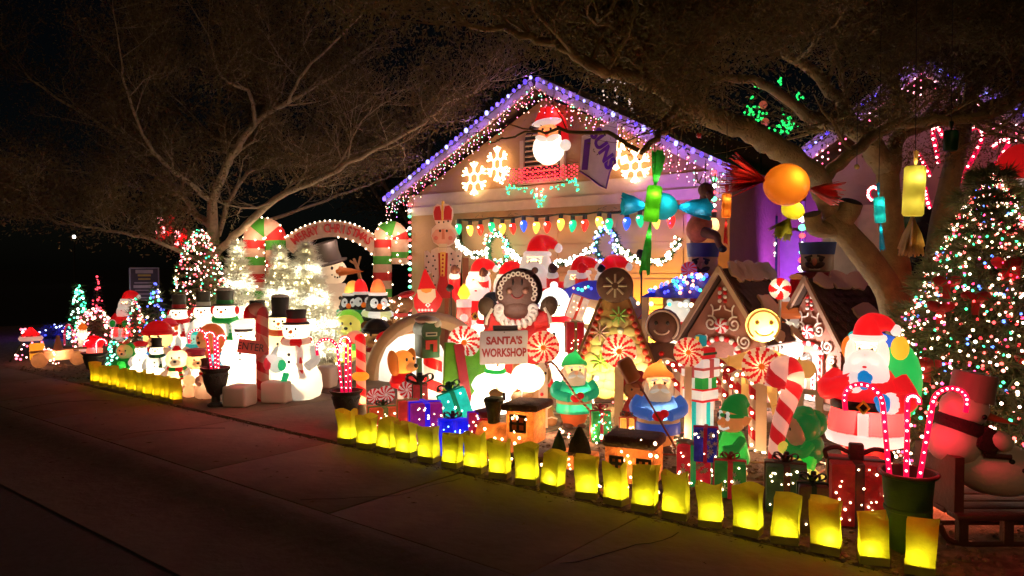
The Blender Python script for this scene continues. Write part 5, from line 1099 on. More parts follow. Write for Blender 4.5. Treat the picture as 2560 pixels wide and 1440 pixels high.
bulbs(t, [p + Matrix.Rotation(TZ, 3, 'Z') @ Vector(v) for v in [(U(-.3, .18), -.14, U(.05, .3)) for _ in range(20)] + [(U(-.08, .18), -.14, U(.38, .47)) for _ in range(7)]], [(1, .62, .3)], .011, 10)
lamp(t, (.04, 0, .36), 3.5, (1, .55, .2)); lamp(t, (-.2, 0, .19), 1.6, (1, .55, .2))
sm = thing('smoke_puff', 'puff of white mini lights above the train engine funnel', 'light ornament', p + Vector((-.12, .1, .56)), TZ, 1)
part('puff', MB().ell((.1, 0, .09), (.14, .09, .11)).ell((-.08, 0, .02), (.1, .06, .06)).ell((-.17, .0, -.05), (.06, .05, .04)), mat((.8, .62, .4), .6, trans=.7, bump=.8, ns=14), sm); lamp(sm, (.1, 0, .09), 5, (1, .85, .6)); lamp(sm, (-.08, 0, .02), 1.5, (1, .85, .6))
part('stem', MB().tube([(-.1, 0, -.1), (-.1, 0, .02)], .012), trs, sm)
t, p, k = train(1435, 1205, 'low tinsel wagon carrying two small dark trees behind the train engine', 'train_wagon')
part('bed', MB().rbox((0, 0, .16), (110 * k, .2, .1), .01), tinm, t); wheels(t, (-.13, .13), -.12, .06); part('rim', MB().box((0, -.105, .22), (112 * k, .015, .02)), tind, t)
part('cargo_tree', MB().lathe([(.085, .21), (.07, .28), (.04, .34), (.015, .39)], c=(.04, 0, 0), n=10, wob=lambda a, z: 1 + .12 * sin(a * 5)), mat((.04, .035, .012), .9, bump=1, ns=30), t); part('cargo_tree', MB().lathe([(.05, .21), (.03, .29), (.002, .36)], c=(-.11, 0, 0), n=9, wob=lambda a, z: 1 + .15 * sin(a * 4)), mat((.02, .05, .015), .9, bump=1, ns=30), t)
bulbs(t, [p + Matrix.Rotation(TZ, 3, 'Z') @ Vector((U(-.2, .2), -.115, U(.1, .22))) for _ in range(16)], [(1, .55, .25)], .01, 9); lamp(t, (0, 0, .16), 1.2, (1, .5, .2))
t, p, k = train(1585, 1245, 'lit orange tinsel caboose with two windows and a brown roof', 'train_caboose')
part('cab', MB().rbox((0, 0, .24), (126 * k, .24, 92 * k), .012), tinm, t); part('roof', MB().rbox((0, 0, .385), (140 * k, .29, .075), .03, seg=3), tind, t)
win(t, -.075, -.128, .25, 30 * k); win(t, .1, -.128, .25, 30 * k); wheels(t, (-.14, .14), -.13, .065)
bulbs(t, [p + Matrix.Rotation(TZ, 3, 'Z') @ Vector((U(-.19, .19), -.13, U(.06, .34))) for _ in range(20)] + [p + Matrix.Rotation(TZ, 3, 'Z') @ Vector((U(-.18, .18), -.13, U(.39, .42))) for _ in range(5)], [(1, .58, .28)], .011, 10); lamp(t, (0, 0, .24), 3, (1, .5, .2))
# ================================================================ URNS AND ROPE-LIGHT CANES
def urn(px, base, top, wpx, label, m, pot=False):
    p, h = spot(px, top, base); r = wpx / 2 * depth(p) / F; t = thing('urn_planter', label, 'planter', p)
    if pot:
        pr = [(r * .62, 0), (r * .66, .01), (r * .75, h * .35), (r * .80, h * .5), (r * .84, h * .51), (r * .84, h * .55), (r * .80, h * .56), (r * .9, h * .93), (r * 1.02, h * .95), (r * 1.04, h), (r * .92, h), (r * .85, h * .85), (.001, h * .84)]
        part('bowl', MB().lathe(pr, n=28), m, t); part('rim', MB().torus((0, 0, h * .985), r * 1.0, r * .07, n=28), mat((.12, .02, .015), .5), t)
    else:
        pr = [(r * .55, 0), (r * .58, h * .05), (r * .3, h * .12), (r * .28, h * .25), (r * .55, h * .36), (r * .78, h * .6), (r * .86, h * .82), (r * .82, h * .88)]
        part('bowl', MB().lathe(pr, n=22), m, t)
        part('rim', MB().lathe([(r * .84, h * .88), (r * 1.0, h * .96), (r * 1.02, h), (r * .88, h), (r * .8, h * .9), (.001, h * .89)], n=22), m, t)
    lam = []
    for i in range(10):
        a = -PI + i * PI / 5; pts = []
        for s in (1, -1):
            part('lattice_rib', MB().tube([Vector(((r * (.57 + .3 * u)) * cos(a + s * u * .9), (r * (.57 + .3 * u)) * sin(a + s * u * .9), h * (.38 + .44 * u if not pot else .05 + .4 * u) )) for u in (0, .33, .66, 1)], .006, n=4), m, t) if not pot else None
    return t, p, h, r
urm = mat((.035, .036, .03), .6, var=.3, ns=9, bump=.4)
t, p, h, r = urn(540, 1015, 918, 72, 'dark pedestal urn holding rope light canes left of the white blocks', urm)
for px, top, hk, fl_, l, dx in [(500, 823, 42, 1, 'arching rope light cane at the left of the urn beside the white blocks', -.08), (545, 830, 22, 1, 'upright rope light cane in the middle of the urn beside the white blocks', .0), (556, 838, 18, -1, 'upright rope light cane at the right of the urn beside the white blocks', .06)]:
    rope_cane(px, top, p + Vector((dx, 0, h * .9)), hk, l, -.12 if dx < -.05 else -.02, fl_)
t, p, h, r = urn(866, 1062, 975, 82, 'dark latticed urn with rope light canes at the corner of the yellow bags', urm)
for px, top, hk, fl_, l, dx in [(835, 847, 50, 1, 'arching rope light cane in the urn by the first yellow bag', -.06), (862, 858, 16, 1, 'middle rope light cane in the urn by the first yellow bag', .0), (880, 842, 24, 1, 'tall rope light cane in the urn by the first yellow bag', .06)]:
    rope_cane(px, top, p + Vector((dx, 0, h * .9)), hk, l, -.1 if dx < 0 else .0, fl_)
t, p, h, r = urn(238, 945, 880, 62, 'dark urn at the far left end of the bag row', urm)
for px, top, hk, fl_, l, dx in [(225, 850, 20, 1, 'short rope light cane in the far left urn', -.05), (255, 848, 22, -1, 'second rope light cane in the far left urn', .05)]: rope_cane(px, top, p + Vector((dx, 0, h * .9)), hk, l, 0, fl_)
t, p, h, r = urn(2268, 1372, 1178, 134, 'big green ribbed pot with rope light canes behind the last yellow bags', mat((.035, .075, .02), .6, var=.2, ns=6, bump=.25), True)
for px, top, hk, fl_, l, dx, ln in [(2225, 965, 88, 1, 'curved rope light cane in the green pot arching before the big santa', -.09, -.10), (2280, 988, 26, -1, 'straight upright rope light cane in the middle of the green pot', -.01, .0), (2296, 965, 72, -1, 'curved rope light cane in the green pot arching over the dark snowman', .05, .14)]:
    rope_cane(px, top, p + Vector((dx, 0, h * .88)), hk, l, ln, fl_)
# plain striped lantern pole beside the corner urn
p, h = spot(903, 838, 1050); t = thing('candy_cane_pole', 'orange-lit striped candy cane pole with a lantern knob beside the corner urn', 'candy cane', p, face(p, -10))
part('cane', MB().tube(cane_pts(h, .1), .048, n=12, stripe=(.17, .9)), [mold((.75, .35, .2)), mold(RED)], t); part('knob', MB().ell((0, -.02, h * .52), (.085, .06, .05)), mold(YEL), t); part('foot', MB().lathe([(.09, 0), (.06, .1), (.05, .16)], n=14), mat(CREAM, .6), t); lamp(t, (0, 0, h * .55), 2.4); lamp(t, (0, 0, h * .25), 1)
# ================================================================ LUMINARIAS
bagm = [mat((.64, .58, .03), .7, trans=.66, var=.16, ns=14, bump=.7), mat((.60, .56, .025), .7, trans=.62, var=.16, ns=17, bump=.7)]
sandm = mat((.34, .30, .05), .8, trans=.1, var=.1, bump=.3)
def bag_mesh(seed, m):
    r = random.Random(seed); W2, D2, H_ = .070, .05, .262; vs = []; fs = []; nz = 12; per = []
    for i in range(6): per.append((-W2 + 2 * W2 * i / 6, -D2))
    for i in range(4): per.append((W2, -D2 + 2 * D2 * i / 4))
    for i in range(6): per.append((W2 - 2 * W2 * i / 6, D2))
    for i in range(4): per.append((-W2, D2 - 2 * D2 * i / 4))
    n = len(per); a1, a2, a3, lean, fl = r.uniform(0, 6), r.uniform(.008, .02), r.uniform(0, 6), r.uniform(-.02, .02), r.uniform(-.05, .09)
    for j in range(nz + 1):
        u = j / nz
        for i, (x, y) in enumerate(per):
            f = 1 + fl * (u ** 2) - .04 * sin(u * PI)
            dz = (a2 * sin(i / n * 4 * PI + a1) + .006 * sin(i / n * 6 * PI + a3)) * u ** 3
            b_ = .006 * sin(u * 5 + i * .7 + a3) * min(u * 2, 1)
            vs.append((x * f + lean * u + b_ * .5, y * f + b_, .046 * .9 + (H_ - .042) * u + dz))
    for j in range(nz):
        for i in range(n): fs.append((j * n + i, j * n + (i + 1) % n, (j + 1) * n + (i + 1) % n, (j + 1) * n + i))
    return mesh_of('paper_bag', MB().add(vs, fs), m, 35)
sandmesh = None
bag_variants = [bag_mesh(40 + i, bagm[i % 2]) for i in range(7)]
base_me = mesh_of('sand_base', MB().box((0, 0, .023), (.139, .099, .046)), sandm); fold_me = mesh_of('seam_fold', MB().add([(.071, -.051, .02), (.075, -.056, .02), (.074, -.055, .085), (.071, -.051, .09)], [(0, 1, 2, 3)]), mat((.2, .18, .02), .8))
can_me = mesh_of('candle', MB().lathe([(.017, .046), (.017, .06), (.004, .064), (.006, .072), (.001, .088)], n=10), mat((.8, .7, .2), .4, emit=4, ecol=(1, .85, .2)))
def luminaria(p, label, group, v, rz, pw=.55, lc=(1, .94, .25)):
    t = thing('luminaria', label, 'paper bag lantern', p, rz, 1, group)
    s_ = U(.95, 1.05); t.scale = (s_, s_ * U(.95, 1.05), s_ * U(.95, 1.04)); t.rotation_euler = (U(-.03, .03), U(-.03, .03), rz); o = part('paper_bag', bag_variants[v % 7], None, t); part('sand_base', base_me, None, t); part('seam_fold', fold_me, None, t); part('candle', can_me, None, t)
    lamp(t, (U(-.02, .02), U(-.03, .0), .082), pw, lc, .015); return t
bx_ = [870, 918, 967, 1017, 1072, 1130, 1188, 1250, 1318, 1382, 1468, 1540, 1612, 1690, 1777, 1870, 1963, 2065, 2183, 2300]
wh_ = ['first glowing yellow bag, at the corner urn', 'second glowing yellow bag from the corner urn', 'glowing yellow bag before the orange red gift', 'glowing yellow bag before the purple gift, fourth from the urn', 'glowing yellow bag before the left edge of the blue gift', 'glowing yellow bag with a raised corner, right of the blue gift', 'glowing yellow bag in front of the train boiler', 'glowing yellow bag before the left wall of the engine cab',
       'glowing yellow bag before the right end of the engine', 'glowing yellow bag before the left end of the tree wagon', 'glowing yellow bag between the wagon and the caboose', 'glowing yellow bag before the left window of the caboose', 'glowing yellow bag before the right end of the caboose', 'glowing yellow bag left of the red snowflake gift', 'glowing yellow bag before the red and green snowflake gifts', 'glowing yellow bag before the green snowflake gift',
       'glowing yellow bag before the dark green gift', 'glowing yellow bag before the low dark gift', 'glowing yellow bag before the big red gift, last but one', 'nearest and last glowing yellow bag, before the big green pot']
for i, x in enumerate(bx_): luminaria(G(x, 1107 + .2265 * (x - 870)), wh_[i], 'yellow paper bag lanterns along the pavement', i * 3 % 7, R(10) + U(-.22, .22), U(.5, .8))
for i in range(10):
    x = 240 + i * 22; luminaria(G(x, 960 + i * 5.1), ['leftmost amber bag lantern, against the far urn', 'second amber bag lantern from the far urn', 'third amber bag lantern from the far urn', 'fourth amber bag lantern from the far urn', 'fifth amber bag lantern, before the green hooded elf', 'amber bag lantern before the red capped little snowman', 'amber bag lantern before the black hatted little snowman', 'amber bag lantern before the white bear, third from the right end', 'amber bag lantern second from the right end of its row', 'rightmost amber bag lantern, left of the peach figures'][i], 'amber paper bag lanterns of the left row', i * 2 % 7, R(-8) + U(-.1, .1), .32, (1, .62, .12))
# ================================================================ WHITE BLOCKS ALONG THE DRIVE
bkm = mat((.62, .53, .46), .6, var=.05, ns=3, bump=.1)
def block(px, base, top, wpx, label, rz=R(28)):
    p, h = spot(px, top, base); a = wpx * depth(p) / F * .82; t = tag(part('foam_block', MB().rbox((0, 0, h / 2), (a, a, h), .03, seg=3), bkm), label, 'block', 'white rounded blocks edging the drive'); t.location = p; t.rotation_euler = (0, 0, rz)
for a in [(600, 1014, 962, 78, 'white rounded block right of the dark urn, nearest the pavement'), (698, 1004, 951, 82, 'white rounded block in front of the ENTER post'), (764, 990, 926, 72, 'white rounded block before the striped scarf snowman'), (812, 968, 915, 62, 'white rounded block behind the striped scarf snowman'), (872, 948, 912, 60, 'white rounded block left of the corner urn canes'), (905, 940, 900, 50, 'white rounded block right of the corner urn canes'), (918, 920, 886, 44, 'small white rounded block farthest along the drive')]: block(*a)
p, h = spot(950, 855, 906); a = 118 * depth(p) / F; t = tag(part('plinth', MB().rbox((0, 0, h / 2), (a, .5, h), .02), bkm), 'long beige plinth under the dark hatted lit bear', 'plinth'); t.location = p; t.rotation_euler = (0, 0, R(12))
# ================================================================ LEFT GROUP OF FIGURES
SN = snowman
SN(390, 846, None, 4.62, label='small snowman in a black top hat with a green plaid scarf', hat='top', band=None, hatc=(.02, .018, .016), scarf=((.02, .12, .03), (.01, .05, .02)), muff=RED, lit=13, off=-15, hh=.2)
bear(440, 858, None, 4.62, label='white bear with round ears, party hat and red plaid scarf', fur=(.75, .55, .36), off=-10, lit=9)
SN(350, 850, None, 4.75, label='small snowman with a red band hat behind the amber bags', hat='cap', hatc=RED, band=WHITE, scarf=None, lit=17, off=-10)
bear(312, 848, None, 4.75, label='green hooded elf with a tan pom-pom hat behind the amber bags', hat='elf', hatc=(.6, .12, .05), ears=False, fur=(.7, .42, .2), scarf=(GREEN,), coat=GREEN, off=-25, lit=6, name='elf_child', cat='elf')
bear(393, 795, None, 5.0, label='child in a red knit hat and blue scarf above the plaid snowman', hat='beanie', ears=False, fur=(.75, .45, .2), scarf=(BLUE, (.02, .3, .4)), coat=BLUE, off=-20, lit=8, name='child_figure', cat='child figure')
SN(447, 745, None, 6.1, 'snow woman in a tall brown hat with a red band', hat='top', hatc=(.05, .04, .03), band=RED, scarf=(RED,), muff=RED, lit=13, off=-20, hh=.24)
SN(420, 786, None, 5.5, 'snowman in a red knit hat with an orange puff beside the child', hat='beanie', hatc=(.6, .03, .05), band=RED, scarf=(RED,), lit=16, off=-35, muff=ORANGE)
SN(508, 738, None, 6.4, 'snowman in a dark hat with a cream band and red earmuffs', hatc=(.05, .04, .03), band=WHITE, muff=RED, scarf=None, lit=15, off=-15, hh=.24)
SN(562, 728, None, 6.0, 'tall snowman with a snow topped hat, red earmuffs and green scarf', hatc=(.05, .045, .035), band=GREEN, muff=RED, scarf=(GREEN,), lit=17, off=-20, snow=True, hh=.2)
SN(484, 818, None, 5.3, 'snow child in a teal hood beside the arching rope cane', hat='hood', hatc=(.03, .6, .6), scarf=((.05, .5, .5),), lit=17, off=-25)
bear(522, 800, None, 5.4, label='child in an orange knit hood above the urn canes', hat='hood', hatc=(.7, .2, .06), ears=False, fur=(.7, .3, .1), scarf=((.7, .15, .03),), coat=(.1, .4, .6), off=-45, lit=7, name='child_figure', cat='child figure')
bear(488, 866, None, 4.8, label='toy drummer in a red peaked cap behind the white bear', hat='cap', hatc=(.4, .03, .04), ears=False, fur=(.75, .42, .2), scarf=None, coat=WHITE, off=10, lit=9, name='drummer_figure', cat='drummer')
SN(512, 897, None, 4.5, label='little unlit snowman in a dark hat against the urn', hatc=(.06, .04, .03), band=None, scarf=(RED, GREEN), lit=3.5, body=(.75, .45, .3), off=20, hh=.2)
bear(470, 930, None, 4.42, label='peach plastic cub seen from behind, next to the last amber bag', hat=None, ears=False, fur=(.8, .45, .28), scarf=None, lit=5, off=160)
SN(608, 795, None, 5.25, label='overexposed big snowman in a white sailor cap behind the first block', hat='cap', hatc=WHITE, band=(.06, .05, .05), scarf=None, lit=52, off=-15, wide=1.1)
SN(643, 750, None, 6.2, 'snowman in a black hat behind the ENTER candy cane', hatc=(.02, .025, .02), band=None, scarf=None, lit=17, off=-10, hh=.18)
SN(700, 755, None, 5.7, label='snowman in a tall black hat with an orange red scarf', hatc=(.012, .016, .012), band=None, scarf=((.62, .06, .03), (.6, .14, .03)), lit=17, off=-10, hh=.25, body=(.8, .68, .4), snow=True, tail=.3)
t, h = SN(740, 768, None, 5.15, label='big snowman in a black hat and striped scarf cuddling a little bird', band=RED, scarf=(RED, (.8, .55, .4)), lit=13, off=-25, tail=.34, hh=.16)
part('bird', MB().ell((-.1, -.27, .4), (.1, .09, .09)).ell((-.13, -.33, .47), (.06, .055, .055)), mold(WHITE), t); part('bird_scarf', MB().ell((-.03, -.3, .40), (.05, .05, .06)).box((.0, -.29, .25), (.06, .03, .14), (0, .3, 0)), mold((.03, .5, .2)), t); part('bird_hat', MB().ell((-.16, -.36, .42), (.04, .04, .07)), mold((.5, .03, .04)), t)
santa(318, 728, None, 6.0, 'santa with a green mitten standing among the far left light trees', off=-35, lit=15, mitt=GREEN)
# ENTER arrow on a candy cane post
p, h = spot(634, 772, 1003); t = thing('enter_cane_post', 'dull pink candy cane post with red stripes carrying the ENTER arrow', 'candy cane', p, face(p, 12)); D = depth(p); k = D / F
part('cane', MB().tube([(x + .1, y, z) for x, y, z in cane_pts(h, .13)], .07, n=14, stripe=(.21, .9)), [mat((.55, .25, .18), .4, trans=.2), mat((.42, .015, .02), .4, trans=.2)], t)
c = atD(632, 868, D - .14); t = thing('enter_sign', 'dark red wooden arrow reading ENTER fixed to the candy cane post', 'sign', c, face(p, -4)); t.rotation_euler.y = R(9)
part('arrow', MB().prism([(-.155, -.075), (.06, -.075), (.06, -.15), (.175, 0), (.06, .15), (.06, .075), (-.155, .075)], .025), mat((.34, .07, .05), .7, var=.2, ns=8, bump=.3), t); lamp(t, (.05, -.5, .1), 2.2, (1, .7, .5), .1)  # unseen lamp added near the arrow to light it up
text(t, 'lettering', 'ENTER', .115, mat((.02, .008, .008), .6), (-.02, -.016, 0), sx=.82)
part('bracket', MB().box((.02, .03, 0), (.03, .06, .05)), dark, t)
# ================================================================ PENGUINS AND LIT BEAR
penguin(878, 690, None, 8.2, 'front penguin of the huddled pair in green and white scarves', off=-15, lit=15, scarf=((.02, .5, .25), WHITE), hatc=(.7, .35, .08))
penguin(902, 686, None, 8.3, 'rear penguin of the huddled pair in a red santa hat', off=15, lit=13, scarf=((.02, .4, .12), (.01, .2, .05)))
penguin(945, 686, None, 8.1, 'round white-fronted penguin on its own before the striped arch leg', off=8, lit=24, scarf=((.6, .62, .3), WHITE), hatc=(.7, .1, .03))
bear(870, 765, None, 7.6, 'small yellow chick in a green flapped cap below the penguins', hat='hood', hatc=(.2, .55, .05), ears=False, fur=(.8, .6, .15), scarf=((.1, .5, .08),), coat=(.3, .5, .08), off=-10, lit=10, name='chick_figure', cat='chick', group='lit penguins in santa hats')
t, h = bear(942, 790, None, 6.9, 'tinsel bear in a dark knitted hat and red scarf on the plinth', hat='beanie', hatc=(.035, .03, .028), fur=(.36, .2, .08), scarf=((.35, .01, .02),), coat=(.5, .42, .3), off=-8, lit=1.5)
bulbs(t, [Vector(t.location) + Vector((U(-.25, .25) * h, -.25 * h, z * h)) for z in [.1, .2, .3, .58, .62, .7, .15]], [LW], .012, 10)
p, h = spot(985, 836, 945); t = thing('candy_cane_stake', 'peach and red candy cane stake in front of the tinsel bear', 'candy cane', p, face(p, 0)); part('cane', MB().tube([(-x, y, z) for x, y, z in [(q_[0] * -1, q_[1], q_[2]) for q_ in cane_pts(h, .2, 1.5)]], .05, n=12, stripe=(.2, .9)), [mold((.75, .4, .28)), mold(RED)], t); lamp(t, (0, 0, h * .5), 1.2)
p, h = spot(1003, 725, 905); t = thing('light_gingerbread', 'wire gingerbread figure covered in warm lights with a red hat', 'light figure', p, face(p), h); m = mat((.3, .17, .08), .7, trans=.4, var=.3, bump=.8, ns=14)
part('head', MB().ell((0, 0, .8), (.17, .12, .14)), m, t); part('body', MB().lathe([(.26, .05), (.24, .3), (.14, .62)], n=16, sy=.6), m, t); part('hat', MB().ell((.06, 0, .93), (.14, .1, .05), rot=(0, -.3, 0)), mat((.4, .01, .02), .6), t); part('bow', MB().box((0, -.1, .66), (.2, .05, .05)), mat((.3, .01, .01), .6), t)
for s in (-1, 1): part('arm', MB().tube([(s * .12, 0, .55), (s * .3, -.05, .35)], [.07, .06], n=8), m, t)
bulbs(t, [p + Vector((U(-.2, .2) * h, -.16 * h, U(.08, .9) * h)) for _ in range(46)], [(1, .75, .45), (1, .2, .15), (1, .78, .5)], .015, 10); lamp(t, (0, 0, .4), 3, (1, .7, .4))
# ================================================================ ARCH OF CANDY CANES READING MERRY CHRISTMAS
p, h = spot(822, 552, None, 8.8); D = depth(p); k = D / F; t = thing('christmas_arch', 'fabric arch reading MERRY CHRISTMAS between two striped light canes', 'arch', p, face(p, 0)); X = lambda x: (x - 822) * k; Z = lambda y: h - (y - 552) * k
fab = [mat((.6, .38, .28), .7, trans=.35, bump=.2), mat((.5, .02, .02), .7, trans=.3), mat((.06, .3, .03), .7, trans=.3)]
def arch_cane(cx, rx, xl, xr, ytop, ybase, ytip, nm):
    zt = Z(ytop) - rx * k; pts = []
    left = [(X(xl), 0, z) for z in np.linspace(0, zt, 14)]; cxx = (X(xl) + X(xr)) / 2; rr = (X(xr) - X(xl)) / 2
    top_ = [(cxx - rr * cos(a), 0, zt + rr * sin(a) * 1.15) for a in [PI * i / 12 for i in range(1, 13)]]
    return left + top_ + [(X(xr), 0, z) for z in np.linspace(zt, Z(ytip), 5)[1:]]
for (xl, xr, w_, tip, nm) in [(645, 697, 27, 700, 'cane'), (955, 998, 25, 660, 'cane')]:
    pts = arch_cane(0, w_, xl, xr, 548 + w_, 0, tip, nm)
    b = MB().tube(pts, w_ * k * .95, n=14); n_ = 14; b.i = []
    L_ = 0; 
    for i in range(len(pts) - 1):
        L_ += (Vector(pts[i + 1]) - Vector(pts[i])).length
        for kx in range(n_): ph = (L_ / .62 + kx / n_ * .0) % 1; b.i.append(1 if ph < .26 else (2 if .5 < ph < .76 else 0))
    b.i += [0, 0]; part('cane', b, fab, t)
    fr = frame_pts(smooth_path(pts, 2)); P = []
    for q_, a_, b_ in fr:
        for _ in range(1): an = U(0, 6.28); P.append(Matrix.Translation(p) @ Matrix.Rotation(t.rotation_euler.z, 4, 'Z') @ (q_ + a_ * (w_ * k * cos(an)) + b_ * (w_ * k * sin(an))))
    bulbs(t, P, [(1, .78, .5)], .014, 8); 
    for q_ in pts[4::9]: lamp(t, Vector(q_) + Vector((0, -.45, 0)), 4, (1, .7, .45), .1); lamp(t, q_, 2.2, (1, .72, .48), .05)  # lamps added before and inside the canes to brighten the fabric
cx, cz, Ro, Ri = X(832), Z(720), 168 * k, 128 * k; ap = [(cx + Ro * cos(a), cz + Ro * sin(a)) for a in [R(42 + 96 * i / 20) for i in range(21)]] + [(cx + Ri * cos(a), cz + Ri * sin(a)) for a in [R(138 - 96 * i / 20) for i in range(21)]]
b = MB()
for i in range(20): b.prism([ap[i], ap[i + 1], ap[40 - i], ap[41 - i]][::1], .14)
part('banner', b, fab[0], t)
lm = mat((.42, .01, .01), .6)
for i, ch in enumerate('MERRY CHRISTMAS'):
    if ch == ' ': continue
    a = R(127 - i * (74 / 14)); rr = (Ro + Ri) / 2
    text(t, 'letter', ch, .22, lm, (cx + rr * cos(a), -.085, cz + rr * sin(a)), rot=(PI / 2, PI / 2 - a, 0), ext=.006, sx=.78, bold=.005)
P = []
for i in range(24):
    a = R(42 + 96 * i / 23); 
    for rr in (Ro, Ri): P.append(Matrix.Translation(p) @ Matrix.Rotation(t.rotation_euler.z, 4, 'Z') @ Vector((cx + rr * cos(a), -.06, cz + rr * sin(a))))
bulbs(t, P[::2] + P[1:24:4], [(1, .8, .55)], .016, 8); lamp(t, (cx, -1.1, cz + .9), 6, (1, .78, .62), .1)  # the lamp is added in front to light the banner
# tall snowman inside the arch
t, h = SN(828, 608, None, 8.4, 'tall floppy snowman with a carrot nose and a raised twig arm inside the arch', hat='top', hatc=(.1, .07, .06), band=None, scarf=None, lit=4, body=(.62, .5, .42), off=25, hh=.2, tilt=-.3)
part('twig_arm', MB().tube([(.17, 0, .52), (.32, 0, .58), (.27, 0, .76), (.23, 0, .86)], [.025, .022, .018, .012], n=6).tube([(.27, 0, .78), (.3, 0, .88)], .01, n=5).tube([(.26, 0, .8), (.19, 0, .84)], .01, n=5), mat((.35, .17, .08), .8), t)
part('long_nose', MB().lathe([(.045, 0), (.03, .1), (.001, .22)], c=(.02, -.13, .74), n=10, rot=(PI / 2, 0, .9)), mat((.75, .2, .04), .6), t)
# ================================================================ LIT CHRISTMAS TREES
def xtree(name, label, px, top, base, Y, wpx, cols, nb, r, e, leafc, tipc=None, trunkc=(.1, .05, .03), lamps=None, round_=0, needles=9000, nl=.11, cap=300, group='lit christmas trees', skew=.85, lc=(1, .92, .7), layers=14):
    p, h = spot(px, top, base, Y); W_ = wpx / 2 * depth(p) / F; t = thing(name, label, 'christmas tree', p, 0, 1, group)
    part('trunk', MB().tube([(0, 0, 0), (0, 0, h * .9)], [W_ * .09 + .02, .012], n=8), mat(trunkc, .9), t)
    prof = lambda u: W_ * ((1 - u) ** skew if not round_ else (1 - u ** 3.6) ** .6 * (.82 + .18 * (1 - u)))
    tips = []; bb = MB()
    for j in range(layers):
        u = .04 + .93 * j / layers; nb_ = max(int(16 * (1 - u) + 5), 5)
        for i in range(nb_):
            a = 2 * PI * (i + U(0, .6)) / nb_ + j * .7; rr = prof(u) * U(.72, 1.16); z0 = h * (u + .05)
            pts = [Vector((0, 0, z0 + .04 * h)), Vector((rr * .55 * cos(a), rr * .55 * sin(a), z0)), Vector((rr * cos(a), rr * sin(a), z0 - .0 * h + U(-.02, .03)))]
            bb.tube(pts, [.012, .008, .004], n=3, cap=False); tips.append((pts, 0))
            for s in (-1, 1):
                q_ = pts[1] + (pts[2] - pts[1]) * .3; d = Vector((cos(a + s * .7), sin(a + s * .7), .05)) * rr * .35
                tips.append(([q_, q_ + d], 0))
    part('branches', bb, mat(trunkc, .9), t)
    segs = [(a_[i], a_[i + 1]) for a_, _ in tips for i in range(len(a_) - 1)]
    A = np.array([s[0] for s in segs]); B = np.array([s[1] for s in segs]); n = needles; kx = rng.integers(0, len(segs), n); u = rng.random((n, 1)) ** .7
    P = A[kx] * (1 - u) + B[kx] * u; Dn = (B - A)[kx]; Dn /= np.linalg.norm(Dn, axis=1, keepdims=True) + 1e-9
    Dn = Dn * .8 + rng.normal(0, .55, (n, 3)); Dn /= np.linalg.norm(Dn, axis=1, keepdims=True); S = np.cross(Dn, rng.normal(0, 1, (n, 3))); S /= np.linalg.norm(S, axis=1, keepdims=True) + 1e-9
    l = nl * rng.uniform(.6, 1.2, (n, 1)); V = np.stack([P - S * .006, P + S * .006, P + Dn * l], 1).reshape(-1, 3)
    me = bpy.data.meshes.new('needles'); me.vertices.add(3 * n); me.vertices.foreach_set('co', V.ravel()); me.loops.add(3 * n); me.loops.foreach_set('vertex_index', np.arange(3 * n)); me.polygons.add(n); me.polygons.foreach_set('loop_start', np.arange(n) * 3); me.update(); me.validate()
    me.materials.append(leafc); part('crown', me, None, t)
    pts = []
    while len(pts) < nb:
        u = U(0, 1) ** 1.25 if not round_ else U(0, 1); a = U(0, 2 * PI); q_ = prof(u) * U(.86, 1.06)
        v = p + Vector((q_ * cos(a), q_ * sin(a), h * (u * .97 + .02)))
        if (v - p).dot(CAM - p) < -.12 * W_ and random.random() < .75: continue
        pts.append(v)
    bulbs(t, pts, cols, r, e, cap=cap)
    for z, pw in lamps or []:
        for da in (-.9, .2, 1.2): a = math.atan2(-p.y, -p.x) + da; r_ = prof(z) * .85; lamp(t, (r_ * cos(a), r_ * sin(a), h * (z + .02)), pw * .26, lc, .05)
    return t, p, h, W_
gneed = mat((.10, .12, .04), .75, var=.35, ns=6, trans=.2); wneed = mat((.86, .85, .74), .7, var=.1, ns=6, trans=.35)
MIX = [LW, LR, (1, .6, .5), (1, .08, .06), LW, (1, .2, .15), (.05, 1, .35), (1, .65, .5), (1, .04, .12), LW, (1, .1, .08), (1, .3, .25), (.08, .2, 1), LW, (1, .05, .05), (.05, 1, .3), (1, .55, .45), (1, .06, .2)]
t, p, h, W_ = xtree('christmas_tree', 'big green christmas tree with hundreds of mixed lights at the right edge', 2475, 428, None, 6.9, 600, MIX, 2300, .0105, 11, gneed, needles=60000, nl=.12, layers=28, skew=.74)
for i in range(9):
    u = U(.15, .85); a = math.atan2(-p.y, -p.x) + U(-.8, .5); r = W_ * (1 - u) ** .74 * 1.02; c = Vector((r * cos(a), r * sin(a), h * u))
    part('red_bow', MB().ell(c + Vector((-.04, 0, .01)), (.06, .025, .04), rot=(0, .4, 0)).ell(c + Vector((.04, 0, .01)), (.06, .025, .04), rot=(0, -.4, 0)).box(c + Vector((0, -.01, -.06)), (.05, .012, .12)), mat((.4, .012, .015), .5, trans=.3), t)
c = Vector((-W_ * .62, -W_ * .55, h * .27)); part('yellow_flower', MB().ell(c, (.07, .04, .05)), mat((.8, .6, .05), .5, emit=.4, ecol=(1, .7, .1)), t)
xtree('christmas_tree', 'rounded dark tree packed with red and white lights under the red light birds', 500, 570, None, 6.8, 138, [LW, (1, .1, .15), (1, .6, .5), (1, .1, .12), LW, (.05, 1, .4), (1, .5, .45), (1, .12, .1)], 460, .0135, 9, gneed, round_=1, needles=9000, group='lit christmas trees')
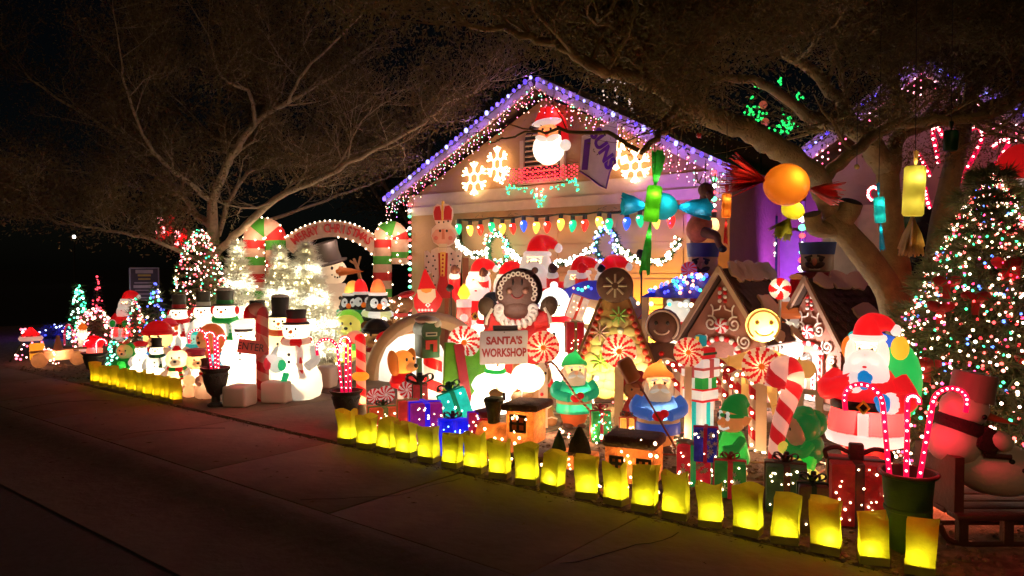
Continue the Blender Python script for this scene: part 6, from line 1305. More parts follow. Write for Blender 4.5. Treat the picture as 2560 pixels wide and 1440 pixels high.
xtree('white_tree', 'white flocked tree with warm lights below the left arch cane', 595, 596, None, 7.2, 145, [(1, .82, .4)], 120, .014, 11, wneed, needles=13000, nl=.14, skew=1.05, lamps=[(.12, 30), (.35, 26), (.6, 16), (.85, 6)], group='white flocked trees with warm lights', layers=12, trunkc=(.5, .45, .3))
xtree('white_tree', 'middle white flocked tree with warm lights between the arch legs', 700, 612, None, 6.7, 155, [(1, .82, .4)], 130, .014, 11, wneed, needles=13000, nl=.14, skew=1.05, lamps=[(.12, 30), (.35, 26), (.6, 16), (.85, 6)], group='white flocked trees with warm lights', layers=12, trunkc=(.5, .45, .3))
xtree('white_tree', 'biggest white flocked tree, partly hiding the tall snowman in the arch', 768, 606, 908, None, 205, [(1, .82, .4)], 170, .013, 11, wneed, needles=22000, nl=.15, skew=1.05, lamps=[(.1, 40), (.3, 40), (.52, 26), (.75, 12)], group='white flocked trees with warm lights', layers=14, trunkc=(.5, .45, .3))
# far left little trees and light figures
xtree('wire_light_tree', 'small tree with green lights and a white lit top at the far left', 197, 708, None, 6.4, 60, [(.05, 1, .4), (.1, 1, .45), (.6, 1, .8)], 90, .02, 8, gneed, needles=1200, group='small wire trees of the far left', skew=.7)
xtree('wire_light_tree', 'thin dark tree with sparse red lights at the far left', 243, 690, None, 6.9, 46, [(1, .05, .08)], 26, .022, 7, mat((.02, .012, .01), .9), needles=500, group='small wire trees of the far left')
xtree('wire_light_tree', 'low bush of red and white lights right of the green lit tree', 235, 770, None, 6.0, 96, [LW, (1, .1, .15), (1, .3, .3)], 150, .018, 8, gneed, needles=900, round_=1, group='small wire trees of the far left')
xtree('wire_light_tree', 'tree of multicoloured lights just right of the far santa', 337, 745, None, 5.6, 66, MIX + [(.1, .3, 1)] * 3, 120, .016, 8, gneed, needles=1200, group='small wire trees of the far left', skew=.6)
xtree('wire_light_tree', 'tree with a blue lit top and green lights below the notice board', 388, 706, None, 6.3, 72, [(.1, .12, 1), (.1, 1, .4), LW, (.08, .1, 1), (.1, .12, 1)], 90, .019, 8, gneed, needles=1600, group='small wire trees of the far left', skew=.7)
xtree('wire_light_tree', 'tiny cone of green lights behind the elf hood', 286, 848, 935, None, 34, [(.05, 1, .45), (.3, 1, .7)], 60, .015, 8, gneed, needles=500, group='small wire trees of the far left', round_=1)
xtree('wire_light_tree', 'bush glowing deep blue at the far left edge', 138, 812, None, 6.3, 84, [(.04, .06, 1), (.5, .6, 1)], 26, .018, 7, mat((.02, .02, .05), .9), needles=1500, group='small wire trees of the far left', lamps=[(.3, 10), (.7, 5)], lc=(.05, .05, 1), round_=1)
lm = thing('violet_flood_lamp', 'violet spike lamp glowing on the gravel behind the far left lights', 'flood lamp', atY(160, 870, 6.6).xy.to_3d() + Vector((0, 0, 0))); part('housing', MB().lathe([(.05, 0), (.05, .1), (.03, .12)], n=10), dark, lm); lamp(lm, (0, -.1, .3), 14, (.3, .05, 1), .05)
def arch_lights(px, cy, rpx, Y, label, col):
    c = atY(px, cy + rpx, Y); c.z = 0; D = depth(c); k = D / F; zc = max(atY(px, cy, Y).z, .1); t = thing('light_hoop', label, 'light hoop', c); r = rpx * k; P = [Vector((r * cos(a), 0, zc + r * sin(a))) for a in [PI * i / 18 for i in range(19)]]
    P = [Vector((-0 + r, 0, 0))] + P + [Vector((-r, 0, 0))]; part('hoop', MB().tube(P, .02, n=6), mat((.2, .01, .02), .6, emit=.3, ecol=(1, .05, .1)), t); bulbs(t, [c + q_ for q_ in smooth_path(P, 2)], col, .016, 8)
arch_lights(172, 838, 26, 5.9, 'hoop of pink lights in front of the blue bush', [(1, .2, .3), (1, .5, .5)])
p, h = spot(78, 818, 905); t = thing('light_tree_figure', 'small red light tree wearing a santa hat with a gold present', 'light figure', p, face(p)); D = depth(p); k = D / F
part('frame', MB().tube([(-.28, 0, .02), (-.12, 0, h * .55), (-.13, 0, h * .75), (0, 0, h), (.13, 0, h * .75), (.12, 0, h * .55), (.28, 0, .02)], .012, n=4), wire, t); part('hat', MB().lathe([(.15, h * .7), (.12, h * .82), (.02, h)], n=12), mat((.5, .01, .02), .5, trans=.4), t); part('hat_trim', MB().torus((0, 0, h * .68), .13, .04, n=14, m=6), mat((.8, .5, .4), .5, trans=.4, emit=.5), t)
part('present', MB().rbox((.08, -.05, h * .3), (.2, .12, .26), .02), mat((.7, .45, .03), .4, trans=.5, emit=.5, ecol=(1, .55, .05)), t); lamp(t, (0, 0, h * .82), 2, (1, .3, .2))
bulbs(t, [p + Matrix.Rotation(t.rotation_euler.z, 3, 'Z') @ Vector((x * (1 - z * .8), -.03, z * h)) for z in [U(.05, .6) for _ in range(30)] for x in [U(-.28, .28)]] + [p + Vector((U(-.1, .1), -.1, h * U(.7, .98))) for _ in range(10)], [(1, .1, .15), (1, .5, .45), (1, .15, .2)], .016, 8)
p, h = spot(146, 838, 916); t = thing('light_train_toy', 'amber tinsel toy train outlined in pink lights at the far left', 'light figure', p, face(p, 10)); am = mat((.75, .42, .22), .5, trans=.55, bump=.6, ns=14)
part('body', MB().rbox((0, 0, h * .38), (.42, .16, h * .34), .05), am, t); part('funnel', MB().lathe([(.07, h * .5), (.05, h * .7), (.02, h)], n=12), am, t)
for s in (-1, 1): part('wheel', MB().disc(.11, .08, 0, (s * .25, -.04, .11), n=20), am, t); lamp(t, (s * .22, -.0, .14), .9, (1, .65, .35))
part('cab_bar', MB().tube([(-.36, 0, h * .5), (.4, 0, h * .55)], .02, n=5), am, t); lamp(t, (0, 0, h * .4), 2.4, (1, .6, .35))
bulbs(t, [p + Vector((U(-.34, .34), -.12, U(.05, h * .6))) for _ in range(26)], [(1, .55, .3), (1, .3, .3)], .014, 8)
p, h = spot(205, 806, None, 5.3); t = thing('candle_figure', 'pale plastic candle with an orange flame at the far left', 'candle', p, 0, h, 'big plastic candles'); part('wax', MB().tube([(0, 0, 0), (0, 0, .78)], .11, n=12), mold((.75, .5, .42)), t); part('flame', MB().lathe([(.09, .78), (.13, .86), (.05, .97), (.001, 1)], n=10), mold(ORANGE), t); lamp(t, (0, 0, .6), 2)
p, h = spot(218, 850, 945); t = thing('light_santa_hat', 'glowing red santa hat shape on the far left urn', 'light figure', p + Vector((0, .1, .35)), face(p)); part('hat', MB().ell((0, 0, .12), (.12, .08, .1)), mat((.5, .01, .02), .5, trans=.5), t); part('trim', MB().rbox((0, -.02, -.0), (.2, .1, .12), .03), mat((.8, .4, .33), .5, trans=.5), t); lamp(t, (0, 0, .1), .8, (1, .3, .25)); lamp(t, (0, 0, .0), .5)
# red light birds on the low branch
for px, py, l, r in [(414, 573, 'red light bird perched with a full fan tail on the low branch', .2), (453, 598, 'smaller red light bird beside the lit rounded tree', .14)]:
    c = atD(px, py, 13.4); t = thing('light_bird', l, 'light bird', c, face(c, 0), 1, 'red light birds on the branch'); m = mat((.5, .01, .015), .5, trans=.5, emit=.35, ecol=(1, .02, .03), bump=.6, ns=12)
    part('body', MB().ell((0, 0, 0), (r * .6, r * .5, r), rot=(0, .5, 0)), m, t); part('head', MB().ell((r * .4, 0, r * .8), r * .4), m, t); part('tail', MB().prism([(-r * .5, -r * .4), (-r * 1.0, -r * 1.2), (-r * .3, -r * 1.1)], .05), m, t); part('crest', MB().lathe([(r * .2, 0), (.002, r * .5)], c=(r * .35, 0, r * 1.05), n=8), m, t)
    bulbs(t, [c + Vector((U(-.7, .7) * r, -r * .5, U(-.9, 1) * r)) for _ in range(12)], [(1, .25, .25)], .022, 8); lamp(t, (0, 0, 0), 2, (1, .1, .1))
# notice board
p, h = spot(362, 670, None, 7.4); k = depth(p) / F; t = thing('notice_board', 'dark framed notice board with printed white lines beyond the far santa', 'notice board', p, face(p, -12)); 
part('board', MB().box((0, 0, h - 40 * k), (66 * k, .05, 80 * k)), mat((.05, .05, .08), .5), t); part('frame', MB().tube([(-33 * k, -.03, h), (33 * k, -.03, h), (33 * k, -.03, h - 80 * k), (-33 * k, -.03, h - 80 * k), (-33 * k, -.03, h)], .018, n=4), mat((.4, .38, .45), .5), t)
for s in (-1, 1): part('post', MB().box((s * 30 * k, .03, h / 2), (.05, .05, h)), dark, t)
for i, (w_, c_, hh) in enumerate([(40, (.4, .38, .42), 11), (30, (.5, .42, .1), 6), (28, (.45, .38, .12), 5), (46, (.4, .38, .45), 4), (50, (.5, .48, .52), 9), (44, (.35, .33, .4), 3), (48, (.35, .33, .4), 3), (44, (.35, .33, .4), 3)]):
    part('print_line', MB().box((0, -.03, h - (9 + i * 9.3) * k), (w_ * k, .006, hh * k * .8)), mat(c_, .7), t)
lamp(t, (0, -.8, .3), 4, (.6, .55, 1), .05)
# ================================================================ IN FRONT OF THE GARAGE DOOR
def board(t, name, poly, y, m, th=.02): return part(name, MB().prism(poly, th, (0, y, 0)), m, t)
p, h = spot(1108, 508, None, 9.35); D = depth(p); k = D / F; t = thing('king_nutcracker', 'tall flat painted nutcracker king with a red crown beside the garage door', 'nutcracker', p, face(p, -6)); X = lambda x: (x - 1108) * k; Z = lambda y: h - (y - 508) * k
PL = lambda L_: [(X(x), Z(y)) for x, y in L_]
ivory = flatp((.68, .55, .48)); redp = flatp((.42, .012, .02)); pinkp = flatp((.66, .34, .27)); goldp = flatp((.7, .45, .1))
board(t, 'crown', PL([(1090, 560), (1082, 535), (1084, 518), (1095, 509), (1105, 515), (1112, 509), (1122, 511), (1132, 520), (1134, 538), (1128, 560)]), 0, ivory, .03)
board(t, 'crown_panel', PL([(1087, 550), (1085, 530), (1090, 517), (1100, 515), (1104, 530), (1104, 548)]), -.02, redp, .012); board(t, 'crown_panel', PL([(1110, 548), (1110, 530), (1113, 516), (1124, 514), (1131, 525), (1129, 548)]), -.02, redp, .012)
board(t, 'head', PL([(1078, 590), (1080, 572), (1092, 560), (1128, 560), (1140, 572), (1142, 592), (1136, 608), (1122, 616), (1098, 616), (1084, 606)]), 0, ivory, .03)
board(t, 'face', PL([(1080, 588), (1090, 574), (1128, 573), (1139, 588), (1135, 605), (1122, 612), (1098, 612), (1085, 604)]), -.022, pinkp, .014)
for x in (1091, 1127): part('cheek', MB().ell((X(x), -.032, Z(595)), (5.5 * k, .006, 5.5 * k)), flatp((.6, .16, .14)), t)
for x in (1101, 1118): part('eye', MB().ell((X(x), -.032, Z(577)), (3 * k, .006, 3.5 * k)), mat(BLACK), t)
board(t, 'nose', PL([(1106, 573), (1112, 573), (1113, 598), (1105, 598)]), -.034, flatp((.5, .16, .1)), .012)
part('crown_orb', MB().ell((X(1108), 0, Z(506)), (4 * k, .02, 4 * k)), goldp, t); part('crown_arch', MB().box((X(1107), -.03, Z(530)), (4 * k, .012, 42 * k)), goldp, t); part('crown_band', MB().box((X(1109), -.024, Z(549.5)), (42 * k, .012, 2 * k)), redp, t)
teeth = board(t, 'teeth', PL([(1098, 609), (1119, 609), (1118, 627), (1097, 627)]), -.036, flatp((.7, .62, .5)), .012)
for i in range(4): part('gap', MB().box((X(1101 + i * 5), -.044, Z(618)), (.004, .004, 18 * k)), dark, teeth)
part('gap', MB().box((X(1108), -.044, Z(618)), (20 * k, .004, .004)), dark, teeth)
board(t, 'robe', PL([(1078, 625), (1092, 618), (1126, 618), (1140, 630), (1140, 670), (1136, 700), (1134, 745), (1078, 745), (1082, 700), (1076, 660)]), .01, ivory, .03)
board(t, 'tunic', PL([(1096, 632), (1120, 632), (1118, 692), (1128, 745), (1088, 745), (1098, 692)]), -.014, redp, .012); board(t, 'placket', PL([(1101, 630), (1115, 630), (1112, 690), (1102, 690)]), -.028, goldp, .012)
for i in range(6): part('button', MB().ell((X(1108 - i * .3), -.038, Z(638 + i * 9.8)), (2.6 * k, .008, 2.6 * k)), redp, t)
board(t, 'arm', PL([(1062, 628), (1070, 626), (1077, 634), (1078, 682), (1068, 688), (1062, 670)]), -.01, ivory, .03); board(t, 'arm', PL([(1140, 628), (1150, 622), (1155, 630), (1152, 684), (1140, 684)]), -.012, ivory, .03)
board(t, 'cuff', PL([(1138, 682), (1152, 682), (1151, 694), (1139, 694)]), -.014, redp, .034); board(t, 'hand', PL([(1139, 695), (1150, 695), (1148, 722), (1143, 724)]), -.014, ivory, .03)
for x, y in [(1068, 640), (1072, 655), (1066, 668), (1070, 678), (1084, 640), (1088, 650), (1083, 664), (1090, 672), (1084, 690), (1129, 634), (1132, 648), (1127, 662), (1134, 672), (1126, 684), (1146, 640), (1150, 652), (1144, 664), (1148, 676), (1098, 556), (1110, 555), (1121, 553), (1130, 700), (1088, 712)]: part('spot', MB().ell((X(x), -.033 if y > 600 else -.024, Z(y)), (2.2 * k, .006, 2.4 * k)), mat(BLACK), t)
part('backing_post', MB().box((.05, .06, h * .4), (.06, .06, h * .8)), mat((.2, .06, .03), .7), t); part('backing_post', MB().box((.38, .08, h * .33), (.1, .04, h * .62)), mat((.2, .06, .03), .7), t)
lamp(t, (-.1, -1.2, .6), 13, (1, .72, .45), .1)
# red capped gnome-santa and big candle
p, h = spot(1066, 672, None, 8.3); t = thing('pointed_hat_santa', 'flat santa with a tall pointed red hat and cream beard before the nutcracker king', 'santa figure', p, face(p, -5), 1); k = depth(p) / F; X = lambda x: (x - 1066) * k; Z = lambda y: h - (y - 672) * k; PL = lambda L_: [(X(x), Z(y)) for x, y in L_]
board(t, 'hat', PL([(1060, 676), (1064, 672), (1090, 722), (1045, 724)]), 0, mold(RED), .08); board(t, 'coat', PL([(1046, 725), (1088, 722), (1106, 748), (1100, 766), (1078, 795), (1050, 790), (1036, 768), (1034, 745)]), .03, mold(RED), .08); board(t, 'beard', PL([(1043, 724), (1088, 722), (1090, 742), (1078, 757), (1060, 758), (1046, 745)]), -.03, mold((.75, .62, .36)), .05); board(t, 'face', PL([(1052, 722), (1082, 721), (1078, 729), (1066, 733), (1056, 729)]), -.05, mold((.75, .3, .05)), .03)
board(t, 'legs', PL([(1050, 790), (1078, 795), (1076, 840), (1052, 840)]), .04, mold(RED), .06); part('buckle', MB().torus((X(1070), -.03, Z(762)), 5 * k, .012, rot=(PI / 2, 0, 0), n=4), mold(WHITE), t)
for i in range(5): part('coat_dot', MB().ell((X(1048 + i * 8), -.02, Z(775)), .02), mold(WHITE), t)
lamp(t, (0, -.9, .7), 10, (1, .75, .5), .08)
p, h = spot(1160, 708, None, 8.2); t = thing('candle_figure', 'red and white plastic candle with a yellow flame beside the nutcracker king', 'candle', p, face(p), h, 'big plastic candles'); part('wax', MB().tube([(0, 0, 0), (0, 0, .8)], .085, n=14), mold((.6, .03, .03)), t); part('drip', MB().lathe([(.088, .72), (.09, .8), (.05, .815), (.001, .81)], n=14, wob=lambda a, z: 1 + .05 * sin(a * 6)), mold(WHITE), t); part('base_band', MB().lathe([(.089, .1), (.089, .42)], n=14), mold((.75, .5, .4)), t); part('flame', MB().lathe([(.03, .8), (.075, .87), (.05, .94), (.001, 1.0)], n=12), mold(YEL), t); part('star', MB().ell((0, -.085, .6), (.05, .01, .05), n=6, m=4), mold(WHITE), t); lamp(t, (0, 0, .6), 5 * h * h); lamp(t, (0, 0, .88), 1.2)
# row of santas along the door
santa(1198, 648, None, 9.0, 'waving santa glowing white at the left end of the garage santas', off=-12, lit=30, mitt=(.08, .03, .02), wave=True)
santa(1268, 655, None, 9.1, 'waving santa half hidden behind the gingerbread woman', off=-20, lit=22, mitt=(.08, .03, .02), wave=True)
t, h = santa(1343, 590, None, 9.2, 'tallest santa in the middle of the garage santas, with a white toy in his arm', off=-16, lit=15, mitt=WHITE)
santa(1448, 642, None, 9.25, 'waving santa behind the blue booth roof, right of the tallest santa', off=-20, lit=11, mitt=(.06, .02, .02), wave=True)
santa(1524, 640, None, 9.2, 'waving santa behind the star mint of the cookie tree', off=-16, lit=12, mitt=RED, wave=True)
SN(1222, 735, None, 8.4, 'white snowman blazing with light below the garage santas', hat='santa', lit=45, scarf=(RED,), off=-20, wide=1.2, group='lit snowmen by the garage')
SN(1385, 702, None, 7.9, 'round white snowman glowing behind the raised gingerbread hand', hat='beanie', hatc=WHITE, band=WHITE, lit=50, scarf=(RED,), off=0, wide=1.25, group='lit snowmen by the garage')
SN(1965, 738, None, 8.8, 'snowman in an orange cap between the two gingerbread playhouses', hat='beanie', hatc=(.75, .2, .05), band=(.75, .25, .08), lit=18, scarf=None, off=-10, group='lit snowmen by the garage')
# booths
wood = mat((.42, .27, .14), .7, var=.2, ns=5, bump=.3); blueclo = mat((.012, .012, .22), .5, var=.3, ns=5, bump=.3)
p = Vector((atY(1468, 700, 8.55).x, 8.55, 0)); t = thing('market_booth', 'wooden booth with a wavy blue lit roof behind the cookie tree', 'booth', p, R(12)); k = depth(p) / F; Hb = atY(1468, 700, 8.55).z
W2 = 112 * k
for s in (-1, 1):
    part('post', MB().box((s * W2 * .9, -.1, (Hb - .2) / 2), (.09, .09, Hb - .2)), wood, t)
for i in range(7): part('plank', MB().box((-W2 * .75 + i * W2 * .25, .25, .5), (W2 * .235, .03, 1.0)), wood, t)
part('back', MB().box((0, .3, .6), (W2 * 1.8, .03, 1.2)), wood, t)
top_ = [(-W2, Hb - .28), (-W2 * .5, Hb - .17), (0, Hb - .03), (W2 * .3, Hb), (W2 * .6, Hb - .04), (W2 * .85, Hb - .2), (W2 * 1.15, Hb - .36)]
tp_ = [(q_.x, q_.z) for q_ in smooth_path([Vector((x, 0, z)) for x, z in top_], 4)]; bt = [(x, z - .20 - .05 * sin(x * 7)) for x, z in reversed(tp_)]
b = MB(); n_ = len(tp_)
for i in range(n_ - 1): b.prism([tp_[i], tp_[i + 1], bt[n_ - 2 - i], bt[n_ - 1 - i]], .6)
part('roof_cloth', b, blueclo, t); b = MB()
for i in range(n_ - 1): b.prism([(tp_[i][0], bt[n_ - 1 - i][1] - .003), (tp_[i + 1][0], bt[n_ - 2 - i][1] - .003), (tp_[i + 1][0], bt[n_ - 2 - i][1] - .13), (tp_[i][0], bt[n_ - 1 - i][1] - .13)], .5)
part('fascia', b, wood, t); RZ_ = Matrix.Rotation(R(12), 3, 'Z')
bulbs(t, [p + RZ_ @ Vector((x, -.32, z - U(.02, .18))) for x, z in [random.choice(tp_) for _ in range(26)]], [(.08, .1, 1), (.05, .9, .5), (1, .3, .15), (1, .5, .35), (.06, .08, 1)], .02, 5)
for x in (-.6, -.1, .4): lamp(t, (x, -.5, Hb - .05), 1.0, (.1, .1, 1), .05)
ln = part('lantern', MB().lathe([(.05, -.1), (.09, .02), (.075, .09), (.02, .11)], c=(W2 * .25, -.34, Hb - .46), n=12), bulbm((1, .75, .42), 5), t); part('lantern_post', MB().tube([(W2 * .25, -.34, 0), (W2 * .25, -.34, Hb - .56)], .02, n=6), wood, t); lamp(t, (W2 * .25, -.46, Hb - .46), 4, (1, .7, .4), .05)
p = Vector((atY(1705, 700, 8.9).x, 8.9, 0)); t = thing('market_booth', 'booth with a peaked blue roof of coloured lights sheltering a white bear', 'booth', p, R(8)); k = depth(p) / F; Hb = atY(1705, 690, 8.9).z; W2 = 82 * k; ez = Hb - 52 * k
rf = MB().add([(-W2, -.4, ez), (W2, -.4, ez), (W2, .4, ez), (-W2, .4, ez), (W2 * .1, 0, Hb), (W2 * .9, 0, Hb)], [(0, 1, 5, 4), (3, 4, 5, 2), (0, 4, 3), (1, 2, 5), (0, 3, 2, 1)]); part('roof_cloth', rf, blueclo, t)
for s in (-1, 1): part('post', MB().box((s * W2 * .9, -.3, ez / 2), (.07, .07, ez)), wood, t)
part('back', MB().box((0, .3, ez * .5), (W2 * 1.7, .03, ez)), wood, t)
fr_ = lambda: (U(0, 1), U(0, 1))
P = []
for _ in range(60):
    u, v = U(0, 1), U(0, 1) ** .8; x0, x1 = -W2 + v * W2 * 1.1, W2 - v * W2 * .1; P.append(p + Vector((x0 + (x1 - x0) * u, -.4 + .4 * v - .02, ez + (Hb - ez) * v + .03)))
bulbs(t, P, [(.06, .08, 1), (.05, .9, .5), (1, .3, .2), (.1, .15, 1), (1, .5, .3), (.05, .06, 1)], .022, 5)
for x in (-.4, .4): lamp(t, (x * W2 * 2, -.55, ez + .3), .8, (.06, .07, 1), .06)
bulbs(t, [p + Vector((x * W2, -.42, ez - .08)) for x in (-.95, -.5, .1, .45, .62, .8)], [(1, .7, .35), (1, .55, .25), (.05, .9, .4), (1, .65, .35), (1, .7, .45)], .032, 5)
p2, h2 = spot(1695, 750, None, 8.75); t = thing('polar_bear', 'white lit polar bear head under the peaked blue booth roof', 'bear', p2, face(p2, -20)); z0 = h2
part('body', MB().ell((0, 0, z0 - .5), (.2, .18, .32)), mold(WHITE), t); part('head', MB().ell((0, -.03, z0 - .16), (.17, .16, .15)), mold(WHITE), t); part('muzzle', MB().ell((-.1, -.14, z0 - .19), (.08, .1, .06)), mold(WHITE), t); part('nose', MB().ell((-.13, -.24, z0 - .17), .02), mat(BLACK), t); part('scarf', MB().torus((0, 0, z0 - .31), .16, .045), mold(RED), t); part('plinth', MB().rbox((0, 0, (z0 - .75) / 2), (.4, .35, max(z0 - .75, .1)), .02), wood, t)
for s in (-1, 1): part('ear', MB().ell((s * .11, 0, z0 - .03), .04), mold(WHITE), t)
lamp(t, (0, 0, z0 - .2), 5); lamp(t, (0, 0, z0 - .55), 6)
p = atY(1590, 800, 8.8); t = thing('extension_cord', 'thin red cord sagging between the two booths', 'cord', p); part('cord', MB().tube(smooth_path([atY(x, y, 8.7) - p for x, y in [(1575, 800), (1592, 800), (1608, 780), (1618, 745), (1625, 735)]], 4), .008, n=5), mat((.4, .03, .02), .5), t)
# ================================================================ NUTCRACKERS, REINDEER, LANTERNS AT THE ENTRY
def nutc(px, top, base_y, Y, label, hatc, facec):
    p, h = spot(px, top, None, Y); k = depth(p) / F; z0 = h - (base_y - top) * k; t = thing('nutcracker', label, 'nutcracker', p, face(p, -8), 1, 'blue hatted nutcrackers at the entry'); H_ = h - z0
    part('hat', MB().lathe([(.20, z0 + H_ * .58), (.2, z0 + H_ * .62), (.22, h), (.001, h)], n=18), mat(hatc, .5), t); part('head', MB().lathe([(.17, z0), (.19, z0 + H_ * .1), (.19, z0 + H_ * .58)], n=16), mat(facec, .5), t); eyes(t, -.18, z0 + H_ * .42, .07, .03); part('nose', MB().ell((0, -.2, z0 + H_ * .32), (.03, .03, .05)), mat((.6, .25, .14), .5), t)
    for s in (-1, 1): part('brow', MB().box((s * .07, -.185, z0 + H_ * .5), (.09, .03, .025), (0, s * .3, 0)), mat(BLACK), t)
    part('moustache', MB().ell((-.05, -.19, z0 + H_ * .2), (.07, .03, .035), rot=(0, .4, 0)).ell((.05, -.19, z0 + H_ * .2), (.07, .03, .035), rot=(0, -.4, 0)), mat((.05, .03, .02)), t); part('teeth', MB().box((0, -.18, z0 + H_ * .1), (.12, .03, .04)), mat(WHITE), t)
    part('body', MB().lathe([(.18, .5), (.22, .7), (.24, z0 - .02), (.12, z0)], n=16), mat((.3, .02, .03), .5), t)
    for s in (-1, 1): part('leg', MB().tube([(s * .1, 0, 0), (s * .1, 0, .55)], .08, n=10), mat((.02, .03, .2), .5), t); part('arm', MB().tube([(s * .24, 0, z0 - .08), (s * .27, -.03, z0 - .55)], .06, n=8), mat((.3, .02, .03), .5), t)
nutc(1757, 608, 690, 9.4, 'nutcracker with a blue hat above the peaked blue booth', (.015, .02, .16), (.6, .3, .14)); nutc(2042, 606, 678, 9.5, 'dim nutcracker with a blue hat behind the long gingerbread roof', (.015, .06, .22), (.4, .3, .2))
lolly(1722, 674, 20, None, 'violet swirled sweet in cellophane beside the blue hatted nutcracker', 9.0, 10, 0, wh=(.4, .2, .35), hub=False, group='peppermint lollipops on white posts')
c = atY(1770, 610, 9.2); k = depth(c) / F; t = thing('hanging_reindeer', 'plush reindeer legs dangling beside the bulb string at the roof end', 'reindeer', c)
br = mat((.13, .05, .025), .8, var=.2, bump=.4); q = lambda x, y, d=0: atY(x, y, 9.2 + d) - c
part('body', MB().ell(q(1748, 570), (.17, .14, .2), rot=(0, .4, 0)), mat((.55, .14, .06), .7, var=.3, ns=12, bump=.5), t); part('leg', MB().tube(smooth_path([q(1760, 580, -.1), q(1790, 590, -.15), q(1797, 610, -.15), q(1806, 622, -.15)], 4), [.07, .07, .065, .06, .055, .05, .045, .04, .04, .04, .04, .04, .04], n=10), br, t); part('hoof', MB().ell(q(1806, 622, -.15), (.055, .05, .045)), mat(BLACK), t)
part('head', MB().ell(q(1765, 475), (.1, .11, .1)).ell(q(1775, 488, -.1), (.05, .06, .06)), br, t); 
for s in (-1, 1): part('antler', MB().tube([q(1765 + s * 6, 465), q(1765 + s * 22, 455), q(1765 + s * 24, 435)], .012, n=5).tube([q(1765 + s * 18, 457), q(1765 + s * 10, 440)], .01, n=5), mat((.3, .18, .1), .7), t)
part('neck', MB().tube([q(1764, 490), q(1752, 560)], .07, n=10), br, t); part('string', MB().tube([q(1764, 470), q(1764, 400)], .004, n=4), dark, t)
c = atY(1784, 560, 9.5); t = thing('cream_bulb_lantern', 'cream oval lamp hanging at the end of the right bulb string', 'lamp', c); part('globe', MB().ell((0, 0, -.02), (.075, .07, .11)), mat((.7, .55, .35), .3, trans=.6, emit=.25), t); part('cap', MB().lathe([(.04, .08), (.04, .16)], n=10), mat((.2, .2, .18), .5), t); lamp(t, (0, 0, 0), .8)
t = thing('red_lantern', 'small red lantern above the long gingerbread roof apex', 'lantern', Vector((atY(1990, 720, 9.0).x, 9.0, 0))); zz = atY(1990, 740, 9.0).z; part('body', MB().lathe([(.11, zz - .1), (.08, zz + .15), (.06, zz + .2)], n=12), mat((.45, .01, .015), .4, trans=.3, emit=.08), t); part('cap', MB().ell((0, 0, zz + .22), (.08, .08, .04)), mat((.5, .15, .04), .4, emit=.3), t); part('post', MB().tube([(0, 0, 0), (0, 0, zz - .1)], .02), dark, t)
# white rope strips at the window and red rope canes on the right wing
for x, y0, y1, l in [(2182, 655, 715, 'thick strip of white lights beside the right window'), (2211, 690, 730, 'thin beaded strip of white lights beside the leaning limb')]:
    a, z_ = atY(x, y0, 9.7), atY(x, y1, 9.7); t = string_thing(l, loc=z_, group='white light strips'); part('strip', MB().tube([(0, .02, 0), Vector((0, .02, a.z - z_.z))], .012, n=5), wire, t); bulbs(t, [a + (z_ - a) * (i / 9) for i in range(10)], [(1, .75, .5)], .022 if x < 2200 else .014, 9, long=1.6 if x < 2200 else .7)
def wall_cane(px, pts, label):
    P = smooth_path([atY(x, y, 9.75) for x, y in pts], 4); t = thing('rope_light_cane', label, 'light cane', P[0], 0, 1, 'rope light canes on the right wing'); part('tube', MB().tube([q_ - P[0] for q_ in P], .026, n=8), mat((.6, .005, .04), .25, emit=.75, ecol=(.7, .004, .06), var=.05), t)
    L_ = []; acc = 0
    for i in range(len(P) - 1):
        for j in range(2): L_.append(P[i] + (P[i + 1] - P[i]) * (j / 2) + Vector((0, -.03, 0)))
    bulbs(t, L_[::3], [(1, .5, .45)], .014, 9)
for pts, l in [([(2388, 470), (2430, 400), (2455, 345), (2452, 325), (2438, 318), (2422, 328), (2416, 345)], 'large red rope cane leaning above the big christmas tree'), ([(2325, 440), (2310, 410), (2296, 385)], 'short red rope stroke left of the right tree stem'), ([(2345, 408), (2340, 370), (2332, 330), (2345, 318), (2357, 345)], 'upright red rope cane behind the right tree stem'), ([(2468, 430), (2490, 410), (2525, 352), (2500, 355), (2480, 370)], 'red rope cane beside the santa at the right edge'), ([(2180, 500), (2172, 490), (2174, 475), (2185, 468), (2195, 472)], 'red rope cane hook by the cyan paper candy'), ([(2325, 520), (2316, 490), (2312, 468)], 'red rope stroke right of the yellow paper candy')]: wall_cane(0, pts, l)
santa(2548, 366, None, 8.2, 'huge lit santa rising behind the christmas tree at the right edge', off=25, lit=13, mitt=BLACK)
# ================================================================ HANGING PAPER CANDIES
def cord(t, x, y, dz=0): 
    part('cord', MB().tube([(0, 0, 0), (U(-.02, .02), 0, dz)], .0035, n=4), mat((.02, .015, .01), .8), t)
def twist(b, base, d, L, w_, n=18, seed=0, flat=.55):
    d = d.normalized(); s = d.orthogonal().normalized(); u = d.cross(s); r = random.Random(seed)
    ring = lambda q_, rad, ph: [base + d * q_ + s * (rad * cos(a) * (1 + .25 * sin(a * 5 + ph))) + u * (rad * flat * sin(a)) for a in [2 * PI * i / n for i in range(n)]]
    R_ = [ring(0, w_ * .07, 0), ring(L * .18, w_ * .18, .3), ring(L * .5, w_ * .36, .6), ring(L * .82, w_ * .46, 1), [q_ + d * r.uniform(-.08, .1) * L for q_ in ring(L, w_ * .5, 1.2)]]
    b.add([v for q_ in R_ for v in q_], [(j * n + i, j * n + (i + 1) % n, (j + 1) * n + (i + 1) % n, (j + 1) * n + i) for j in range(4) for i in range(n)])
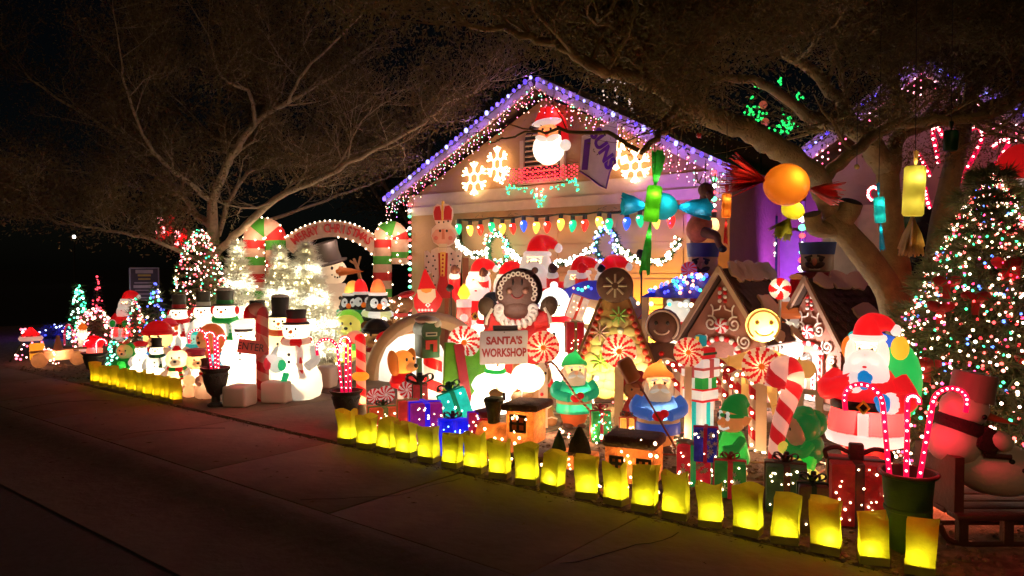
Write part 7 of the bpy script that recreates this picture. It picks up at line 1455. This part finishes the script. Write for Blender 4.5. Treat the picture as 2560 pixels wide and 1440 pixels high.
def pcandy(px, py, D, label, col, shape, rpx, lenpx, ends, lit, tailc=None, tails=None, tip=0, lc=(1, .85, .5), fringe=None):
    c = atD(px, py, D); k = D / F; t = thing('hanging_paper_candy', label, 'paper candy', c, R(39), 1, 'paper candies hanging from the tree'); m = mat(col, .35, trans=.7, var=.12, ns=8, bump=.25); tm = mat(tailc or col, .3, trans=.6, var=.3, ns=12, bump=.4)
    ax = Vector((sin(tip), 0, cos(tip))); r = rpx * k; L_ = lenpx * k
    if shape == 'cyl': part('wrapper', MB().lathe([(r * .12, -L_ / 2), (r * .86, -L_ / 2 + .004), (r, -L_ / 2 + .02), (r, L_ / 2 - .02), (r * .86, L_ / 2 - .004), (r * .12, L_ / 2)], n=22, rot=ax.to_track_quat('Z', 'Y').to_euler()), m, t)
    else: part('wrapper', MB().ell((0, 0, 0), (r, r, L_ / 2), n=24, m=14, rot=ax.to_track_quat('Z', 'Y').to_euler()), m, t)
    for s, (tl_, tw_) in zip((1, -1), ends):
        if not tl_: continue
        b = MB(); base = ax * (s * L_ / 2 * .97)
        if fringe and s in fringe:
            for i in range(70):
                d = (ax * s + Vector((U(-.5, .5) * tw_ / tl_, U(-.3, .3), U(-.5, .5) * tw_ / tl_))).normalized()
                b.tube([base + Vector((U(-.1, .1), U(-.05, .05), 0)) * r, base + d * tl_ * k * .5, base + d * tl_ * k * U(.7, 1)], [.005, .026, .014], n=4, flat=.15)
            part('twist_fringe', b, tm, t)
        else: twist(b, base, ax * s, tl_ * k, tw_ * k, seed=px); part('twist_end', b, tm, t)
        lamp(t, base + ax * (s * tl_ * k * .25), lit * r * r * 14, lc, .01); lamp(t, base + ax * (s * tl_ * k * .6) + Vector((0, -.12, 0)), lit * r * r * 14, lc, .02)  # extra lamps added to brighten the twist ends
    vd_ = Vector((0, -.62 * r, 0)); lamp(t, vd_ + Vector((.15 * r, 0, .2 * r)) if shape != 'cyl' else vd_ + ax * L_ * .25, lit * r * r * 16, lc, r * .15)
    if shape == 'cyl': lamp(t, vd_ * .5 - ax * L_ * .25, lit * r * r * 8, lc, r * .15); part('cord', MB().tube([ax * (L_ / 2) if abs(tip) < .6 else (0, 0, r), (0, .02, 2.4)], .003, n=4), mat((.02, .015, .01), .8), t); return t
pcandy(1632, 510, 6.2, 'lime green paper candy cylinder with long green twists hanging before the garage', (.12, .62, .02), 'cyl', 19, 92, [(82, 46), (125, 34)], 3.6, (.03, .42, .04), tip=.12)
pcandy(1655, 516, 6.7, 'round teal paper candy with fan twists behind the lime one', (.01, .38, .38), 'ball', 34, 78, [(82, 66), (62, 70)], 1.3, (.01, .30, .42), tip=PI / 2 + .05, lc=(.8, .9, 1))
pcandy(1966, 462, 5.5, 'large orange paper candy ball with red cellophane twists', (.85, .26, .02), 'ball', 53, 112, [(92, 62), (118, 110)], 1.5, (.9, .03, .02), tip=PI / 2 + .16, fringe=(1, -1))
t = None
pcandy(1816, 514, 6.2, 'small orange paper candy cylinder with red twists below the red cellophane', (.85, .24, .03), 'cyl', 12, 62, [(22, 16), (62, 15)], 3, (.6, .015, .02), tip=.02)
pcandy(1982, 525, 6.4, 'small yellow paper candy ball hanging behind the orange ball', (.85, .72, .03), 'ball', 29, 46, [(6, 14), (62, 60)], 1.8, (.5, .45, .05), tip=.45, fringe=(-1,))
pcandy(2285, 478, 5.4, 'tall yellow paper candy cylinder with a gold tassel before the tree stems', (.8, .72, .12), 'cyl', 25, 126, [(38, 22), (105, 46)], 2.9, (.6, .36, .08), tip=.04, fringe=(-1,))
pcandy(2199, 525, 6.6, 'thin cyan paper candy with blue twists against the tree stem', (.01, .5, .62), 'cyl', 13, 66, [(34, 14), (66, 22)], 4, (.0, .3, .5), tip=-.08)
pcandy(2377, 352, 6.0, 'unlit dark green paper candy hanging right of the tree stems', (.01, .045, .012), 'cyl', 17, 52, [(22, 18), (0, 0)], .05, (.01, .04, .012), tip=.03)
for px, py, D, c_, l in [(1747, 338, 6.3, (.5, .03, .03), 'small red bauble hanging under the long bough'), (2142, 417, 6.9, (.5, .42, .1), 'small gold bauble hanging on the sawn stem twig')]:
    c = atD(px, py, D); t = thing('bauble', l, 'bauble', c); part('ball', MB().ell((0, 0, 0), .024), mat(c_, .25), t); part('cord', MB().tube([(0, 0, .02), (0, 0, .8)], .003, n=4), dark, t)
# ================================================================ SNOWMAN ON A SLED, FLOOR CORDS
p = G(2440, 1345); D = depth(p); k = D / F; t = thing('sled', 'dark wooden sled carrying the lying snowman at the right edge', 'sled', p, R(39)); dw = mat((.09, .025, .015), .6, var=.3, ns=8, bump=.3); Zs = lambda y: (1345 - y) * k; Xs = lambda x: (x - 2440) * k
for yy in (-.14, .2):
    part('runner', MB().tube(smooth_path([(Xs(2310), yy, Zs(1288)), (Xs(2345), yy, .03), (Xs(2480), yy, .02), (Xs(2680), yy, .02)], 4), .016, n=6), dw, t)
    for x in (2365, 2475, 2600): part('leg', MB().box((Xs(x), yy, Zs(1280) / 2 + .02), (.05, .04, Zs(1280))), dw, t)
for i in range(4): part('slat', MB().rbox((Xs(2500), -.16 + i * .13, Zs(1262)), (.72, .11, .03), .006), dw, t)
part('cross_bar', MB().box((Xs(2350), .03, Zs(1190)), (.05, .4, .3)), dw, t)
t = thing('lying_snowman', 'unlit snowman lying on the dark sled, reddened by the rope canes', 'snowman', p + Vector((0, 0, Zs(1255))), R(39)); Zs2 = lambda y: (1255 - y) * k
sw = mat((.8, .66, .56), .6, var=.05, bump=.1)
part('body', MB().ell((Xs(2492), .03, Zs2(1170)), (.26, .2, .15), rot=(0, .12, 0)), sw, t); part('chest', MB().ell((Xs(2380), 0, Zs2(1100)), (.14, .15, .125)), sw, t); part('head', MB().ell((Xs(2402), -.01, Zs2(1015)), (.125, .12, .105), rot=(0, .2, 0)), sw, t); part('hand', MB().ell((Xs(2460), -.13, Zs2(1085)), (.07, .05, .05), rot=(0, .6, 0)), sw, t)
rot = (.0, .17, 0); part('hat', MB().lathe([(.12, 0), (.112, .05), (.112, .15), (.001, .16)], c=(Xs(2420), 0, Zs2(995)), n=20, rot=rot), mat((.3, .22, .18), .6), t); part('nose', MB().lathe([(.025, 0), (.014, .08), (.001, .16)], c=(Xs(2442), -.06, Zs2(1030)), n=10, rot=(0, PI / 2 + .25, -.3)), mat((.5, .1, .03), .5), t); part('eye', MB().ell((Xs(2421), -.125, Zs2(1027)), (.014, .01, .014)), mat(BLACK), t); part('eye', MB().ell((Xs(2452), -.07, Zs2(1030)), (.012, .012, .012)), mat(BLACK), t)
part('scarf', MB().torus((Xs(2400), 0, Zs2(1060)), .11, .04, rot=(0, .35, 0)), mat((.035, .008, .01), .8, bump=.5, ns=20), t); part('scarf_tail', MB().rbox((Xs(2432), -.13, Zs2(1085)), (.12, .04, .13), .015, (0, .5, 0)), mat((.035, .008, .01), .8, bump=.5, ns=20), t); part('twig_arm', MB().tube([(Xs(2425), -.12, Zs2(1120)), (Xs(2480), -.15, Zs2(1122))], .016, n=6), mat((.04, .015, .01)), t)
for x, y in [(2485, 1135), (2512, 1155), (2524, 1185)]: part('button', MB().ell((Xs(x), -.14 - (y - 1135) * .0009, Zs2(y)), (.016, .012, .014)), mat(BLACK), t)
for i in range(18):
    a = G(U(1640, 2060), U(1080, 1180)) if i < 9 else G(U(1000, 1640), U(1030, 1120)); t = thing('extension_cord', 'thin pale cord looping over the gravel among the ornaments', 'cord', a, 0, 1, 'loose cords on the gravel'); x = 0; pts = [Vector((0, 0, .008))]
    an = U(0, 6)
    for _ in range(9): an += U(-.9, .9); pts.append(pts[-1] + Vector((cos(an), sin(an), 0)) * .09)
    part('cord', MB().tube(smooth_path(pts, 3), .007, n=5), mat(random.choice([(.5, .35, .25), (.4, .06, .03), (.55, .5, .4)]), .6), t)

# strings of mini lights lying on the gravel among the ornaments
for k, (x0, y0, x1, y1, n, col, l, pw, lc) in enumerate([(940, 1010, 1300, 1075, 26, LW, 'warm mini light string lying among the gift pile', 5, (1, .5, .25)), (1330, 1075, 1660, 1130, 26, [LW, (1, .2, .15)], 'warm and red mini lights lying around the gnomes', 6, (1, .45, .22)), (1640, 1090, 2080, 1175, 34, LW, 'warm mini light string lying on the gravel around the elves', 7, (1, .55, .3)),
        (1500, 1010, 1980, 1030, 24, [LW, (1, .15, .12)], 'warm mini lights along the foot of the gingerbread playhouses', 9, (1, .42, .26)), (1090, 985, 1500, 1000, 20, [LW], 'warm mini lights behind the workshop sign post', 9, (1, .5, .25)), (2200, 1225, 2420, 1262, 18, [(1, .2, .15), LW], 'red and warm mini lights between the green pot and the sled', 9, (1, .16, .06)),
        (300, 940, 560, 985, 16, LW, 'warm mini light string lying behind the amber bags', 4, (1, .6, .3))]):
    A, B_ = G(x0, y0), G(x1, y1); t = string_thing(l, group='mini light strings on the ground', loc=A); pts = [A + (B_ - A) * (i / (n - 1)) + Vector((U(-.08, .08), U(-.14, .14), .015)) for i in range(n)]
    part('wire', MB().tube(smooth_path([q_ - A for q_ in pts], 3), .004, n=4), wire, t); bulbs(t, pts, col, .011, 9)
    for i in range(3): q_ = A + (B_ - A) * ((i + .5) / 3); lamp(t, q_ - A + Vector((0, -.05, .09)), pw * .55, lc, .04)  # fill lamps added along the strings to brighten the yard
c = atD(185, 592, 70); t = thing('distant_lamp', 'single white street lamp shining far away in the darkness at the left', 'street lamp', (c.x, c.y, 0)); part('post', MB().tube([(0, 0, 0), (0, 0, c.z)], .07, n=6), dark, t); part('globe', MB().ell((0, 0, c.z), .16, n=8, m=6), bulbm((1, .95, .85), 6), t)
